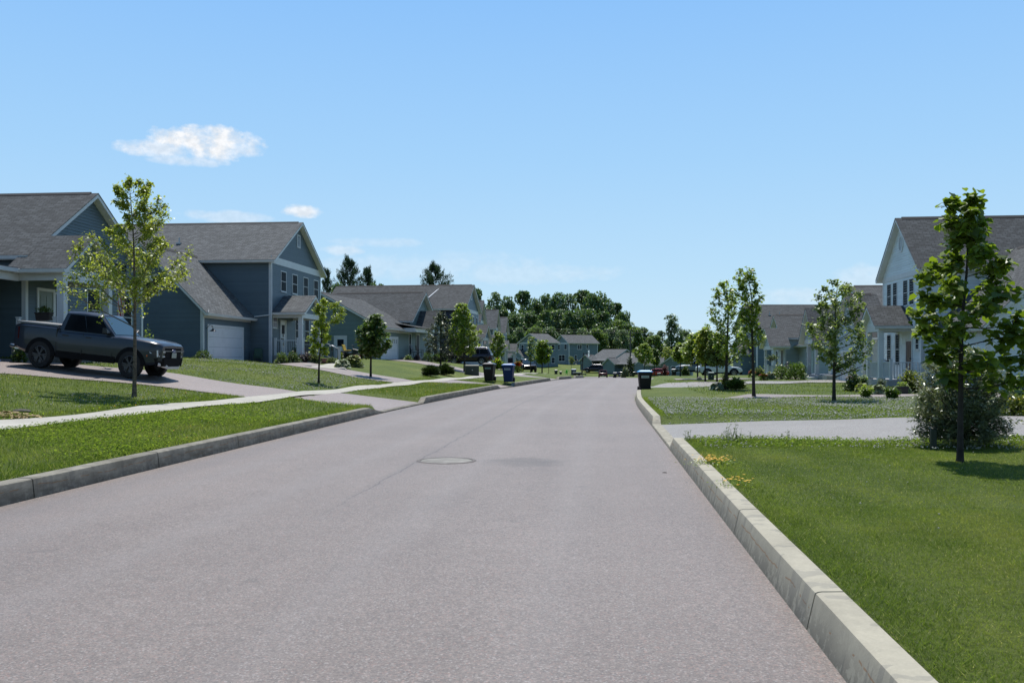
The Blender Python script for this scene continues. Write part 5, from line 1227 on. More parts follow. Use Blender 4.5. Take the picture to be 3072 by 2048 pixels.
# ================================================================ shrubs, flowers
def shrub(name, label, px0, px1, py0, py1, kind, lm, L, n, cat='shrub', group=None, D=None, flower=None, fl_n=0, seed=None, stemm=BARKD, fl_top=.55, fl_s=.05):
    rng = np.random.default_rng(seed if seed is not None else int(px0 * 7 + py1))
    cx = (px0 + px1) / 2
    b = pg(cx, py1) if D is None else on(cx, D)
    if D is None:
        D = b.y * CT - b.x * ST
    s = D / F_; w = (px1 - px0) * s; h = max((py1 - py0) * s, ((HY_ - py0) * s + 1.6) - b.z)
    e = empty(name, b, rng.uniform(0, 6), label, cat, group); mb = MB(); P = None; dirs = None
    if kind == 'mound':
        u = rng.normal(0, 1, (n, 3)); u[:, 2] = np.abs(u[:, 2]); u = unit(u); r = rng.uniform(.35, 1.03, n) ** .6
        lump = 1 + .16 * np.sin(u[:, 0] * 5 + rng.uniform(0, 6)) * np.sin(u[:, 1] * 6 + 1.) + .1 * np.sin(u[:, 2] * 9)
        P = u * (r * lump)[:, None] * np.array([w / 2, w / 2, h * .98]) + np.array([0, 0, .02])
        dirs = unit(u + rng.normal(0, .6, (n, 3)))
        for k in range(14):
            a = rng.uniform(0, 2 * PI); q = rng.uniform(.3, .8); mb.tube([(0, 0, -.03), (w * .2 * q * math.cos(a), w * .2 * q * math.sin(a), h * .4), (w * .42 * q * math.cos(a), w * .42 * q * math.sin(a), h * .85 * q)], [.015, .01, .004], 5, False)
    elif kind == 'upright':
        ns = 26; P = []
        for k in range(ns):
            a = rng.uniform(0, 2 * PI); q = rng.uniform(.1, 1) ** .6; tip = np.array([w / 2 * q * math.cos(a), w / 2 * q * math.sin(a), h * rng.uniform(.65, 1.) * (1 - .25 * q)]); st = tip * np.array([.25, .25, 0])
            mb.tube([st, st * .5 + tip * .5 + np.array([0, 0, .08 * h]), tip], [.010, .007, .003], 4, False)
            f = rng.uniform(.2, 1.02, n // ns)[:, None]; P.append(st * (1 - f) + tip * f + rng.normal(0, L * .55, (n // ns, 3)))
        P = np.concatenate(P); P[:, 2] = np.maximum(P[:, 2], .02)
    elif kind == 'hosta':
        a = rng.uniform(0, 2 * PI, n); q = rng.uniform(.08, .9, n) ** .7; z = h * (.95 - .75 * q ** 1.6) * rng.uniform(.65, 1., n)
        P = np.stack([w / 2 * q * np.cos(a) * .8, w / 2 * q * np.sin(a) * .8, z], 1); dirs = np.stack([np.cos(a), np.sin(a), .45 - 1.1 * q], 1)
        for k in range(0, n, 3): mb.tube([(0, 0, 0), tuple(P[k] * np.array([.5, .5, .8])), tuple(P[k])], [.006, .005, .003], 4, False)
    elif kind == 'spiky':
        a = rng.uniform(0, 2 * PI, n); q = rng.uniform(0, 1, n); z = h * rng.uniform(.05, .85, n) * (1 - .35 * q)
        P = np.stack([w / 2 * q * np.cos(a) * .85, w / 2 * q * np.sin(a) * .85, z], 1); dirs = np.stack([np.cos(a) * (.4 + q), np.sin(a) * (.4 + q), rng.uniform(.5, 1.6, n)], 1) + rng.normal(0, .25, (n, 3))
        mb.tube([(0, 0, -.02), (0, 0, h * .5)], [.03, .012], 5)
    V, Fc = leaf_geo(P, L * rng.uniform(.6, 1.25, len(P)), {'mound': 'oval', 'upright': 'oval', 'hosta': 'heart', 'spiky': 'narrow'}[kind], .2, .5, dirs, rng)
    np_mesh('foliage', V, Fc, lm, e)
    if mb.v: mb.build('stem', stemm, e, uv=False)
    if flower:
        a = rng.uniform(0, 2 * PI, fl_n); q = rng.uniform(0, .95, fl_n) ** .6; z = h * (fl_top + (1.08 - fl_top) * rng.uniform(.3, 1, fl_n)) * (1 - .25 * q * q)
        C = np.stack([w / 2 * q * np.cos(a), w / 2 * q * np.sin(a), z], 1); pt = np.repeat(C, 5, 0); k = np.tile(np.arange(5) * 2 * PI / 5, fl_n)
        d = np.stack([np.cos(k), np.sin(k), np.full(len(k), .35)], 1)
        V, Fc = leaf_geo(pt, np.full(len(pt), fl_s), 'oval', 0, .8, d, rng); np_mesh('blossom', V, Fc, flower, e)
    return e
RED = plain('red petals', (.50, .015, .012), .6, .3); ORANGE = plain('orange petals', (.55, .14, .015), .6, .3); YELLOW = plain('yellow petals', (.72, .42, .01), .6, .2); WHITEP = plain('white petals', (.72, .72, .66), .7, .1); PINKP = plain('pale pink plumes', (.50, .40, .40), .7, .2)
G1 = 'foundation shrubs below the slate house porch'
shrub('shrub', 'low dark shrub at the garage corner of the slate house', 585, 634, 1052, 1070, 'mound', LM_SHRUB, .09, 500, D=48.0)
shrub('shrub', 'dark evergreen mound below the left end of the slate house porch', 826, 864, 1062, 1094, 'mound', LM_DARK, .08, 1100, group=G1, D=53.6)
shrub('shrub', 'deep green spreading shrub below the middle of the slate house porch', 856, 902, 1064, 1096, 'mound', LM_SHRUB, .08, 1300, group=G1, D=54.)
shrub('shrub', 'reddish leaved shrub with pink specks beside the porch post', 896, 934, 1056, 1097, 'upright', LM_PURPLE, .07, 900, group=G1, D=54.6, flower=plain('pink petals', (.5, .2, .25), .6), fl_n=18, fl_s=.04)
shrub('shrub', 'rusty grass like clump right of the reddish shrub', 926, 962, 1070, 1100, 'spiky', LM_SAGE, .22, 500, group=G1, D=55.4)
shrub('ground_plant', 'soft sage green edging plants beside the slate house steps', 984, 1006, 1074, 1091, 'spiky', LM_SAGE, .2, 450, 'plant')
shrub('hosta', 'cream edged hosta clump beside the short concrete path', 1005, 1050, 1076, 1105, 'hosta', LM_HOSTAW, .24, 260, 'plant')
shrub('hosta', 'yellow green hosta with a red bloom beside the path', 1036, 1084, 1062, 1100, 'hosta', LM_YG, .26, 280, 'plant', flower=RED, fl_n=5, fl_s=.09)
shrub('ground_plant', 'grey green low plants right of the hostas', 1060, 1092, 1088, 1102, 'mound', LM_SAGE, .1, 420, 'plant')
shrub('shrub', 'yellow green rounded shrub next to the riding mower', 1011, 1030, 1060, 1079, 'mound', LM_YG, .1, 420, D=66)
G2 = 'shrubs along the porch of the low teal house'
shrub('shrub', 'dark shrub left of the teal house deck centre', 1213, 1238, 1073, 1088, 'mound', LM_DARK, .1, 450, group=G2, D=77.2)
shrub('shrub', 'bronze shrub right of the teal house deck centre', 1240, 1262, 1071, 1088, 'mound', LM_PURPLE, .1, 420, group=G2, D=78)
shrub('shrub', 'large dark shrub at the right end of the teal house deck', 1268, 1300, 1062, 1090, 'mound', LM_DARK, .11, 900, group=G2, D=79)
shrub('shrub', 'pale feathery pine shrub behind the crabapple trunk', 1296, 1342, 1062, 1090, 'spiky', LM_BRIGHT, .3, 900, group=G2, D=80)
shrub('juniper', 'left of two low spiky junipers on the lawn by the sidewalk', 1268, 1316, 1098, 1128, 'spiky', LM_JUNIPER, .26, 1500, group='low junipers')
shrub('juniper', 'right of two low spiky junipers on the lawn by the sidewalk', 1308, 1360, 1096, 1125, 'spiky', LM_JUNIPER, .28, 1700, group='low junipers')
shrub('shrub', 'green shrub on the ground behind the pickup tailgate', 38, 78, 1036, 1068, 'mound', LM_BRIGHT, .09, 500, D=31.8)
shrub('shrub', 'leafy shrub peeping over the pickup bonnet', 428, 464, 990, 1020, 'mound', LM_GREEN, .1, 420, D=38)
shrub('day_lily', 'orange day lilies behind the black bin', 1482, 1502, 1076, 1096, 'spiky', LM_GREEN, .45, 320, 'flowers', D=84, flower=ORANGE, fl_n=60, fl_s=.13)
shrub('flower_bed', 'bright red flowers above the blue bin', 1540, 1566, 1086, 1104, 'mound', LM_GREEN, .14, 420, 'flowers', D=84, flower=RED, fl_n=110, fl_s=.13)
shrub('shrub', 'small upright green shrub behind the red flowers', 1545, 1557, 1076, 1096, 'upright', LM_GREEN, .12, 300, D=86)
shrub('ground_plant', 'low green weeds along the lawn left of the red flowers', 1502, 1524, 1088, 1102, 'mound', LM_BRIGHT, .14, 380, 'plant', D=84)
# right-hand gardens
G3 = 'plants in the bed before the pale blue house'
shrub('shrub', 'tall yellow green shrub at the right end of the white railing', 2700, 2762, 1102, 1168, 'upright', LM_YG, .12, 1100, group=G3, D=37.5, stemm=BARK)
shrub('hosta', 'white edged hosta under the white porch post', 2614, 2656, 1152, 1184, 'hosta', LM_HOSTAW, .17, 260, 'plant', G3)
shrub('fern', 'bright green fern in front of the white railing', 2650, 2696, 1154, 1198, 'upright', LM_BRIGHT, .08, 1200, 'plant', G3)
shrub('ground_plant', 'leafy green perennial left of the white edged hosta', 2576, 2618, 1154, 1194, 'upright', LM_GREEN, .08, 1000, 'plant', G3)
shrub('hosta', 'yellow hosta by the left end of the bed', 2568, 2600, 1146, 1170, 'hosta', LM_YG, .16, 180, 'plant', G3, D=37.)
shrub('ground_plant', 'dark leaved plant with pale pink plumes at the corner of the bed', 2536, 2582, 1124, 1170, 'mound', LM_SHRUB, .11, 800, 'plant', G3, D=38.5, flower=PINKP, fl_n=60, fl_s=.06, fl_top=.8)
shrub('shrub', 'olive shrub between the garage door and the porch post', 2568, 2602, 1116, 1150, 'upright', LM_WOOD3, .1, 800, group=G3, D=41.5)
shrub('ground_plant', 'blue green plant wrapped round the porch post base', 2632, 2656, 1128, 1160, 'upright', LM_SAGE, .07, 500, 'plant', G3, D=39.5)
shrub('hosta', 'pale variegated hosta under the yellow green shrub', 2694, 2730, 1150, 1180, 'hosta', LM_HOSTAW, .15, 150, 'plant', G3)
shrub('shrub', 'glossy big leaved shrub at the right edge by the grey driveway', 3022, 3098, 1106, 1206, 'upright', LM_BRIGHT, .13, 700, D=22.5)
shrub('ground_plant', 'low mixed weeds with a yellow flower under the big leaved shrub', 3000, 3085, 1190, 1236, 'mound', LM_YG, .09, 700, 'plant', D=21.6, flower=YELLOW, fl_n=5, fl_s=.05)
G4 = 'garden plants by the grey gabled house'
shrub('shrub', 'dark clipped mound left of the wooden steps', 2318, 2372, 1102, 1142, 'mound', LM_DARK, .1, 1500, group=G4, D=62)
shrub('shrub', 'purple leaved shrub above the dark mound', 2334, 2396, 1092, 1118, 'mound', LM_PURPLE, .1, 1000, group=G4, D=65)
shrub('shrub', 'bright green shrub touching the wooden steps', 2354, 2418, 1098, 1146, 'mound', LM_BRIGHT, .11, 1500, group=G4, D=61)
shrub('shrub', 'small chartreuse bush above the dark mound', 2322, 2344, 1094, 1108, 'mound', LM_YG, .1, 420, group=G4, D=66)
shrub('hosta', 'cream hosta left of the dark clipped mound', 2300, 2326, 1114, 1138, 'hosta', LM_HOSTAW, .22, 200, 'plant', G4)
shrub('flower_bed', 'red flowers right behind the tall bare trunk', 2246, 2266, 1112, 1132, 'mound', LM_GREEN, .1, 380, 'flowers', G4, flower=RED, fl_n=70, fl_s=.09)
shrub('flower_bed', 'low bed of red and white flowers left of the cream hosta', 2278, 2302, 1122, 1140, 'mound', LM_BRIGHT, .1, 420, 'flowers', G4, flower=RED, fl_n=60, fl_s=.08)
shrub('ground_plant', 'tall sage grass between the two red flower beds', 2262, 2290, 1104, 1130, 'spiky', LM_SAGE, .3, 500, 'plant', G4)
shrub('shrub', 'young shrub climbing by the porch of the single storey sage house', 2388, 2420, 1076, 1110, 'upright', LM_GREEN, .12, 500, group=G4, D=64)
shrub('hosta', 'cream hosta at the foot of the leaning tree', 2128, 2172, 1146, 1170, 'hosta', LM_HOSTAW, .17, 240, 'plant')
shrub('ground_plant', 'yellow green climber against the leaning trunk', 2158, 2190, 1112, 1168, 'upright', LM_YG, .09, 520, 'plant')
shrub('ground_plant', 'dark iris clump right of the leaning trunk', 2188, 2228, 1142, 1170, 'spiky', LM_SHRUB, .3, 700, 'plant')
shrub('evergreen', 'small clipped evergreen cone before the pale posted bungalow', 1880, 1900, 1074, 1108, 'mound', LM_JUNIPER, .3, 800, D=178)
shrub('shrub', 'grey green shrubs around the parked black car', 1866, 1886, 1104, 1122, 'mound', LM_SAGE, .3, 700, D=172)
shrub('shrub', 'burgundy ornamental shrub right of the red car', 1986, 2002, 1086, 1118, 'upright', leaf_mat('burgundy leaf', (.05, .01, .015), (.20, .05, .07)), .22, 600, D=150)
shrub('shrub', 'rounded green shrub left of the grey parked pickup', 2046, 2066, 1100, 1124, 'mound', LM_SHRUB, .2, 600, D=100)

# yellow flowers and weeds spilling over the right kerb
def kerb_flowers(label, x, y, w, n, seed):
    rng = np.random.default_rng(seed); e = empty('flower_clump', (x, y, .20), 0, label, 'flowers', None)
    P = rng.normal(0, 1, (n * 6, 3)) * np.array([w * .45, w * .45, .02]) + np.array([0, 0, .035]); P[:, 2] = np.abs(P[:, 2])
    V, Fc = leaf_geo(P, np.full(len(P), .035), 'narrow', .1, .4, None, rng); np_mesh('foliage', V, Fc, LM_GREEN, e)
    C = rng.normal(0, 1, (n, 3)) * np.array([w * .4, w * .4, .018]) + np.array([0, 0, .085]); pt = np.repeat(C, 5, 0); k = np.tile(np.arange(5) * 2 * PI / 5, n)
    V, Fc = leaf_geo(pt, np.full(len(pt), .021), 'oval', 0, .8, np.stack([np.cos(k), np.sin(k), np.full(len(k), .3)], 1), rng); np_mesh('blossom', V, Fc, YELLOW, e)
    mb = MB()
    for c in C[::2]: mb.tube([(c[0] * .8, c[1] * .8, -.03), tuple(c)], .0015, 3, False)
    mb.build('stem', LM_GREEN, e, uv=False); return e
kerb_flowers('dense clump of small yellow flowers beside the right kerb', 1.48, 12.5, .34, 95, 4)
kerb_flowers('sparser clump of yellow flowers nearer the camera beside the right kerb', 1.47, 10.35, .26, 30, 5)
def weed(label, x, y, h, n, seed, lm=LM_SAGE):
    rng = np.random.default_rng(seed); e = empty('weed', (x, y, gz(x, y)), 0, label, 'weed', 'tall weeds at the edge of the grey driveway'); mb = MB(); P = []
    for k in range(n):
        a = rng.uniform(0, 2 * PI); t = np.array([.28 * h * math.cos(a), .28 * h * math.sin(a), h * rng.uniform(.55, 1)]) * rng.uniform(.4, 1.); t[2] = h * rng.uniform(.5, 1)
        s0 = rng.normal(0, .03, 3) * np.array([1, 1, 0]); mb.tube([s0, s0 + t * .5, s0 + t], [.003, .0025, .0012], 4, False); m = 14
        f = rng.uniform(.05, .75, m)[:, None] ** 1.4; P.append(s0 + t * f + rng.normal(0, .012, (m, 3)))
        P.append(s0 + t + rng.normal(0, .010, (5, 3)))
    P = np.concatenate(P); V, Fc = leaf_geo(P, rng.uniform(.02, .055, len(P)), 'narrow', -.1, .3, None, rng); np_mesh('foliage', V, Fc, lm, e); mb.build('stem', LM_GREEN, e, uv=False); return e
for i, (px, py, h, n, lab) in enumerate(((2192, 1322, .32, 8, 'tall seeding weed nearest the kerb'), (2172, 1325, .2, 6, 'short weed tuft closest to the kerb end'), (2216, 1324, .26, 7, 'branching weed right of the tallest weed'), (2062, 1320, .2, 5, 'low weed on the kerb corner of the driveway'), (2236, 1322, .18, 4, 'thin weed furthest along the driveway edge'), (2362, 1318, .2, 5, 'lone weed on the driveway edge before the willow shrub'))):
    p = pg(px, py); weed(lab, p.x, p.y - .1, h, n, 60 + i)
weed('small weed growing from the kerb joint before the blue lidded bin', 1.36, 36.2, .25, 7, 77, LM_GREEN)

# ================================================================ grass blades, clover
def region_mask(X, Y):
    """True where lawn grows (not on paving)"""
    l, r, sn = kL(Y) - KW, kR(Y) + KW, sN(Y)
    left = (X < l - .01) & ~((X < sn + .01) & (X > sn - SW - .01))
    right = X > r + .01
    ok = left | right
    ok &= ~((X > r) & (Y > 17.0 - 1.4 * np.clip((X - 1.5) / 28, 0, 1)) & (Y < 22.5 - 1.6 * np.clip((X - 1.5) / 28, 0, 1)))
    ok &= ~((X < l) & (X > sn) & (Y > 27.2 + .7 * (l - X) / 3) & (Y < 33.2 - 1. * (l - X) / 3))
    e = np.clip((sn - SW - X) / 11.5, 0, 1); u = e * e * (3 - 2 * e)
    ok &= ~((X < sn - SW) & (Y > 27.9 - 2.6 * u) & (Y < 32.2 - .9 * u))
    ok &= ~((X < l) & (X > sn) & (Y > 50.4 - 2.8 * np.clip((l - X) / 3, 0, 1)) & (Y < 54.4 - 1.8 * np.clip((l - X) / 3, 0, 1)))
    e = np.clip((sn - SW - X) / 11.5, 0, 1); u = e * e * (3 - 2 * e)
    ok &= ~((X < sn - SW) & (Y > 45.6 + 2.7 * u) & (Y < 49.6 + 4.6 * u) & (Y < 56))
    ok &= ~((X > 4.2) & (X < 30) & (Y > 33.6 + (X - 4.2) * .039) & (Y < 36. + (X - 4.2) * .046))
    return ok
GRASS_L = turf_mat('grass blade', (.085, .135, .022), (.27, .33, .085), (.36, .35, .12))
GRASS_C = leaf_mat('clover leaf', (.085, .145, .022), (.22, .29, .065), .45, .0, .6, False)
def blades(xr, yr, dens, hgt, wid, rng, lean=.5, patch=None, rnd=False):
    n = int((xr[1] - xr[0]) * (yr[1] - yr[0]) * dens); X = rng.uniform(*xr, n); Y = rng.uniform(*yr, n)
    m = region_mask(X, Y); cx = (X * CT + Y * ST) / (Y * CT - X * ST); m &= np.abs(cx) < .62
    if patch is not None: m &= patch(X, Y)
    X, Y = X[m], Y[m]; n = len(X); Z = ground_z(X, Y) - .004; a = rng.uniform(0, 2 * PI, n); h = hgt * rng.uniform(.45, 1.25, n); w = wid * rng.uniform(.7, 1.3, n) / 2
    b = np.where(np.floor((X + .12 * Y) / .62) % 2 < 1, .6, 3.7) + rng.normal(0, 1.1 if not rnd else 3., n); ln = h * lean * rng.uniform(.2, 1.4, n)
    V = np.empty((n, 3, 3)); V[:, 0] = np.stack([X - w * np.cos(a), Y - w * np.sin(a), Z], 1); V[:, 1] = np.stack([X + w * np.cos(a), Y + w * np.sin(a), Z], 1); V[:, 2] = np.stack([X + ln * np.cos(b), Y + ln * np.sin(b), Z + h], 1)
    return V.reshape(-1, 3)
rg = np.random.default_rng(5)
VB = [blades((1.44, 8), (3.2, 9), 9000, .023, .0042, rg, 1.1, rnd=True), blades((1.44, 12), (9, 17), 3400, .024, .0065, rg, 1.1, rnd=True), blades((1.44, 9), (3.4, 15), 1300, .045, .005, rg, .9, lambda X, Y: (np.abs(((X + .12 * Y + .05 * np.sin(Y * 3)) / .55) % 1 - .5) < .10) & (np.sin(Y * 2.1 + X * 5) + np.sin(Y * 5.3) + rg.normal(0, .5, len(X)) > .5), rnd=True), blades((1.44, 17), (15, 32), 170, .06, .016, rg),
      blades((1.43, 1.75), (3.2, 34), 1100, .06, .005, rg, 1.4, rnd=True),
      blades((-10.7, -6.7), (8.5, 20), 1000, .075, .008, rg, .8), blades((-10.7, -5.5), (20, 56), 300, .07, .014, rg), blades((-7.1, -6.77), (8, 28), 900, .08, .008, rg, 1.2), blades((-7.0, -5.4), (33, 50), 260, .08, .012, rg, 1.),
      blades((-22, -10.5), (15, 29), 260, .07, .014, rg), blades((-24, -9.8), (29, 50), 80, .07, .022, rg), blades((4, 30), (32, 62), 26, .07, .03, rg), blades((-11.9, -10.2), (13, 30), 500, .09, .01, rg)]
V = np.concatenate(VB); o = np_mesh('grass', V, np.arange(len(V)).reshape(-1, 3), GRASS_L); tag(o, 'short mown grass of the verges and lawns', None, None, 'stuff')
# broad-leaved clover in the left verge, the far clover lawn and beside the driveway
def clover(xr, yr, dens, L, rng, thr, hi=.05):
    n = int((xr[1] - xr[0]) * (yr[1] - yr[0]) * dens); X = rng.uniform(*xr, n); Y = rng.uniform(*yr, n); m = region_mask(X, Y); cx = (X * CT + Y * ST) / (Y * CT - X * ST); m &= np.abs(cx) < .6
    f = np.sin(X * 1.1 + 1.3 * np.sin(Y * .6)) + np.sin(Y * .9 + 1.7 * np.sin(X * .8 + 1)) + rng.normal(0, .5, n); m &= f > thr
    X, Y = X[m], Y[m]; P = np.stack([X, Y, ground_z(X, Y) + rng.uniform(.01, hi, len(X))], 1); return leaf_geo(P, L * rng.uniform(.6, 1.3, len(P)), 'oval', .1, .6, None, rng)[0]
VC = np.concatenate([clover((-10.6, -6.8), (9, 20), 620, .045, rg, -.3, .09), clover((-10.6, -6.4), (20, 30), 260, .055, rg, 0, .07), clover((1.6, 16), (14.8, 17.2), 420, .04, rg, -1.2, .08), clover((1.5, 22), (22.4, 33.5), 75, .055, rg, -1., .07), clover((-11.8, -10.4), (12, 27), 120, .06, rg, -1, .10)])
o = np_mesh('clover', VC, np.arange(len(VC)).reshape(-1, 6), GRASS_C); tag(o, 'patches of clover leaves in the lawns and verge', None, None, 'stuff')
def dots(xr, yr, dens, r, rng, thr, hi=.06):
    n = int((xr[1] - xr[0]) * (yr[1] - yr[0]) * dens); X = rng.uniform(*xr, n); Y = rng.uniform(*yr, n); m = region_mask(X, Y); cx = (X * CT + Y * ST) / (Y * CT - X * ST); m &= np.abs(cx) < .6
    f = np.sin(X * .9 + 1.3 * np.sin(Y * .5)) + np.sin(Y * .7 + 1.7 * np.sin(X * .7 + 1)) + rng.normal(0, .6, n); m &= f > thr
    X, Y = X[m], Y[m]; n = len(X); Z = ground_z(X, Y) + rng.uniform(.035, hi, n); V = np.empty((n, 6, 3)); R = r * rng.uniform(.7, 1.2, n)
    for k, d in enumerate(((1, 0, 0), (-1, 0, 0), (0, 1, 0), (0, -1, 0), (0, 0, .8), (0, 0, -.8))): V[:, k] = np.stack([X, Y, Z], 1) + np.array(d) * R[:, None]
    T = np.array([(0, 2, 4), (2, 1, 4), (1, 3, 4), (3, 0, 4), (2, 0, 5), (1, 2, 5), (3, 1, 5), (0, 3, 5)])
    return V.reshape(-1, 3), (np.arange(n)[:, None, None] * 6 + T[None]).reshape(-1, 3)
def merge(parts):
    vs, fs, k = [], [], 0
    for v, f in parts: vs.append(v); fs.append(f + k); k += len(v)
    return np.concatenate(vs), np.concatenate(fs)
CLW = plain('clover blossom', (.40, .40, .33), .8, .2)
v, f = merge([dots((1.6, 24), (22.4, 33.4), 95, .018, rg, -1.), dots((1.6, 14), (14.4, 17.1), 90, .014, rg, -.8), dots((-21, -11), (20, 28.5), 16, .018, rg, -.2), dots((-20, -10.6), (32, 46), 24, .024, rg, -.3), dots((-10.5, -6.9), (9, 27), 2, .011, rg, .4), dots((2, 9), (5, 14), 2.2, .010, rg, .6)])
o = np_mesh('clover_flowers', v, f, CLW); tag(o, 'white clover blossoms dotting the lawns', None, None, 'stuff')
v, f = merge([dots((-10.5, -6.9), (14, 27), 3.0, .016, rg, .3), dots((-21, -11), (19, 28), 1.6, .02, rg, .2), dots((-10, -6.5), (33, 48), 1.6, .02, rg, 0)])
o = np_mesh('small_yellow_flowers', v, f, YELLOW); tag(o, 'small yellow flowers scattered in the left verge and lawn', None, None, 'stuff')
# straw patch and half-buried stone near the left edge
STRAW = plain('dry straw', (.34, .26, .13), .9, .3, 20)
n = 700; X = rg.normal(0, 1, n) * .9 ; p = pg(70, 1255); X = p.x + X; Y = p.y + rg.normal(0, .32, n); Z = ground_z(X, Y) + rg.uniform(.01, .06, n); m = region_mask(X, Y); Pn = np.stack([X, Y, Z], 1)[m]; a = rg.uniform(0, 2 * PI, len(Pn))
V, Fc = leaf_geo(Pn, rg.uniform(.07, .26, len(Pn)), 'narrow', .0, .5, np.stack([np.cos(a), np.sin(a), rg.normal(0, .12, len(Pn))], 1), rg)
tag(np_mesh('dry_grass', V, Fc, STRAW), 'dry straw strewn beside the sidewalk at the left edge', None, None, 'stuff')
# ================================================================ vehicles
def car(name, label, cat, loc, rz, L, Wd, H, prof, gh, wb, wr, paint, sill=.28, belt=None, pitch=0, group=None, bed=None, spoke=6, alloy=ALLOY, roofrail=False, archm=None, wheel_detail=True, plate='front', light='std', wsm=WSGLASS):
    """prof: list of (x, z top) along the bonnet/boot; gh: greenhouse (x windscreen base, x roof front, x roof rear, x rear base, z belt, z roof); local +x is the front"""
    root = empty(name, loc, rz, label, cat, group); root.rotation_euler = (0, -pitch, rz)
    hw = Wd / 2; xf, xr = L / 2, -L / 2; N = 26
    px = np.array([p[0] for p in prof]); pz = np.array([p[1] for p in prof])
    xs = sorted(set(list(np.linspace(xr, xf, N)) + [p[0] for p in prof])); mb = MB(); n = 0; secs = []
    for x in xs:
        t = min(x - xr, xf - x); nose = 1 - (.20 if x > 0 else .12) * max(0, 1 - t / .6) ** 2.2; zt = float(np.interp(x, px, pz)); zl = sill + .14 * max(0, 1 - t / .5) ** 1.5
        w = hw * nose; dz = zt - zl
        secs.append([(x, 0, zl), (x, w * .86, zl), (x, w * .965, zl + .10 * dz), (x, w * .985, zl + .32 * dz), (x, w, zl + .58 * dz), (x, w * .985, zl + .80 * dz), (x, w * .955, zl + .93 * dz), (x, w * .90, zt - .012), (x, w * .80, zt + .004), (x, 0, zt + .022)])
    def loft(mb, secs):
        k = len(secs[0])
        for sg in (1, -1):
            o = len(mb.v); mb.v += [(p[0], p[1] * sg, p[2]) for s_ in secs for p in s_]
            for i in range(len(secs) - 1):
                for j in range(k - 1):
                    f = (o + i * k + j, o + (i + 1) * k + j, o + (i + 1) * k + j + 1, o + i * k + j + 1); mb.f.append(f if sg > 0 else f[::-1]); mb.mi.append(mb.cur)
            for i in (0, len(secs) - 1):
                f = tuple(o + i * k + j for j in range(k)); mb.f.append(f if (i == 0) == (sg > 0) else f[::-1]); mb.mi.append(mb.cur)
    loft(mb, secs)
    xa, xb, xc, xd, zb, zr = gh; w0 = hw * .90; w1 = hw * .70
    def ztop(x): return float(np.interp(x, [xd, xc, (xc + xb) / 2, xb, xa], [zb, zr - .03, zr, zr - .035, zb]))
    gx = sorted(set([xd, xc, xb, xa] + list(np.linspace(xd, xa, 14)))); g = []
    for x in gx:
        z = ztop(x); f = (z - zb) / (zr - zb); w = w0 + (w1 - w0) * f; e = min(1, f)
        g.append([(x, w0 + .004, zb - .06), (x, w0 + (w - w0) * .5, zb + (z - zb) * .5), (x, w + (w0 - w) * .12, z - .10 * e * (zr - zb)), (x, w - .02, z - .04 * e), (x, w - .09 * e, z), (x, 0, z + .02 * e)])
    loft(mb, g)
    body = mb.build('body', paint, root, smooth=True, angle=32, uv=False)
    def sy(z): return w0 + (w1 - w0) * (z - zb) / (zr - zb) + .007
    # side glass
    h = zr - zb; z0, z1 = zb + .05, zr - .13 * h - .03
    def xq(z, fr): # pillar line positions at height z
        f = (z - zb) / h; return (xa + (xb - xa) * f) if fr else (xd + (xc - xd) * f)
    def side_glass(xs0, xs1, xe0, xe1, nm='side_window'):
        for sg in (1, -1):
            m_ = MB(); m_.hexa([(xs0, sg * (sy(z0) - .02), z0), (xe0, sg * (sy(z0) - .02), z0), (xe0, sg * sy(z0), z0), (xs0, sg * sy(z0), z0)], [(xs1, sg * (sy(z1) - .02), z1), (xe1, sg * (sy(z1) - .02), z1), (xe1, sg * sy(z1), z1), (xs1, sg * sy(z1), z1)])
            m_.build(nm, CARGLASS, root, uv=False)
    ra, rb2 = xq(z0, False) + .16, xq(z1, False) + .14; fa, fb = xq(z0, True) - .13, xq(z1, True) - .12
    span = fa - ra; cuts = [ra + span * k for k in ((0, .49, 1) if span < 2.2 else (0, .30, .64, 1))]
    spt = fb - rb2; ct = [rb2 + spt * (c - ra) / span for c in cuts]
    for k in range(len(cuts) - 1): gp = .010 if bed else .035; side_glass(cuts[k] + gp, ct[k] + gp, cuts[k + 1] - gp, ct[k + 1] - gp)
    def slope_glass(x0, x1, nm, mm, sgx):
        a, b = .10, .90; p0 = (x0 + (x1 - x0) * a, zb + h * a); p1 = (x0 + (x1 - x0) * b, zb + (ztop(x1) - zb) * b)
        nx, nz = (h, abs(x1 - x0)); q = math.hypot(nx, nz); nx, nz = sgx * nx / q * .012, nz / q * .012
        wa, wb_ = sy(p0[1]) - .09, sy(p1[1]) - .10; m_ = MB()
        m_.hexa([(p0[0] - nx, -wa, p0[1] - nz), (p0[0] - nx, wa, p0[1] - nz), (p0[0] + nx, wa, p0[1] + nz), (p0[0] + nx, -wa, p0[1] + nz)], [(p1[0] - nx, -wb_, p1[1] - nz), (p1[0] - nx, wb_, p1[1] - nz), (p1[0] + nx, wb_, p1[1] + nz), (p1[0] + nx, -wb_, p1[1] + nz)])
        m_.build(nm, mm, root, uv=False)
    slope_glass(xa, xb, 'windscreen', wsm, 1); slope_glass(xd, xc, 'rear_window', CARGLASS, -1)
    # wheels
    xw = (wb[0], wb[1]); am = archm or BUMPER
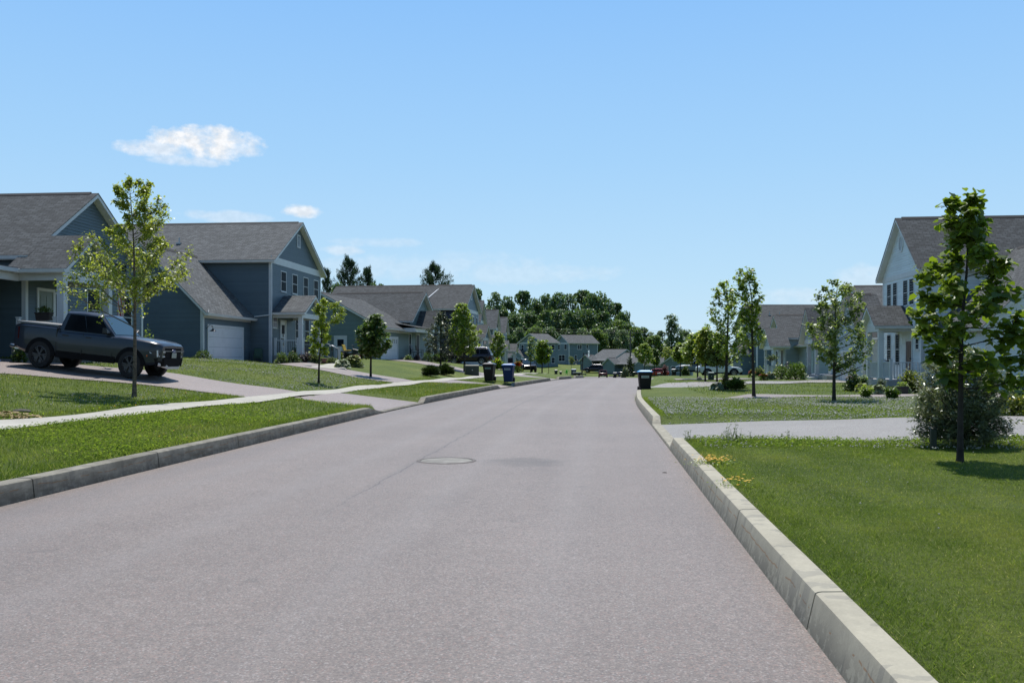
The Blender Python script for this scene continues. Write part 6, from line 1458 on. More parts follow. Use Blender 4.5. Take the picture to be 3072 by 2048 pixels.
    for x in xw:
        for sg in (1, -1):
            m_ = MB(); m_.lathe([(.02, sg * (hw - .32)), (wr + .10, sg * (hw - .30)), (wr + .115, sg * (hw + .002)), (wr + .085, sg * (hw + .018)), (.02, sg * (hw + .006))], 28, (x, 0, wr), 'y')
            m_.v = [(p[0], p[1], max(p[2], sill - .02)) for p in m_.v]; m_.build('wheel_arch', am, root, smooth=True, uv=False)
            we = MB(); wv = .24; yo = sg * (hw + .030); yi = sg * (hw - wv)
            we.lathe([(wr * .60, yi), (wr * .93, yi + sg * .01), (wr, yi + sg * .05), (wr, yo - sg * .05), (wr * .95, yo - sg * .01), (wr * .66, yo)], 28, (x, 0, wr), 'y')
            wh = we.build('tyre', RUBBER, root, smooth=True, uv=False)
            ri = MB(); ri.lathe([(wr * .66, yo - sg * .012), (wr * .60, yo - sg * .005), (wr * .57, yo - sg * .05), (.02, yo - sg * .07)], 24, (x, 0, wr), 'y')
            for k in range(spoke):
                a = 2 * PI * k / spoke
                for da in (-.13, .13):
                    ri.bar((x + .05 * math.cos(a), yo - sg * .025, wr + .05 * math.sin(a)), (x + wr * .60 * math.cos(a + da), yo - sg * .02, wr + wr * .60 * math.sin(a + da)), .035, .03)
            ri.lathe([(.07, yo - sg * .05), (.065, yo - sg * .012), (.01, yo - sg * .010)], 12, (x, 0, wr), 'y')
            ri.build('rim', alloy, wh, uv=False)
    zt_f = float(np.interp(xf, px, pz)); zt_r = float(np.interp(xr, px, pz)); nw = hw * .81
    # lamps, bumpers, grille, plate
    for sg in (1, -1):
        m_ = MB(); m_.hexa([(xf - .30, sg * hw * .72, zt_f - .25), (xf + .012, sg * hw * .52, zt_f - .25), (xf - .045, sg * (nw + .012), zt_f - .25), (xf - .34, sg * (hw * .975), zt_f - .25)], [(xf - .30, sg * hw * .72, zt_f - .09), (xf + .005, sg * hw * .52, zt_f - .11), (xf - .05, sg * (nw + .010), zt_f - .08), (xf - .40, sg * (hw * .965), zt_f - .07)]); m_.build('headlight', CLEARLAMP, root, uv=False)
        m_ = MB(); zz = zt_r - .05; hh = .40 if H > 1.6 else .2; m_.hexa([(xr - .010, sg * hw * .66, zz - hh), (xr + .25, sg * hw * .8, zz - hh), (xr + .22, sg * (hw * .985), zz - hh), (xr + .03, sg * (nw + .014), zz - hh)], [(xr - .008, sg * hw * .68, zz - .04), (xr + .25, sg * hw * .8, zz - .04), (xr + .2, sg * (hw * .97), zz - .04), (xr + .03, sg * (nw + .010), zz - .04)]); m_.build('tail_light', REDLAMP, root, uv=False)
        m_ = MB(); xm = xq(z0, True) - .28; m_.hexa([(xm - .05, sg * (sy(z0) - .02), z0 + .0), (xm + .13, sg * (sy(z0)), z0 + .02), (xm + .13, sg * (sy(z0) + .22), z0 + .03), (xm - .05, sg * (sy(z0) + .23), z0 + .02)], [(xm - .05, sg * sy(z0), z0 + .07), (xm + .10, sg * sy(z0), z0 + .09), (xm + .08, sg * (sy(z0) + .21), z0 + .20), (xm - .05, sg * (sy(z0) + .22), z0 + .21)]); m_.build('wing_mirror', BLACKP if bed else paint, root, bevel=.02, uv=False)
        for k in range(1, len(cuts)):
            if k == len(cuts) - 1 and len(cuts) > 3 and False: continue
            m_ = MB(); xh = cuts[k - 1] + .08 if not bed else cuts[k - 1] + .02; zh = zb - .12; m_.box(xh, sg * (hw * .97) - .01, zh - .02, xh + .22, sg * (hw * .97) + .035, zh + .02); m_.build('door_handle', BLACKP if bed else paint, root, uv=False)
        m_ = MB(); m_.box(wb[1] + wr + .14, sg * hw * .965 - .02, sill - .05, wb[0] - wr - .14, sg * hw * .965 + .025, sill + (.16 if bed else .09)); m_.build('sill', BUMPER, root, uv=False)
        if roofrail:
            m_ = MB(); m_.tube([(xc + .1, sg * (w1 - .06), zr + .0), (xc + .25, sg * (w1 - .06), zr + .055), (xb - .3, sg * (w1 - .06), zr + .055), (xb - .12, sg * (w1 - .06), zr + .0)], .018, 6); m_.build('roof_rail', CHROME, root, uv=False)
    m_ = MB(); m_.hexa([(xf - .12, -nw * .98, sill - .02), (xf + .045, -nw * .8, sill + .02), (xf + .045, nw * .8, sill + .02), (xf - .12, nw * .98, sill - .02)], [(xf - .2, -hw * .95, sill + .24), (xf + .05, -nw * .86, sill + .26), (xf + .05, nw * .86, sill + .26), (xf - .2, hw * .95, sill + .24)]); m_.build('front_bumper', BUMPER, root, uv=False)
    m_ = MB(); m_.box(xr - .05, -nw * .9, sill + .06, xr + .1, nw * .9, sill + .28); m_.build('rear_bumper', BLACKP if not bed else CHROME, root, uv=False)
    m_ = MB(); m_.hexa([(xf - .05, -nw * .70, zt_f - .52), (xf + .024, -nw * .68, zt_f - .52), (xf + .024, nw * .68, zt_f - .52), (xf - .05, nw * .70, zt_f - .52)], [(xf - .05, -nw * .74, zt_f - .06), (xf + .012, -nw * .72, zt_f - .06), (xf + .012, nw * .72, zt_f - .06), (xf - .05, nw * .74, zt_f - .06)]); m_.build('grille', BUMPER, root, uv=False)
    xp = xf + .05 if plate == 'front' else xr - .055; zp = sill + .36 if plate == 'front' else zt_r - .5
    m_ = MB(); m_.box(min(xp, xp + .012), -.16, zp - .08, max(xp, xp + .012), .16, zp + .08); m_.build('licence_plate', plain('licence plate', (.30, .34, .30), .5), root, uv=False)
    return root, dict(xf=xf, xr=xr, hw=hw, sy=sy, z0=z0, z1=z1, zt_f=zt_f, nw=nw, w1=w1)

# ---- the pickup on the first driveway
PAINT = car_paint('blue grey car paint', (.024, .031, .046), .3)
K = .935
pa, pb = gz(-14.9, 29.4), gz(-18.3, 29.4)
pitch = -math.atan2(pb - pa, 3.4)
pxc = -16.62; pz0 = (pa + pb) / 2 + .01
pk, q = car('pickup_truck', 'grey blue crew cab pickup parked nose down on the left driveway', 'pickup truck', (pxc, 29.4, pz0), 0, 5.35, 1.92, 1.86,
            [(-2.675, 1.30), (-2.5, 1.33), (-1.06, 1.33), (-1.0, 1.20), (.95, 1.23), (1.2, 1.25), (1.8, 1.235), (2.35, 1.19), (2.60, 1.14), (2.675, 1.08)], (1.02, .34, -.90, -1.06, 1.21, 1.88), (1.66, -1.61), .42, PAINT, .44, None, pitch, None, True, 6, plain('dark alloy', (.07, .072, .078), .4, .1, 3, .6))
pk.scale = (K, 1.0, 1.04)
m_ = MB(); m_.hexa([(-2.62, -.86, 1.335), (-1.1, -.86, 1.335), (-1.1, .86, 1.335), (-2.62, .86, 1.335)], [(-2.62, -.84, 1.40), (-1.1, -.84, 1.40), (-1.1, .84, 1.40), (-2.62, .84, 1.40)]); m_.build('bed_cover', plain('bed cover', (.20, .20, .20), .7, .1), pk, bevel=.015, uv=False)
m_ = MB(); m_.box(-1.075, -.955, .55, -1.045, .955, 1.30); m_.build('bed_gap', BLACKP, pk, uv=False)
for x in (-.12, .98):                      # door shut lines
    m_ = MB(); m_.hexa([(x - .006, -.963, .56), (x + .006, -.963, .56), (x + .006, .963, .56), (x - .006, .963, .56)], [(x - .006, -.925, 1.19), (x + .006, -.925, 1.19), (x + .006, .925, 1.19), (x - .006, .925, 1.19)]); m_.build('door_gap', BLACKP, pk, uv=False)
m_ = MB(); m_.bar((2.695, -.75, .93), (2.695, .75, .93), .03, .035); m_.build('grille_bar', plain('dull grille bar', (.12, .125, .13), .4), pk, uv=False)
m_ = MB(); m_.lathe([(.01, 2.725), (.095, 2.722), (.10, 2.70)], 24, (0, 0, .93), 'x'); m_.v = [(p[0], p[1] * 1.35, .93 + (p[2] - .93) * .62) for p in m_.v]
eb = m_.build('emblem', plain('blue emblem', (.01, .03, .14), .25, .1), pk, uv=False)
m_ = MB(); m_.tube([(2.729, -.075, .925), (2.729, -.03, .945), (2.729, .0, .92), (2.729, .035, .938), (2.729, .075, .93)], .006, 5); m_.build('emblem_script', CHROME, eb, uv=False)
m_ = MB()
for sg in (1, -1): m_.hexa([(2.58, sg * .80, .46), (2.73, sg * .42, .38), (2.73, sg * .40, .44), (2.58, sg * .78, .52)], [(2.60, sg * .82, .50), (2.75, sg * .42, .42), (2.75, sg * .40, .48), (2.60, sg * .80, .56)])
m_.box(2.69, -.42, .37, 2.75, .42, .45); m_.build('skid_plate', plain('silver skid plate', (.50, .51, .53), .4, .05, 3, .5), pk, uv=False)
for sg in (1, -1):
    m_ = MB()
    for z in (.76, .90): m_.bar((2.60, sg * .80, z), (2.70, sg * .60, z), .035, .03)
    m_.bar((2.57, sg * .83, .74), (2.55, sg * .845, .94), .04, .04); m_.build('running_light', plain('bright lamp edge', (.8, .82, .85), .2), pk, uv=False)
    m_ = MB(); m_.box(2.22, sg * .945 - .004, .72, 2.26, sg * .945 + .006, .77); m_.build('side_marker', AMBER, pk, uv=False)
    m_ = MB(); m_.box(1.06, sg * .925 - .01, .93, 1.16, sg * .925 + .02, 1.07); m_.build('fender_vent', BLACKP, pk, uv=False)
m_ = MB(); m_.tube([(-2.66, -.8, .58), (-2.80, -.8, .60), (-2.80, .8, .60), (-2.66, .8, .58)], .05, 8); m_.build('tow_bumper', CHROME, pk, smooth=True, uv=False)
m_ = MB(); m_.hexa([(-.45, -.03, 1.86), (-.28, -.03, 1.86), (-.28, .03, 1.86), (-.45, .03, 1.86)], [(-.45, -.008, 1.93), (-.40, -.008, 1.93), (-.40, .008, 1.93), (-.45, .008, 1.93)]); m_.build('antenna', BLACKP, pk, uv=False)

SUVP = dict(L=4.9, Wd=1.95, H=1.78); suv_prof = [(-2.45, .98), (-2.35, 1.06), (-1.9, 1.08), (1.0, 1.06), (1.35, 1.07), (2.0, 1.02), (2.3, .95), (2.45, .84)]
def suv(label, px, D, rz, paint, group=None, roofrail=True, K=1., zoff=0):
    b = on(px, D); o, _ = car('parked_suv', label, 'car', b + Vector((0, 0, zoff)), math.radians(rz), 4.9, 1.95, 1.78, suv_prof, (1.28, .55, -2.0, -2.38, 1.06, 1.76), (1.45, -1.42), .37, paint, .34, roofrail=roofrail, plate='rear')
    o.scale = (K, K, K); return o
BLK = car_paint('black car paint', (.008, .008, .010), .2); DPUR = car_paint('dark plum car paint', (.020, .010, .022), .22); WHT = car_paint('white car paint', (.62, .64, .66), .3); REDP = car_paint('red car paint', (.36, .018, .012), .25); DRED = car_paint('dark red car paint', (.085, .010, .012), .25); GBL = car_paint('grey blue metallic paint', (.10, .14, .18), .3); DBL = car_paint('midnight blue paint', (.012, .014, .03), .22)
suv('big dark plum car parked side on behind the green cabinet', 1408, 90, 179, DPUR, K=.93)
suv('black estate car seen from behind above the blue bin', 1533, 142, 98, BLK, K=1.15)
suv('black car with bright roof rails facing the street', 1581, 130, -76, BLK, K=1.05)
suv('dark plum car parked before the brown porch', 1783, 212, 168, DPUR, K=1.0)
suv('shadowed dark car behind the driving dark red car', 1822, 216, 12, BLK, K=.95)
sed_prof = [(-2.3, .86), (-2.2, .96), (-1.7, .99), (.9, .95), (1.3, .97), (1.9, .90), (2.2, .80), (2.3, .72)]
def sedan(label, px, D, rz, paint, name='parked_car', K=1., gh=(1.15, .35, -.95, -1.75, .95, 1.44), pl='rear'):
    b = on(px, D); o, _ = car(name, label, 'car', b, math.radians(rz), 4.6, 1.8, 1.45, sed_prof, gh, (1.38, -1.32), .33, paint, .26, plate=pl); o.scale = (K, K, K); return o
sedan('red saloon car parked before the bungalow, far right of the road', 1968, 172, 176, REDP, K=1.05)
sedan('black and blue saloon among the grey green shrubs', 1880, 196, 172, DBL)
o, _ = car('driving_car', 'dark red hatchback driving on the far end of the street', 'car', on(1809, 190), math.radians(90), 4.2, 1.82, 1.62, [(-2.1, .95), (-2.0, 1.02), (1.0, 1.0), (1.7, .93), (2.1, .78)], (1.2, .4, -1.6, -2.05, 1.0, 1.6), (1.3, -1.28), .34, DRED, .3, plate='rear')
o.location.x = .45; o.location.y = 189; o.location.z = float(_zr(189)) + .02
b = on(2098, 108); o, _ = car('parked_pickup', 'grey blue pickup facing the street, behind the white car', 'pickup truck', b + Vector((0, 0, .12)), math.radians(176), 5.4, 1.95, 1.9, [(-2.7, 1.22), (-2.55, 1.25), (-1.06, 1.25), (-1., 1.18), (.95, 1.2), (1.8, 1.20), (2.45, 1.12), (2.7, .98)], (1.12, .42, -.82, -1.08, 1.20, 1.84), (1.66, -1.61), .40, GBL, .44, None, 0, None, True)
b = on(2156, 98); o, _ = car('parked_suv', 'white sporty car parked on the right driveway behind the young trees', 'car', b, math.radians(4), 4.65, 1.88, 1.66, [(-2.32, .9), (-2.2, 1.06), (-1.8, 1.10), (.9, 1.0), (1.3, 1.02), (1.9, .95), (2.2, .84), (2.32, .72)], (1.2, .40, -1.5, -2.15, 1.04, 1.64), (1.42, -1.32), .37, WHT, .32, plate='rear')

# ================================================================ wheeled bins and small things
def bin_(label, loc, rz, body, lid, group, name='wheeled_bin', K=1., platec=(.30, .34, .34), textc=(.05, .12, .10)):
    e = empty(name, loc, rz, label, 'bin', group); e.scale = (K, K, K); mb = MB()
    mb.hexa([(-.23, -.20, .02), (.23, -.20, .02), (.24, .22, .02), (-.24, .22, .02)], [(-.31, -.30, .90), (.31, -.30, .90), (.31, .30, .90), (-.31, .30, .90)])
    mb.hexa([(-.32, -.31, .84), (.32, -.31, .84), (.32, .31, .84), (-.32, .31, .84)], [(-.335, -.325, .95), (.335, -.325, .95), (.335, .325, .95), (-.335, .325, .95)])
    for k in (-1, 1): mb.hexa([(k * .18 - .02, .21, .03), (k * .18 + .02, .21, .03), (k * .18 + .02, .30, .10), (k * .18 - .02, .30, .10)], [(k * .18 - .02, .29, .80), (k * .18 + .02, .29, .80), (k * .18 + .02, .325, .80), (k * .18 - .02, .325, .80)])
    mb.build('body', body, e, bevel=.018, uv=False)
    m_ = MB(); m_.hexa([(-.355, -.36, .953), (.355, -.36, .953), (.345, .35, .953), (-.345, .35, .953)], [(-.345, -.35, .99), (.345, -.35, .99), (.335, .34, .99), (-.335, .34, .99)]); m_.hexa([(-.34, -.345, .99), (.34, -.345, .99), (.33, .335, .99), (-.33, .335, .99)], [(-.22, -.22, 1.055), (.22, -.22, 1.055), (.22, .24, 1.05), (-.22, .24, 1.05)]); m_.build('lid', lid, e, bevel=.012, uv=False)
    m_ = MB(); m_.tube([(-.27, .33, .98), (-.27, .42, .96), (.27, .42, .96), (.27, .33, .98)], .018, 6); m_.build('handle', body, e, smooth=True, uv=False)
    for s in (-1, 1):
        m_ = MB(); m_.lathe([(.02, s * .25), (.13, s * .25), (.14, s * .27), (.14, s * .30), (.12, s * .315), (.02, s * .305)], 18, (0, .25, .14), 'x'); m_.build('wheel', RUBBER, e, smooth=True, uv=False)
    m_ = MB(); m_.cyl((-.26, .25, .14), (.26, .25, .14), .012, 6); m_.build('axle', STEEL, e, uv=False)
    m_ = MB(); m_.hexa([(-.19, -.288, .685), (.17, -.288, .685), (.17, -.275, .685), (-.19, -.275, .685)], [(-.19, -.303, .80), (.17, -.303, .80), (.17, -.285, .80), (-.19, -.285, .80)]); pl = m_.build('label_plate', plain('label plate %.2f' % platec[0], platec, .5), e, uv=False)
    m_ = MB()
    for k in range(7): m_.hexa([(-.15 + k * .042, -.296, .715), (-.125 + k * .042, -.296, .715), (-.125 + k * .042, -.286, .715), (-.15 + k * .042, -.286, .715)], [(-.15 + k * .042, -.303, .77), (-.125 + k * .042, -.303, .77), (-.125 + k * .042, -.29, .77), (-.15 + k * .042, -.29, .77)])
    m_.build('lettering', plain('plate lettering', textc, .5), pl, uv=False)
    return e
BINK = plain('black bin plastic', (.010, .010, .012), .5, .15, 3, 0, .25); BINB = plain('navy bin plastic', (.003, .024, .085), .5, .12, 3, 0, .2); LIDB = plain('light blue lid plastic', (.045, .30, .62), .4, .08); LIDN = plain('blue lid plastic', (.012, .14, .42), .3, .1); LIDK = plain('black lid plastic', (.035, .034, .036), .3, .1)
BG = 'wheeled bins put out at the kerb'
p = on(1468, 55.4); bin_('black wheeled bin with closed black lid on the left kerb', (p.x, p.y, gz(p.x, p.y) + .01), math.radians(-9), BINK, LIDK, BG, K=1.04, platec=(.12, .17, .17), textc=(.05, .22, .18))
bg_ = MB(); bg_.hexa([(-.12, -.1, 0), (.1, -.12, 0), (.14, .08, 0), (-.1, .1, 0)], [(-.05, -.03, .07), (.04, -.05, .06), (.05, .02, .09), (-.04, .04, .06)]); bgo = bg_.build('crumpled_bag', plain('pale plastic bag', (.5, .5, .5), .5, .2), None, bevel=.03); bgo.location = (p.x + .02, p.y, gz(p.x, p.y) + 1.095); tag(bgo, 'crumpled pale bag lying on the black bin lid', 'bag')
p = on(1528, 55.0); bin_('navy blue wheeled bin next to the left kerb end', (p.x - .05, p.y, gz(p.x - .3, p.y) + .01), math.radians(-6), BINB, LIDN, BG, K=1.04, platec=(.22, .26, .34), textc=(.10, .12, .18))
p = on(1931, 43.6); bin_('black wheeled bin with light blue lid on the right kerb', (p.x + .05, p.y, float(_zr(p.y)) + .05), math.radians(4), BINK, LIDB, BG, K=.99, platec=(.42, .44, .44), textc=(.16, .19, .19))
p = on(1721, 150); bin_('distant navy bin with pale lid beside the green safety figure', p, .3, BINB, plain('pale lid', (.45, .52, .62), .4), 'distant bins', K=1.1)
p = on(1845, 176); bin_('distant black bin with a white bag hanging out', p, .2, BINK, plain('white lid', (.6, .6, .6), .5), 'distant bins', K=1.)
p = on(1668, 188); bin_('dark bin standing on the lawn left of the yellowish sapling', p, .1, BINK, LIDK, 'distant bins', K=1.05)
p = on(1682, 188); bin_('smaller dark bin right of the dark lawn bin', p, .0, BINK, LIDK, 'distant bins', K=.8)
p = on(2022, 130); bin_('black bin with pale lid in the shade behind the dark leafy sapling', p, .0, BINK, plain('white lid', (.6, .6, .6), .5), 'distant bins', K=1.05)

def cabinet(name, label, px, D, w, d, h, m, capm, rz=0, cat='utility box'):
    p = on(px, D); e = empty(name, p, rz, label, cat); mb = MB(); mb.hexa([(-w / 2, -d / 2, -.1), (w / 2, -d / 2, -.1), (w / 2, d / 2, -.1), (-w / 2, d / 2, -.1)], [(-w / 2, -d / 2, h * .9), (w / 2, -d / 2, h * .9), (w / 2, d / 2, h * .9), (-w / 2, d / 2, h * .9)]); mb.build('body', m, e, bevel=.02, uv=False)
    mb = MB(); mb.hexa([(-w / 2 - .02, -d / 2 - .02, h * .9), (w / 2 + .02, -d / 2 - .02, h * .9), (w / 2 + .02, d / 2 + .02, h * .9), (-w / 2 - .02, d / 2 + .02, h * .9)], [(-w / 2 + .02, -d / 2 + .06, h), (w / 2 - .02, -d / 2 + .06, h), (w / 2 - .02, d / 2 - .02, h), (-w / 2 + .02, d / 2 - .02, h)]); mb.build('lid', capm, e, bevel=.012, uv=False)
    if w < .2: return e
    mb = MB(); mb.box(-.03, -d / 2 - .03, h * .45, .03, -d / 2 - .001, h * .55); mb.build('latch', STEEL, e, uv=False); return e
GRN = plain('green cabinet paint', (.012, .024, .016), .5, .12)
cabinet('utility_cabinet', 'dark green utility cabinet on the left lawn behind the bins', 1415, 65.5, .95, .8, .74, GRN, plain('green cabinet lid', (.05, .075, .055), .5), .25)
cabinet('utility_pedestal', 'round shouldered dark green utility box before the white car', 2133, 60, .34, .3, .52, plain('dark teal paint', (.012, .035, .035), .5), plain('pale teal cap', (.16, .24, .23), .5), .1)
cabinet('utility_pedestal', 'small dark box in front of the red car', 1977, 150, .55, .4, .62, GRN, plain('pale teal cap', (.16, .24, .23), .5))
cabinet('utility_pedestal', 'small green pedestal half hidden at the foot of the willow shrub', 2800, 14.2, .09, .09, .36, GRN, GRN)
# blue ribbed box at the left edge of the picture
p = pg(6, 1236); e = empty('blue_crate_bin', (p.x - .47, p.y, gz(p.x - .4, p.y)), -TH_ + .55, 'tall dark blue ribbed box cut by the left edge of the picture', 'box')
BB = plain('deep blue plastic', (.008, .045, .15), .45, .12); mb = MB(); mb.box(-.3, -.3, -.05, .3, .3, 1.0); mb.build('body', BB, e, bevel=.02, uv=False)
mb = MB()
for k in range(9): mb.box(-.312, -.312, .06 + k * .108, .312, .312, .085 + k * .108)
mb.build('rib', plain('paler blue rib', (.06, .14, .26), .5), e, bevel=.006, uv=False); mb = MB(); mb.box(-.325, -.325, 1.0, .325, .325, 1.05); mb.build('lid', BB, e, bevel=.015, uv=False)
def rock(name, label, px, py, w, d, h, m, seed):
    rng = np.random.default_rng(seed); p = pg(px, py); mb = MB(); mb.lathe([(.01, h)] + [(.5 * math.sin(a), h * math.cos(a)) for a in np.linspace(.3, 1.75, 7)], 14); mb.v = [(x * w * (1 + rng.normal(0, .06)), y * d * (1 + rng.normal(0, .06)), z * (1 + rng.normal(0, .06))) for x, y, z in mb.v]
    o = mb.build(name, m, None, smooth=True, angle=60, uv=False); o.location = p; o.rotation_euler = (0, 0, rng.uniform(-.3, .3)); return tag(o, label, 'stone')
rock('stone', 'dark flat stone half buried near the left edge of the sidewalk', 63, 1233, .45, .3, .05, plain('dark stone', (.06, .055, .05), .9, .3, 8), 3)
rock('stone', 'grey stone by the red mulch on the far right lawn', 2098, 1141, .35, .3, .25, STONE, 4)
rock('stone', 'small red stone at the foot of the leaning tree', 2174, 1156, .3, .25, .24, plain('red stone', (.20, .05, .03), .8), 6)
rock('edging_stone', 'pale edging stone under the cream edged hosta', 1024, 1108, .6, .3, .12, plain('pale stone', (.4, .38, .34), .8), 7)
rock('edging_stone', 'pale edging stone before the slate house porch shrubs', 922, 1098, .5, .25, .1, plain('pale stone', (.4, .38, .34), .8), 8)
p = pg(2117, 1146); mb = MB(); mb.lathe([(.01, .06), (.5, .05), (.8, .0), (.82, -.1)], 20); o = mb.build('mulch_ring', plain('red mulch', (.14, .045, .02), .95, .4, 20), None, uv=False); o.location = p; tag(o, 'ring of red brown mulch round the young tree', 'mulch')
# beds of dark mulch under the foundation plants
def bed(label, A, B):
    o = strip('mulch_bed', A, B, MULCH, 3, .035, .5, kind='stuff', label=label); return o
bed('dark mulch bed below the slate house porch', [(-19.8, 53.2), (-17.6, 53.0)], [(-19.8, 57.5), (-16.8, 56.5)])
bed('dark mulch bed before the pale blue house', [(11.2, 38.6), (15.6, 38.4)], [(12.0, 45.5), (15.8, 45.5)])

# ---- flag, wreath, planter and other things on the houses
fe = empty('flag', (-19.15, 34.95, 4.45), 0, 'striped flag hanging from a pole on the porch post of the dark slate house', 'flag')
A = Vector((.02, -.05, .12)); Bp = at(374, 846, 33.4) - Vector(fe.location); mb = MB(); mb.tube([A, Bp], .016, 8); mb.lathe([(.0, .04), (.03, .02), (.03, -.02), (0, -.04)], 10, tuple(Bp)); mb.build('flag_pole', plain('wooden pole', (.22, .13, .07), .5), fe, uv=False)
FR, FW, FB = plain('red stripe', (.36, .016, .03), .75, .15), plain('white stripe', (.55, .54, .53), .75, .1), plain('blue canton', (.012, .02, .085), .75, .15)
mb = MB(); nU, nV = 20, 26
d0 = (Bp - A); tp = Bp + Vector((-CT, -ST, .02)) * .40; tq = Bp + Vector((CT, ST, 0)) * .12
def fpt(u, v):   # u along the pole (stripes run away from the pole), v down
    top = tp + (tq - tp) * u; w = .06 * math.sin(u * 9 + v * 3) * (.3 + v); gather = (u - .55) * (.10 + .5 * v)
    return (top.x + w * .5 - gather * .55, top.y + w + .03 * math.sin(v * 7 + u * 4), top.z - v * 1.22 - .06 * math.sin(u * 5))
for i in range(nU):
    for j in range(nV):
        u0, u1, v0, v1 = i / nU, (i + 1) / nU, j / nV, (j + 1) / nV; st = int((u0 + 1e-6) * 13 * 1.0)
        mb.cur = 2 if (v0 < .38 and u0 < .54) else (0 if int(u0 * 13) % 2 == 0 else 1)
        mb.quad(fpt(u0, v0), fpt(u1, v0), fpt(u1, v1), fpt(u0, v1))
fl = mb.build('cloth', [FR, FW, FB], fe, smooth=True, angle=80, uv=False)
mb = MB()
for i in range(5):
    for j in range(5):
        c = Vector(fpt(.05 + i * .1, .03 + j * .07)); mb.box(c.x - .022, c.y - .012, c.z - .012, c.x + .022, c.y + .012, c.z + .012)
mb.build('star', FW, fl, uv=False)
we = empty('wreath', (-21.15, 33.55, 3.42), 0, 'round red white and dark wreath on the sage front door', 'wreath'); rng = np.random.default_rng(9)
a = rng.uniform(0, 2 * PI, 700); P = np.stack([rng.uniform(0, .05, 700), .12 * np.cos(a) + rng.normal(0, .035, 700), .12 * np.sin(a) + rng.normal(0, .05, 700)], 1)
for nm, mm, cond in (('foliage', LM_DARK, P[:, 2] > .02), ('white_ribbon', plain('dull white ribbon', (.36, .36, .34)), (P[:, 2] <= .02) & (P[:, 2] > -.08)), ('red_ribbon', plain('dull red ribbon', (.16, .02, .02)), P[:, 2] <= -.08)):
    Q = P[cond]; V, Fc = leaf_geo(Q, np.full(len(Q), .055), 'oval', 0, .2, None, rng); np_mesh(nm, V, Fc, mm, we)
def planter(label, loc, w, d, h, m, lm, fl=None, rz=0, name='planter_box'):
    e = empty(name, loc, rz, label, 'planter'); mb = MB(); mb.hexa([(-w / 2 * .9, -d / 2 * .9, 0), (w / 2 * .9, -d / 2 * .9, 0), (w / 2 * .9, d / 2 * .9, 0), (-w / 2 * .9, d / 2 * .9, 0)], [(-w / 2, -d / 2, h), (w / 2, -d / 2, h), (w / 2, d / 2, h), (-w / 2, d / 2, h)]); mb.box(-w / 2 - .02, -d / 2 - .02, h - .04, w / 2 + .02, d / 2 + .02, h + .005); mb.build('box', m, e, bevel=.01, uv=False)
    rng = np.random.default_rng(int(abs(loc[0]) * 100)); P = rng.uniform(-.5, .5, (160, 3)) * np.array([w, d, 0]) + np.stack([np.zeros(160), np.zeros(160), h + rng.uniform(0, .18, 160)], 1); V, Fc = leaf_geo(P, np.full(160, .07), 'oval', 0, .4, None, rng); np_mesh('foliage', V, Fc, lm, e)
    if fl: P = P[:60] + np.array([0, 0, .06]); V, Fc = leaf_geo(P, np.full(60, .05), 'oval', 0, .6, None, rng); np_mesh('blossom', V, Fc, fl, e)
    return e
planter('dark brown planter box on the porch rail behind the pickup', (-19.98, 31.72, 3.0), .55, .24, .28, plain('dark brown box', (.03, .022, .02), .6), LM_DARK)
planter('brown box standing behind the white railing of the slate house porch', (-19.0, 56.6, 1.86), .3, .8, .3, WOODB, LM_DARK)
planter('low reddish planter box at the corner of the garden bed', tuple(pg(2568, 1172)), .42, .25, .2, TERRA, LM_YG)
planter('dark pot at the right edge behind the willow shrub', tuple(pg(3074, 1244)), .34, .34, .3, BLACKP, LM_GREEN, YELLOW, name='plant_pot')
planter('black plant pot under the yellow green shrub', tuple(pg(2708, 1183)), .34, .34, .3, BLACKP, LM_GREEN, name='plant_pot')
# bird feeder, hanging basket
p = on(996, 68); e = empty('bird_feeder', p, 0, 'white domed bird feeder on a thin black pole by the teal side wall', 'bird feeder'); mb = MB(); mb.cyl((0, 0, -.1), (0, 0, 1.5), .014, 6); mb.build('pole', BLACKM, e, uv=False); mb = MB(); mb.lathe([(.01, 1.02), (.10, .99), (.19, .93), (.2, .90)], 16); mb.build('dome', plain('frosted dome', (.6, .6, .58), .3), e, smooth=True, uv=False); mb = MB(); mb.lathe([(.09, .62), (.09, .88)], 12); mb.lathe([(.01, .60), (.14, .6), (.14, .63)], 12); mb.build('seed_tube', plain('seed tube', (.05, .06, .05), .4), e, uv=False)
p = on(2307, 64); e = empty('hanging_basket', p, 0, 'hanging flower basket on a black hook pole in the right hand garden', 'basket'); mb = MB(); mb.tube([(0, 0, -.1), (0, 0, 1.75), (.05, 0, 1.86), (.16, 0, 1.86), (.2, 0, 1.78)], .014, 6); mb.build('hook_pole', BLACKM, e, uv=False); mb = MB(); mb.lathe([(.01, 1.30), (.12, 1.33), (.18, 1.45)], 14, (.2, 0, 0)); mb.tube([(.2, 0, 1.78), (.2, 0, 1.45)], .006, 4); mb.build('basket', BARK, e, uv=False)
rng = np.random.default_rng(4); P = rng.normal(0, 1, (420, 3)) * np.array([.17, .17, .10]) + np.array([.2, 0, 1.5]); V, Fc = leaf_geo(P, np.full(420, .09), 'oval', .4, .4, None, rng); np_mesh('foliage', V, Fc, LM_SHRUB, e)
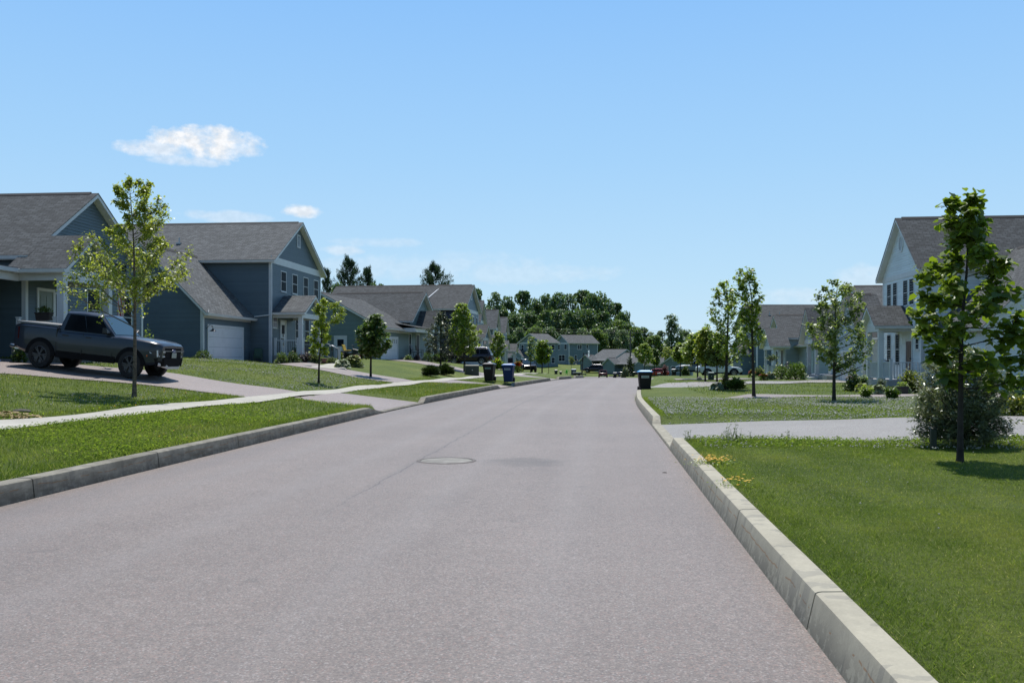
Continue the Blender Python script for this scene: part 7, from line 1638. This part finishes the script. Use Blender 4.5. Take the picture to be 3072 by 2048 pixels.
# chairs
def chair(label, loc, rz, m, name='patio_chair'):
    e = empty(name, loc, rz, label, 'chair'); mb = MB(); mb.box(-.25, -.25, .40, .25, .25, .44); mb.build('seat', m, e, bevel=.012, uv=False); mb = MB(); mb.hexa([(-.25, .22, .46), (.25, .22, .46), (.25, .26, .46), (-.25, .26, .46)], [(-.24, .36, 1.0), (.24, .36, 1.0), (.24, .40, 1.0), (-.24, .40, 1.0)]); mb.build('backrest', m, e, bevel=.012, uv=False)
    for x in (-.23, .23):
        for y in (-.22, .22): MB().bar((x, y, 0), (x, y, .40), .035).build('leg', m, e, uv=False)
        mb = MB(); mb.bar((x, -.22, .42), (x, -.22, .64), .03); mb.bar((x, -.24, .64), (x, .30, .66), .05, .03); mb.build('armrest', m, e, uv=False)
    return e
ca, sa = math.cos(math.radians(-7)), math.sin(math.radians(-7))
def Cw(x, y, z): return (-17.7 + ca * x - sa * y, 72.65 + sa * x + ca * y, 1.3 + z)
GC = 'chairs on the teal house porch'
chair('dark porch chair with a pale cushion edge nearer the white garage door', Cw(.8, 7.0, .5), 1.4, BLACKM).__setitem__('group', GC)
chair('brown porch chair nearer the porch posts of the teal house', Cw(.8, 8.4, .5), 1.5, WOODB).__setitem__('group', GC)
chair('black chair on the open deck behind the maple trunk', (15.2, 61.0, .58), -1.2, BLACKM)
chair('dark green garden chair at the corner of the slate house', (-20.5, 54.1, gz(-20.5, 54.1)), .3, plain('green chair paint', (.02, .06, .03), .5), 'garden_chair')
chair('grey porch chair behind the white railing of the pale blue house', (14.6, 50.6, .58), -1.4, BLACKM)
# ride-on mower by the teal wall
p = on(1056, 69.5); e = empty('riding_mower', p, math.radians(-14), 'ride on mower with yellow seat parked against the teal side wall', 'mower')
YS_ = plain('yellow seat', (.5, .33, .01), .5); DK = plain('dark mower paint', (.02, .024, .02), .4)
mb = MB(); mb.hexa([(.15, -.28, .35), (.85, -.22, .35), (.85, .22, .35), (.15, .28, .35)], [(.15, -.25, .78), (.78, -.18, .62), (.78, .18, .62), (.15, .25, .78)]); mb.box(-.75, -.3, .32, .2, .3, .46); mb.hexa([(-.9, -.35, .45), (-.25, -.35, .45), (-.25, .35, .45), (-.9, .35, .45)], [(-.85, -.33, .62), (-.3, -.33, .58), (-.3, .33, .58), (-.85, .33, .62)]); mb.build('body', DK, e, bevel=.03, uv=False)
mb = MB(); mb.box(-.6, -.22, .60, -.15, .22, .68); mb.hexa([(-.66, -.22, .66), (-.56, -.22, .66), (-.56, .22, .66), (-.66, .22, .66)], [(-.78, -.20, 1.08), (-.70, -.20, 1.08), (-.70, .20, 1.08), (-.78, .20, 1.08)]); mb.build('seat', YS_, e, bevel=.03, uv=False)
mb = MB(); mb.tube([(.22, 0, .76), (.08, 0, 1.0)], .02, 6); mb.tube([(.08 + .02 * math.cos(k), .16 * math.sin(k), 1.0 + .16 * .3 * math.cos(k)) for k in np.linspace(0, 2 * PI, 15)], .014, 5); mb.build('steering_wheel', BLACKP, e, uv=False)
for x, r in ((-.62, .26), (.62, .19)):
    for s in (-1, 1): mb = MB(); mb.lathe([(.03, s * .30), (r * .9, s * .30), (r, s * .33), (r, s * .43), (r * .9, s * .46), (.03, s * .44)], 18, (x, 0, r), 'y'); mb.build('wheel', RUBBER, e, smooth=True, uv=False)
# ---- basketball hoops, safety figure, cart, pole and wires
def hoop(label, px, D, rim, rz, pole_lean=.0, K=1.):
    p = on(px, D); e = empty('basketball_hoop', p, rz, label, 'basketball hoop', 'basketball hoops at the end of the street'); e.scale = (K, K, K); mb = MB(); mb.tube([(0, 0, -.1), (pole_lean * .6, 0, rim * .8), (pole_lean, 0, rim + .45)], .07, 8); mb.bar((pole_lean * .9, 0, rim + .3), (pole_lean + .75, 0, rim + .42), .08); mb.build('pole', BLACKM, e, uv=False)
    mb = MB(); mb.tube([(pole_lean * .35, 0, rim * .72), (pole_lean * .42, 0, rim * .92)], .13, 8); mb.build('padding', BLACKP, e, uv=False); x0 = pole_lean + .78
    mb = MB(); mb.box(x0, -.8, rim - .1, x0 + .03, .8, rim + .85); t = NT('clear acrylic'); g = t.new('BsdfPrincipled'); g.inputs['Base Color'].default_value = (.8, .85, .88, 1); g.inputs['Transmission Weight'].default_value = .9; g.inputs['Roughness'].default_value = .1; mb.build('backboard', t.done(g), e, uv=False)
    mb = MB(); mb.tube([(x0 + .3 + .23 * math.cos(k), .23 * math.sin(k), rim) for k in np.linspace(0, 2 * PI, 17)], .02, 5); mb.bar((x0, 0, rim), (x0 + .08, 0, rim), .1, .05); mb.build('rim', plain('orange rim', (.35, .08, .05), .5), e, uv=False)
    mb = MB()
    for k in range(12):
        a0, a1 = 2 * PI * k / 12, 2 * PI * (k + 1) / 12
        for dz, r0_, r1_ in ((0, .23, .17), (.2, .17, .12)):
            for s in (a0, a1): mb.bar((x0 + .3 + r0_ * math.cos(s), r0_ * math.sin(s), rim - dz), (x0 + .3 + r1_ * math.cos((a0 + a1) / 2), r1_ * math.sin((a0 + a1) / 2), rim - dz - .2), .013)
    mb.build('net', plain('white net', (.7, .7, .7), .7), e, uv=False)
    mb = MB(); mb.hexa([(-1.1, -.4, -.02), (.2, -.4, -.02), (.2, .4, -.02), (-1.1, .4, -.02)], [(-1., -.34, .2), (.15, -.34, .16), (.15, .34, .16), (-1., .34, .2)]); mb.build('base', BLACKP, e, uv=False); return e
hoop('tall black basketball hoop leaning over the end of the street', 1746, 137, 3.05, math.radians(8), .22)
hoop('smaller basketball hoop with white net farther down the street', 1744, 205, 2.5, math.radians(172), .1)
p = on(1700, 142); e = empty('safety_figure', p, math.radians(8), 'bright green child shaped road safety figure on the verge', 'sign'); mb = MB(); KG = plain('bright green plastic', (.05, .55, .03), .4, .08)
mb.lathe([(.01, .13), (.09, .10), (.13, 0), (.09, -.10), (.01, -.13)], 14, (0, 0, .84)); mb.hexa([(-.12, -.04, .38), (.12, -.04, .38), (.12, .04, .38), (-.12, .04, .38)], [(-.16, -.04, .72), (.16, -.04, .72), (.16, .04, .72), (-.16, .04, .72)]); mb.bar((-.07, 0, .40), (-.22, 0, .0), .10, .07); mb.bar((.07, 0, .40), (.20, 0, .02), .10, .07); mb.bar((.13, 0, .66), (.42, 0, .86), .08, .06); mb.bar((-.13, 0, .66), (-.36, 0, .46), .08, .06); mb.build('figure', KG, e, bevel=.02, uv=False); mb = MB(); mb.cyl((-.2, 0, 0), (-.2, 0, -.2), .02, 6); mb.box(-.32, -.12, -.02, .30, .12, .03); mb.build('foot_plate', BLACKP, e, uv=False)
p = on(1731, 148); e = empty('garden_cart', p, .1, 'low black cart with a white top beside the distant navy bin', 'cart'); mb = MB(); mb.hexa([(-.5, -.3, .25), (.5, -.3, .25), (.5, .3, .25), (-.5, .3, .25)], [(-.65, -.4, .55), (.65, -.4, .55), (.65, .4, .55), (-.65, .4, .55)]); mb.build('tray', BLACKP, e, uv=False); mb = MB(); mb.box(-.66, -.41, .56, .62, .41, .64); mb.build('cover', plain('white lid', (.6, .6, .6), .5), e, uv=False); mb = MB(); mb.bar((.6, 0, .5), (1.0, 0, .75), .05); mb.build('handle', BLACKM, e, uv=False)
for x in (-.35, .35):
    for s in (-1, 1): mb = MB(); mb.lathe([(.02, s * .3), (.17, s * .3), (.18, s * .38), (.02, s * .39)], 14, (x, 0, .18), 'y'); mb.build('wheel', RUBBER, e, uv=False)
p = on(1891, 200); e = empty('utility_pole', p, 0, 'grey wooden utility pole with a crossarm behind the bungalow', 'utility pole'); zt = 1.6 + (HY_ - 993) / F_ * 200 - p.z; mb = MB(); mb.tube([(0, 0, -.3), (0, 0, zt)], [.17, .12], 8); mb.build('pole', plain('weathered pole', (.10, .09, .08), .9), e, uv=False); mb = MB(); mb.box(-1.1, -.06, zt - .5, 1.1, .06, zt - .38); mb.build('crossarm', BARK, e, uv=False); mb = MB()
for x in (-1., -.5, .5, 1.): mb.cyl((x, 0, zt - .38), (x, 0, zt - .2), .04, 6)
mb.build('insulator', STEEL, e, uv=False)
for k, (z0_, z1_) in enumerate(((976, 990), (985, 997))):
    a, b_ = at(1300, z0_ - 6, 230), at(1891, z1_, 200); m_ = MB(); pts = [a.lerp(b_, t) - Vector((0, 0, .5 * 4 * t * (1 - t) * .8)) for t in np.linspace(0, 1, 14)]; m_.tube(pts, .018, 4)
    tag(m_.build('power_line', plain('aluminium wire', (.12, .125, .13), .5, .05), None, uv=False), ('upper' if k == 0 else 'lower') + ' power line crossing in front of the dark wood', 'wire')
    b2 = at(2260, z1_ - 8, 215); m_ = MB(); m_.tube([b_.lerp(b2, t) - Vector((0, 0, 1.6 * t * (1 - t))) for t in np.linspace(0, 1, 12)], .016, 4); tag(m_.build('power_line', plain('aluminium wire', (.32, .33, .34)), None, uv=False), ('upper' if k == 0 else 'lower') + ' power line running right from the utility pole', 'wire')
# litter on the road
p = pg(2100, 1852); m_ = MB(); m_.tube([(-.022, 0, .004), (0, .003, .007), (.022, -.002, .004)], [.0025, .003, .0015], 5); o = m_.build('twig', BARKD, None, uv=False); o.location = (p.x, p.y, -.012); tag(o, 'tiny dark twig on the asphalt near the right kerb', 'twig')
p = pg(1994, 1416); m_ = MB(); m_.lathe([(.0, .02), (.03, .015), (.04, .0)], 8); o = m_.build('leaf_litter', BARKD, None, uv=False); o.location = (p.x, p.y, -.015); o.scale = (1, .6, 1); tag(o, 'dark scrap of leaf litter on the road beside the kerb', 'litter')
p = pg(2812, 1200); m_ = MB(); m_.cyl((0, 0, -.2), (0, 0, .55), .012, 6); o = m_.build('marker_stake', STEEL, None, uv=False); o.location = p; tag(o, 'thin grey metal stake at the left side of the willow shrub', 'stake')
